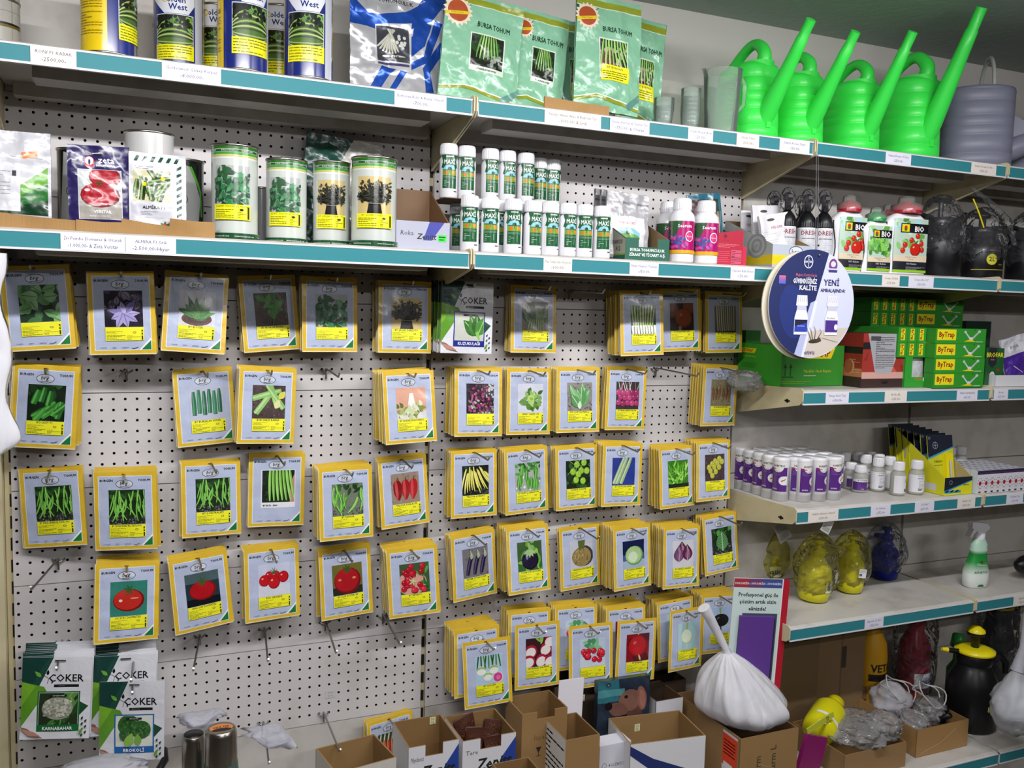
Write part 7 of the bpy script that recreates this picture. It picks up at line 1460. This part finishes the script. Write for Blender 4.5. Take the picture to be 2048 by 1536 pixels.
o = MB(); [o.box((x0 + .008 + i * .005, -.10 - i * .004, Z6 + .06), (x0 + .011 + i * .005, -.098 - i * .004, Z6 + .115 - i * .006)) for i in range(4)]; tag(obj('lime_comb', o, 'yel'), 'lime plastic comb-like clip at the corner of the brown tray', 'clip')
carton('carton', 'small printed brown carton inside the back of the brown tray', 'carton', x0 + .012, x0 + .085, -.12, Z6 + .006, .02, .11, '8a6c48', (lambda a: (a.rect(-.012, .03, .018, .05, '3a2c1c'), a.lines(-.02, .055, .025, .07, 2, '3a2c1c', 2, .5), a)[-1])(Art()))
# small carton with lying yellow sprayer, film and magenta packet in front
x0, x1 = 2.085, 2.32; mb = hollow(MB(), x1 - x0, .22, .075, .004, '9a7a50', '8a6a40'); tag(obj('carton_tray', mb, 'card', None, (x0, -.385, Z6 + .001)), 'low brown carton under the lying yellow sprayer and loose film', 'tray')
p = at(1650, 1440, Y=-.25); t = empty('garden_sprayer', p, 'yellow sprayer bottle lying on its side with a strap marked D', 'sprayer', None, (0, 1.35, .5)); obj('tank', MB().lathe([(.001, -.07), (.045, -.065), (.05, -.04), (.05, .04), (.04, .06), (.02, .075)], 28), 'yclear', t); obj('neck', MB().lathe([(.024, .07), (.026, .1), (.001, .102)], 18), 'yel', t)
a = Art(); a.rect(-.09, -.055, .09, -.045, 'e4e4e8'); mb = MB(); a.emit(mb, lambda X, Y, H: ((.0505 + H) * sin(X / .05), -(.0505 + H) * cos(X / .05), Y + .02), .01); obj('label_band', mb, 'card', t)
q = MB(); q.box((-.055, -.003, -.009), (.055, 0, .009), 'c2c838'); a = Art(); a.text('D', .03, -.006, .012, '17170f', 'c', bold=.03); a.emit(q, lambda X, Y, H: (X, -.003 - H, Y)); tag(obj('strap', q, 'card', None, at(1640, 1445, Y=-.315), (0, -.28, .1)), 'translucent lime strap marked with a handwritten D', 'strap')
tag(obj('film_heap', blob(.105, .09, .04, .4, 12, 44, 26, 7), 'film2', None, (x0 + .13, -.30, Z6 + .095)), 'loose heap of shiny clear film on the low brown carton', 'film'); tag(obj('film_heap', blob(.05, .05, .04, .45, 17, 34, 22, 8), 'film2', None, (x0 + .2, -.33, Z6 + .11)), 'crinkled film lump with brownish glints right of the film heap', 'film')
mp = at(1625, 1515, Y=-.36); mb = MB().box((-.05, 0, -.07), (.05, .012, .06), '8a1464'); fa = Art(); fa.text('Zyon', .028, -.045, .014, 'e0b0d0', 'c'); fa.emit(mb, flat); tag(obj('magenta_pack', mb, 'card', None, mp, (0, .35, .2)), 'magenta pack leaning at the foot of the big brown carton', 'packet')
# clear bag with white and green bottle hanging in from the right
hb = at(2030, 1400, Y=-.46); bag = empty('plastic_bag', hb, 'milky plastic bag with a green-topped bottle inside at the lower right edge', 'bag'); obj('bag_film', blob(.075, .06, .11, .2, 8, 36, 26, 5, False, None, lambda c: 1.0 if c < 0 else 1 - .75 * c), 'milky', bag); obj('bag_neck', MB().tube([(.0, 0, .09), (.02, 0, .16), (.04, 0, .26)], [.02, .012, .02], 12), 'milky', bag)
tag(obj('refill_bottle', MB().lathe([(.001, -.09), (.05, -.088), (.055, -.05), (.05, .0), (.03, .04), (.02, .06)], 26), 'grad', None, hb + Vector((.01, 0, -.0))), 'white and green bottle inside the milky bag', 'bottle')
tag(obj('green_bottle', MB().lathe([(.001, 0), (.03, 0), (.03, .12), (.012, .15), (.012, .19), (.024, .2), (.018, .24), (.001, .245)], 20), 'green', None, (2.83, -.12, Z6 + .001)), 'green bottle top behind the milky bag', 'bottle')
# ---------------------------------------------------------------- bottom foreground of the first two bays
ZB = ZBASE
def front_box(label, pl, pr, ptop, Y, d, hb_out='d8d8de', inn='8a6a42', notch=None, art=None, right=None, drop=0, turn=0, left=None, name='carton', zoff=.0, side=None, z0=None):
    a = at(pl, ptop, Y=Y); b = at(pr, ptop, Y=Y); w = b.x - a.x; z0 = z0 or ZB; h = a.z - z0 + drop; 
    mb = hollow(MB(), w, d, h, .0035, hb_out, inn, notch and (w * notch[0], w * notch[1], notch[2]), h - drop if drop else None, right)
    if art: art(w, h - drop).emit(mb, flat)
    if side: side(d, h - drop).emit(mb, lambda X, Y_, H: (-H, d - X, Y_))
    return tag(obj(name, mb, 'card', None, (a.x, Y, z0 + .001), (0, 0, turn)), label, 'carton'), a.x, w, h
def zen(t, hand):
    def f(w, h):
        a = Art(); a.poly([(w * .72, h - .06), (w, h - .01), (w, h - .11), (w * .6, h - .11)], '1f3f9a'); a.text('Zenitt', w * .58, h - .082, .03, '15201c', 'c', w * .64, shear=.2, bold=.06); a.rect(w * .3, h - .095, w * .98, h - .0905, '1f3f9a'); a.text('TOHUMCULUK', w * .62, h - .11, .011, '3a3f6a', 'c', w * .6); a.text(hand, w * .17, h - .038, .012, '3a3a44', 'c', w * .25, shear=.12); return a
    return f
def price_tab(label, txt, px, py, Y, col='d8d4a8', s=.016):
    a = Art(); a.rect(-s / 2, -s * .6, s / 2, s * .6, col); a.text(txt[0], 0, .001, s * .38, '2a2a20', 'c', s * .8); a.text(txt[1], 0, -s * .5, s * .36, '2a2a20', 'c', s * .8) if len(txt) > 1 else None; mb = MB().box((-s / 2, 0, -s * .6), (s / 2, .0006, s * .6), col); a.emit(mb, flat); tag(obj('price_tab', mb, 'card', None, at(px, py, Y=Y)), label, 'price tab')
front_box('open kraft carton in front of the carrot packets, lowest at the left', 672, 800, 1548, -.30, .13, 'c8c4bc', '93744a', None, None, turn=.16)
front_box('white carton marked with an empty kraft inside, left of the seed bags', 818, 918, 1497, -.285, .14, notch=(.33, .68, .028), art=zen('Z', 'Maydanoz'))
price_tab('small handwritten tab reading 50 TL inside the empty white carton', ('50', 'TL'), 866, 1441, -.150)
_, X_, w_, h_ = front_box('white carton filled with small bags of brown seed', 926, 1032, 1484, -.275, .14, notch=(.33, .72, .028), art=zen('Z', 'Tere'))
M['seedbag'] = mat('brown_seed', '4a2a20', .6, bs=(420, 1, .002), var=(220, '6a4030', .4, .6)); M['seedfilm'] = film_mat('seed_bag_film', 'e8e0dc', .4)
for k, (u, v, zz, sx, sz, ry) in enumerate([(.28, .03, .0, .044, .09, .08), (.66, .03, -.02, .044, .07, -.12), (.74, .075, .01, .05, .05, .3), (.55, .055, .0, .045, .05, .5), (.3, .1, .012, .06, .06, -.15)]):
    a = Art(); a.rect(-sx / 2, -sz / 2, sx / 2, sz / 2, '4c2c22'); R = random.Random(k); specks(a, R, -sx * .45, -sz * .45, sx * .45, sz * .3, 90, ['6a4434', '38201a', '5a3a2c', '7a5240'], .0018); mb, sf = sheet(a, sx, sz, .008, 95 + k, '4c2c22', .008, sx / 6, sz / 7, '4c2c22', .002)
    bg_ = tag(obj('seed_bag', mb, 'print', None, (X_ + w_ * u, -.275 + v, ZB + h_ - .03 + zz), (-.12, ry, .1 * k - .1)), 'small clear bag of brown seed in the white carton, %s' % ['tall one at the front left', 'low at the front right', 'crumpled at the back right', 'in the middle with bright glints', 'at the back left'][k], 'seed bag')
def kraft_marks(w, h):
    a = Art(); a.text('Ispanak', w * .5, h - .075, .014, '6a4a28', 'c', w * .5)
    for q in (.38, .66):
        if q < .5: a.poly([(w * q - .008, h - .095), (w * q + .008, h - .095), (w * q + .002, h - .108), (w * q - .002, h - .108)], '2a1c10'); a.rect(w * q - .001, h - .118, w * q + .001, h - .106, '2a1c10'); a.rect(w * q - .006, h - .12, w * q + .006, h - .118, '2a1c10')
        else: a.ell(w * q, h - .106, .011, .01, '2a1c10', 0, 12, 0, pi); a.line([(w * q, h - .106), (w * q, h - .118), (w * q + .004, h - .12)], .0015, '2a1c10')
    return a
front_box('narrow brown carton with glass and umbrella marks', 1045, 1135, 1430, -.22, .11, '96754a', '8a6a42', (.33, .72, .02), kraft_marks)
price_tab('yellow handwritten tab reading 50 TL on the narrow brown carton', ('50', 'TL'), 1069, 1394, -.075, 'e4dc3a', .017)
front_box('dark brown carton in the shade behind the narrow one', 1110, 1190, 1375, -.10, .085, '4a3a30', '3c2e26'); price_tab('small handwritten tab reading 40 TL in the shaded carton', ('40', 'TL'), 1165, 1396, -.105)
front_box('brown carton with one white written side, in front of the dog picture bag', 1132, 1200, 1482, -.33, .13, '9a784c', '84643c', side=lambda d, h: (lambda a: (a.rect(0, 0, d, h, 'd8d8d4'), a.lines(.01, h - .12, d - .01, h - .01, 8, '3a3a3c', 3, .35), a)[-1])(Art()))
wp = at(1165, 1455, Y=-.30); tag(obj('white_sheet', MB().box((-.02, 0, -.1), (.055, .002, .05)), 'paper', None, wp + Vector((.015, .13, .02)), (0, .03, 0)), 'plain white sheet standing between the brown cartons', 'sheet')
front_box('brown carton with a price tab, cut by the bottom edge of the photo', 1010, 1085, 1562, -.42, .08, '8f6f46', '84643c'); price_tab('handwritten tab reading 20 TL at the bottom edge', ('20 TL',), 1052, 1572, -.4215, 'd8d4b8', .018)
def navy_side(w, h): a = Art(); a.poly([(0, h - .005), (w * .3, h - .045), (w, h - .105), (w, h - .135), (w * .3, h - .08), (0, h - .03)], '1f2f6c'); return a
front_box('open white carton with a navy stripe, right of the dog picture bag', 1262, 1400, 1490, -.34, .15, 'dcdce0', '93744a', None, navy_side, turn=-.12); price_tab('little handwritten tab inside the navy-striped carton', ('20', 'TL'), 1275, 1455, -.30)
front_box('white carton standing further back beside the big brown carton', 1313, 1366, 1404, -.18, .12, 'd4d4da', '5a4632')
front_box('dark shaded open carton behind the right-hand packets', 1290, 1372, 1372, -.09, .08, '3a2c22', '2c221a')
# dog food bag with a dog's face
a0 = at(1192, 1420, Y=-.17); a1 = at(1295, 1420, Y=-.17); w = a1.x - a0.x; h = .26; zt = at(1240, 1358, Y=-.17).z
a = Art(); a.rect(-w / 2, -h / 2, w / 2, h / 2, '1f2c3c'); T = h / 2; a.rect(-w / 2, T - .06, -w * .1, T, '2c6a74'); a.rect(-w / 2, T - .045, w * .0, T - .025, '4a8a90'); a.ell(-w * .3, T - .012, .008, .006, '17303a'); a.text('83', -w * .3, T - .015, .005, 'c8d0d0')
F = '6a4438'; a.ell(w * .16, T - .075, .036, .042, '5a3c34'); a.ell(w * .1, T - .06, .034, .03, '7a564a'); a.ell(-w * .12, T - .082, .03, .019, '6e4c42', -.25); a.ell(-w * .3, T - .07, .012, .011, '15100f'); a.ell(w * .34, T - .06, .016, .034, '8a5a50', .15); a.ell(w * .35, T - .062, .010, .026, 'a06c60', .15); a.ell(w * .03, T - .05, .004, .0035, '120c0a'); a.ell(w * .03, T - .05, .0062, .005, '2c1c18'); a.ell(w * .03, T - .05, .003, .003, '0c0807')
a.poly([(-w * .28, T - .1), (w * .05, T - .097), (w * .0, T - .12), (-w * .2, T - .122)], '120c0c'); a.ell(-w * .1, T - .11, .012, .005, '8a4a4c'); a.poly([(-w / 2, T - .16), (-w * .1, T - .12), (w * .1, T - .13), (w * .2, T - .2), (w * .1, -T), (-w / 2, -T)], '4c4c6c'); a.poly([(w * .0, T - .11), (w * .35, T - .1), (w * .45, T - .2), (w * .2, T - .24)], '4a3430'); a.rect(-w / 2, -T, w / 2, -T + .08, '1a4a6c')
mb, sf = sheet(a, w, h, .02, 77, '1f2c3c', .02, w / 8, h / 10, '1f2c3c', .003); tag(obj('pet_food_bag', mb, 'print', None, ((a0.x + a1.x) / 2, -.17, zt - h / 2), (-.06, .02, 0)), 'dark pet food bag printed with a brown dog in profile', 'bag')
a0 = at(1200, 1500, Y=-.30); a1 = at(1262, 1500, Y=-.30); w = a1.x - a0.x; zt = at(1230, 1488, Y=-.30).z; fa = Art(); fa.rect(-w / 2, 0, w / 2, zt - ZB, 'd4d4de'); fa.text('4G/Z8/S/22', .008, zt - ZB - .06, .0085, '2a2a34', 'c', w * .6); fa.ring(-w * .34, zt - ZB - .055, .007, .007, .001, '2a2a34', 'd4d4de'); carton('carton', 'white carton printed with shipping codes below the dog picture bag', 'carton', a0.x, a1.x, -.30, ZB + .001, .05, zt - ZB, 'd4d4de', fa)
# big brown carton with the white film bag
YB = -.40; a0 = at(1482, 1480, Y=YB); a1 = at(1597, 1464, Y=YB); w = a1.x - a0.x; h = a0.z - Z6; D_ = .30
mb = hollow(MB(), w, D_, h, .005, '9b7a4e', '7d6040'); fa = Art()
for q, t_ in ((.36, 'arm'), (.62, 'arm L')): fa.text(t_, w * q, h - .1, .02, '4a4430', 'l', .09, rot=pi / 2, bold=.03)
fa.line([(w * .2, h - .13), (w * .35, h - .08), (w * .6, h - .1)], .0012, 'c8a878'); fa.emit(mb, flat); la = Art(); la.rect(D_ - .075, h - .2, D_ - .012, h - .005, 'd8dae0'); la.rect(D_ - .075, h - .1, D_ - .012, h - .012, 'e84420'); la.lines(D_ - .07, h - .07, D_ - .02, h - .025, 5, '4a1a10', 4, .35); la.lines(D_ - .07, h - .195, D_ - .02, h - .155, 1, '1c1c1c', 5, .95); la.rect(D_ - .068, h - .105, D_ - .03, h - .09, 'e4e4e8')
la.emit(mb, lambda X, Y_, H: (-H, D_ - X, Y_)); tag(obj('carton', mb, 'card', None, (a0.x, YB, Z6 + .001)), 'big brown carton with an orange label, carrying the white film bag', 'carton')
sh = at(1482, 1400, Y=-.26); R_ = []
pB = [at(1395, 1425, Y=-.22), at(1560, 1470, Y=-.37)]
cx, cy = a0.x + w * .42, YB + .115; zb = Z6 + h - .03
rings = []; n = 72
for j in range(27):
    q = j / 26; zz = zb + .01 + .215 * q; k = (sin(pi * min(.5, .12 + q * 1.1)) if q < .35 else 1) * (1 - q ** 1.6) ** .8 + .05
    ox = -.05 * q - .0; oy = .0 * q; ring = []
    for i in range(n):
        th = 2 * pi * i / n; s_ = 1 + .10 * noise.noise(Vector((cos(th) * 2.4, sin(th) * 2.4, q * 2))) + (.05 + .16 * q) * noise.noise(Vector((cos(th) * 5, sin(th) * 5, q * 1.2))) + .03 * noise.noise(Vector((cos(th) * 9, sin(th) * 9, q * 3)))
        ring.append((cx + ox + .03 * (1 - q) + .142 * k * s_ * cos(th), cy + .135 * k * s_ * sin(th), zz))
    rings.append(ring)
bag = empty('film_bag', (cx, cy, zb), 'big white translucent bag knotted at the top, resting on the brown carton', 'bag')
mb = MB().loft(rings); mb.v = [(v[0] - cx, v[1] - cy, v[2] - zb) for v in mb.v]; M['milky2'] = film_mat('white_bag', 'e0e0ec', .16, .22, (16, .6, .012), .82, 'fafaff', .3); obj('bag_body', mb, 'milky2', bag)
top = Vector((cx - .05, cy, zb + .225)); kn = at(1440, 1290, Y=cy); tipp = at(1408, 1215, Y=cy - .02)
obj('knot', MB().tube([Vector((-.05, 0, .21)), Vector((-.055, 0, .232)), tipp - Vector((cx, cy, zb)) + Vector((.02, 0, -.03)), tipp - Vector((cx, cy, zb))], [.02, .009, .014, .017], 14), 'milky2', bag)
# poster board
YP = -.235; TL = at(1470, 1156, Y=YP); TR = at(1552, 1186, Y=YP - .0); w = .142; h = .36
fa = Art(); fa.rect(0, -h, w, 0, 'c9dbd6'); fa.rect(0, -.026, w, 0, 'a02c3c'); fa.rect(w * .45, -.026, w, 0, '3a4a8c'); fa.rect(w * .3, -.026, w * .6, 0, '6a3c68'); fa.text('SON DAKİKA - SON DAKİKA - SON DAKİKA', w * .5, -.017, .0062, 'e4e0ec', 'c', w * .96, bold=.04)
for k, s_ in enumerate(('Profesyonel güç ile', 'çözüm artık sizin', 'elinizde!')): fa.text(s_, w * .52, -.052 - k * .02, .0115, '1a2422', 'c', w * .82, bold=.05)
fa.rect(w * .22, -.33, w * .95, -.10, '3c4a52'); fa.rect(w * .16, -.32, w * .86, -.106, '5a3488'); fa.rect(w * .84, -.31, w * .92, -.115, '241844')
mb = MB().box((0, 0, -h), (w, .004, 0), 'e6e6ea'); fa.emit(mb, flat); 
sb_ = MB().box((w + .003, -.001, -h), (w + .004, .035, -.001), 'b01028').box((w, -.001, -h), (w + .006, .002, -.0), 'e6e6ea'); 
po = empty('poster_board', (TL.x, YP, TL.z), 'pale mint display board with a purple folder and red side, leaning by the wall end', 'display board', None, (0, .04, -.28)); obj('board', mb, 'card', po); 
sd2 = MB().prism([(w, 0), (w + .022, -.002), (w + .022, -h), (w, -h)], .0, .004, 1, 'b01028').box((w, -.001, -h), (w + .003, .004, 0), 'e6e6ea'); obj('red_side', sd2, 'card', po)
fd = MB().box((w * .16, -.012, -.325), (w * .86, -.001, -.106), '5a3488'); obj('folder', fd, 'card', po)
# thermos flasks
for lab, px0, px1, pt, Y, steel in (('steel thermos cup with a black top, left of the green thermos', 362, 414, 1468, -.20, 0), ('dark green thermos with a steel cup and orange sticker', 408, 478, 1456, -.26, 1)):
    x, r = cylx(px0, px1, pt + 40, Y); zt = at((px0 + px1) / 2, pt, Y=Y).z; t = empty('thermos', (x, Y, ZB + .001), lab, 'thermos'); H = zt - ZB
    obj('cup', MB().lathe([(r, H - .075), (r * .98, H - .012), (r * .9, H - .002), (r * .84, H)] + ([(.001, H)] if steel else [(r * .8, H - .003), (.001, H - .004)]), 36), 'steel', t)
    if not steel: obj('black_lid', MB().lathe([(r * .82, H - .004), (r * .8, H + .001), (.001, H + .001)], 30), 'black', t)
    obj('body', MB().lathe([(.001, 0), (r * 1.05, 0), (r * 1.08, .01), (r * 1.08, H - .1), (r * 1.02, H - .076)], 36), 'steelg' if steel else 'steel', t)
    if steel:
        a = Art(); a.ell(0, 0, r * .72, r * .55, 'd8864a', n=28); a.ell(0, r * .3, r * .6, r * .22, '2a2024', n=20); a.text('ALL DAY', 0, -r * .22, .0085, '2a1c14', 'c', r * 1.0, rot=0, bold=.05); a.text('HOT DRINKS', 0, r * .0, .004, '2a1c14', 'c', r * .8); mb = MB(); a.emit(mb, lambda X, Y_, H_: (-X, -Y_, H + .0004 + H_)); obj('sticker', mb, 'card', t)
def crumple(mb, amp, fr, seed):
    mb.v = [tuple(Vector(v) + amp * Vector((noise.noise(Vector(v) * fr + Vector((seed, 0, 0))), noise.noise(Vector(v) * fr + Vector((0, seed, 0))), noise.noise(Vector(v) * fr + Vector((0, 0, seed)))))) for v in mb.v]; return mb
k0 = at(540, 1475, Y=-.13); tag(obj('carrier_bag', crumple(blob(.055, .02, .03, .4, 21, 36, 22, 6, False), .03, 18, 3), 'milky', None, k0, (0, .35, 0)), 'small translucent white bag knotted over the low wire hook', 'bag')
k1 = at(400, 1450, Y=-.10); tag(obj('carrier_bag', crumple(blob(.05, .02, .02, .4, 25, 34, 20, 6, False), .02, 18, 5), 'milky', None, k1 + Vector((.01, .03, 0))), 'translucent bag scrap behind the thermos cups', 'bag')
tag(obj('black_strap', MB().tube([at(318, 1494, Y=-.12), at(328, 1500, Y=-.14), at(330, 1520, Y=-.16), at(318, 1540, Y=-.18)], [.006, .009, .009, .008], 10), 'black'), 'black strap handle beside the broccoli packets', 'strap'); tag(obj('plastic_sheet', blob(.09, .05, .03, .3, 31, 34, 20, 6, False), 'milky', None, at(200, 1545, Y=-.2)), 'crumpled clear sheet under the cauliflower packets at the bottom left', 'bag')
# white bag hanging at the left edge, close to the camera
hb = at(-2, 700, Y=-.42); bag = empty('carrier_bag', hb, 'white translucent carrier bag hanging at the left edge of the photo', 'bag'); prof = []
rings = []
for j in range(34):
    q = j / 33; zz = .17 - .36 * q; half_ = .03 + .014 * q + .007 * cos(q * 14) - (.0 if q < .93 else .03 * (q - .93) / .07)
    ring = [(-.02 + (half_ * (1 + .15 * noise.noise(Vector((cos(2 * pi * i / 26) * 2, q * 6, 2))))) * cos(2 * pi * i / 26), .02 * sin(2 * pi * i / 26) * (1 + .5 * noise.noise(Vector((i * .4, q * 5, 0)))), zz) for i in range(26)]; rings.append(ring)
obj('bag_body', MB().loft(rings), 'milky2', bag); obj('bag_handle', MB().tube([(-.03, 0, .16), (-.02, 0, .2), (-.045, 0, .24)], [.012, .008, .008], 10), 'milky2', bag)

# ---------------------------------------------------------------- handwritten price cards
CARDS = [(62, 154, 96, 133, 0, 'RONI F1 KABAK', '-2500,00-'), (325, 443, 124, 168, 0, 'Goldenwest Galaxy Karpuz', '-4.000,00-'), (790, 894, 187, 226, 0, 'Barbunya Belin & Beyaz Oturak', '-700,00-'), (1090, 1203, 222, 259, 0, 'Fasulye Alman Ayşe & Bağırsak Tipi', '-1000,00- & Sırık'),
 (1221, 1300, 239, 268, 0, 'Fasulye Burman & Taşman Tipi', '-750,00- & Oturak'), (1377, 1427, 257, 285, 0, 'Ölçek (Küçük Boy)', '-20,00-'), (1474, 1519, 267, 297, 0, 'Ölçek 1 litre', '-200,00-'), (1560, 1620, 278, 306, 0, 'Sulama Kovası 5 litre', '-150,00-'), (1772, 1823, 303, 329, 0, 'Sulama Kovası 15 litre', '-250,00-'), (1943, 1993, 325, 352, 0, 'Sulama Kovası 20 litre', '-350,00-'),
 (122, 251, 455, 494, 1, 'İri Pembe Domates & Oturak', '-1.000,00- & Zeta Verstar'), (252, 353, 464, 500, 1, 'ALMIRA F1 Sırık', '-2.500,00-Hıyar'), (1088, 1145, 516, 541, 1, 'Maxi Turkiye Azot, Kompoze', '-100,00-'), (1260, 1318, 525, 549, 1, 'Multi Vitamin Türkiye', '-150,00-'), (1462, 1510, 533, 556, 1, 'Yapraklı Bitki Besini', '-150,00-'), (1765, 1800, 547, 570, 1, 'Compo 500ml', '-150,00-'), (1818, 1868, 549, 573, 1, 'Compo Bio 1LT', '-250,00-'),
 (1652, 1698, 783, 806, 2, 'Filtrap Sinek Trap', '-100,00-'), (1770, 1814, 783, 805, 2, 'Brofar JEL', '-150,00-'), (1914, 1955, 782, 804, 2, 'FARE YAPIŞKAN', '-80,00-'), (1988, 2016, 782, 803, 2, 'Brofar', '-125,00-'), (1617, 1677, 1017, 1042, 3, 'Habitro Karınca Granül', '-200,00-'), (1742, 1781, 1010, 1035, 3, 'K-Othrine', '-175,00-'), (1830, 1868, 1006, 1029, 3, 'SOLFAC', '-250,00-'), (1915, 1950, 1001, 1022, 3, 'Habitro Jel', '-200,00-'), (2013, 2046, 991, 1013, 3, 'TETRACUR', '-250,00-'),
 (1730, 1767, 1232, 1257, 4, 'Agrotix 1,2 litre', '-325,00-'), (2027, 2060, 1193, 1215, 4, 'Aspartox', '-125,00-')]
for k, (x0, x1, y0, y1, s_, t1, t2) in enumerate(CARDS):
    Y = FY - .0045; A_ = at(x0, (y0 + y1) / 2, Y=Y); B_ = at(x1, (y0 + y1) / 2, Y=Y); w = B_.x - A_.x; h = .0315; zc = TOP[s_] - .0222; a = Art(); c_ = 'e8e0d8' if k % 3 == 0 else 'e2e0ee'
    a.rect(-w / 2, -h / 2, w / 2, h / 2, c_); a.text(t1, 0, h * .12, .0062, '2c2c52' if k % 3 else '26262e', 'c', w * .9, shear=.1); a.text(t2, 0, -h * .32, .0078, '2c2c52' if k % 3 else '26262e', 'c', w * .78, shear=.08)
    mb = MB().box((-w / 2, 0, -h / 2), (w / 2, .0007, h / 2), c_); a.emit(mb, flat)
    tag(obj('price_card', mb, 'card', None, ((A_.x + B_.x) / 2, Y, zc)), 'white card reading %s, %s shelf edge' % (t2.strip('- ').split(',')[0] + (' for ' + ['round squash seed', 'melon seed', 'foil pouch beans', 'strip-side mint pouches', 'rightmost mint pouch', 'small measures', 'the jug', 'small green cans', 'large green cans', 'grey cans', 'pink tomatoes', 'striped-edge pouch', 'white bottles', 'vitamins', 'leaf food', 'green-capped food', 'tomato food', 'fly traps', 'gel', 'mouse glue', 'purple pouches', 'ant powder', 'small bottles', 'clear bottles', 'gel cards', 'red-dot boxes', 'yellow sprayers', 'the trigger bottle'][k]), ['top', 'second', 'third', 'fourth', 'fifth'][s_]), 'price card')
pt = at(662, 1388, Y=-.001); a = Art(); a.rect(-.014, -.01, .014, .01, 'c8c8c8'); a.text('Bamya', 0, .003, .004, '6a6a70', 'c'); a.text('40 TL', 0, -.006, .004, '6a6a70', 'c'); mb = MB(); a.emit(mb, flat); tag(obj('price_card', mb, 'card', None, pt), 'faint taped price note on the perforated panel above the lone long hook', 'price card')
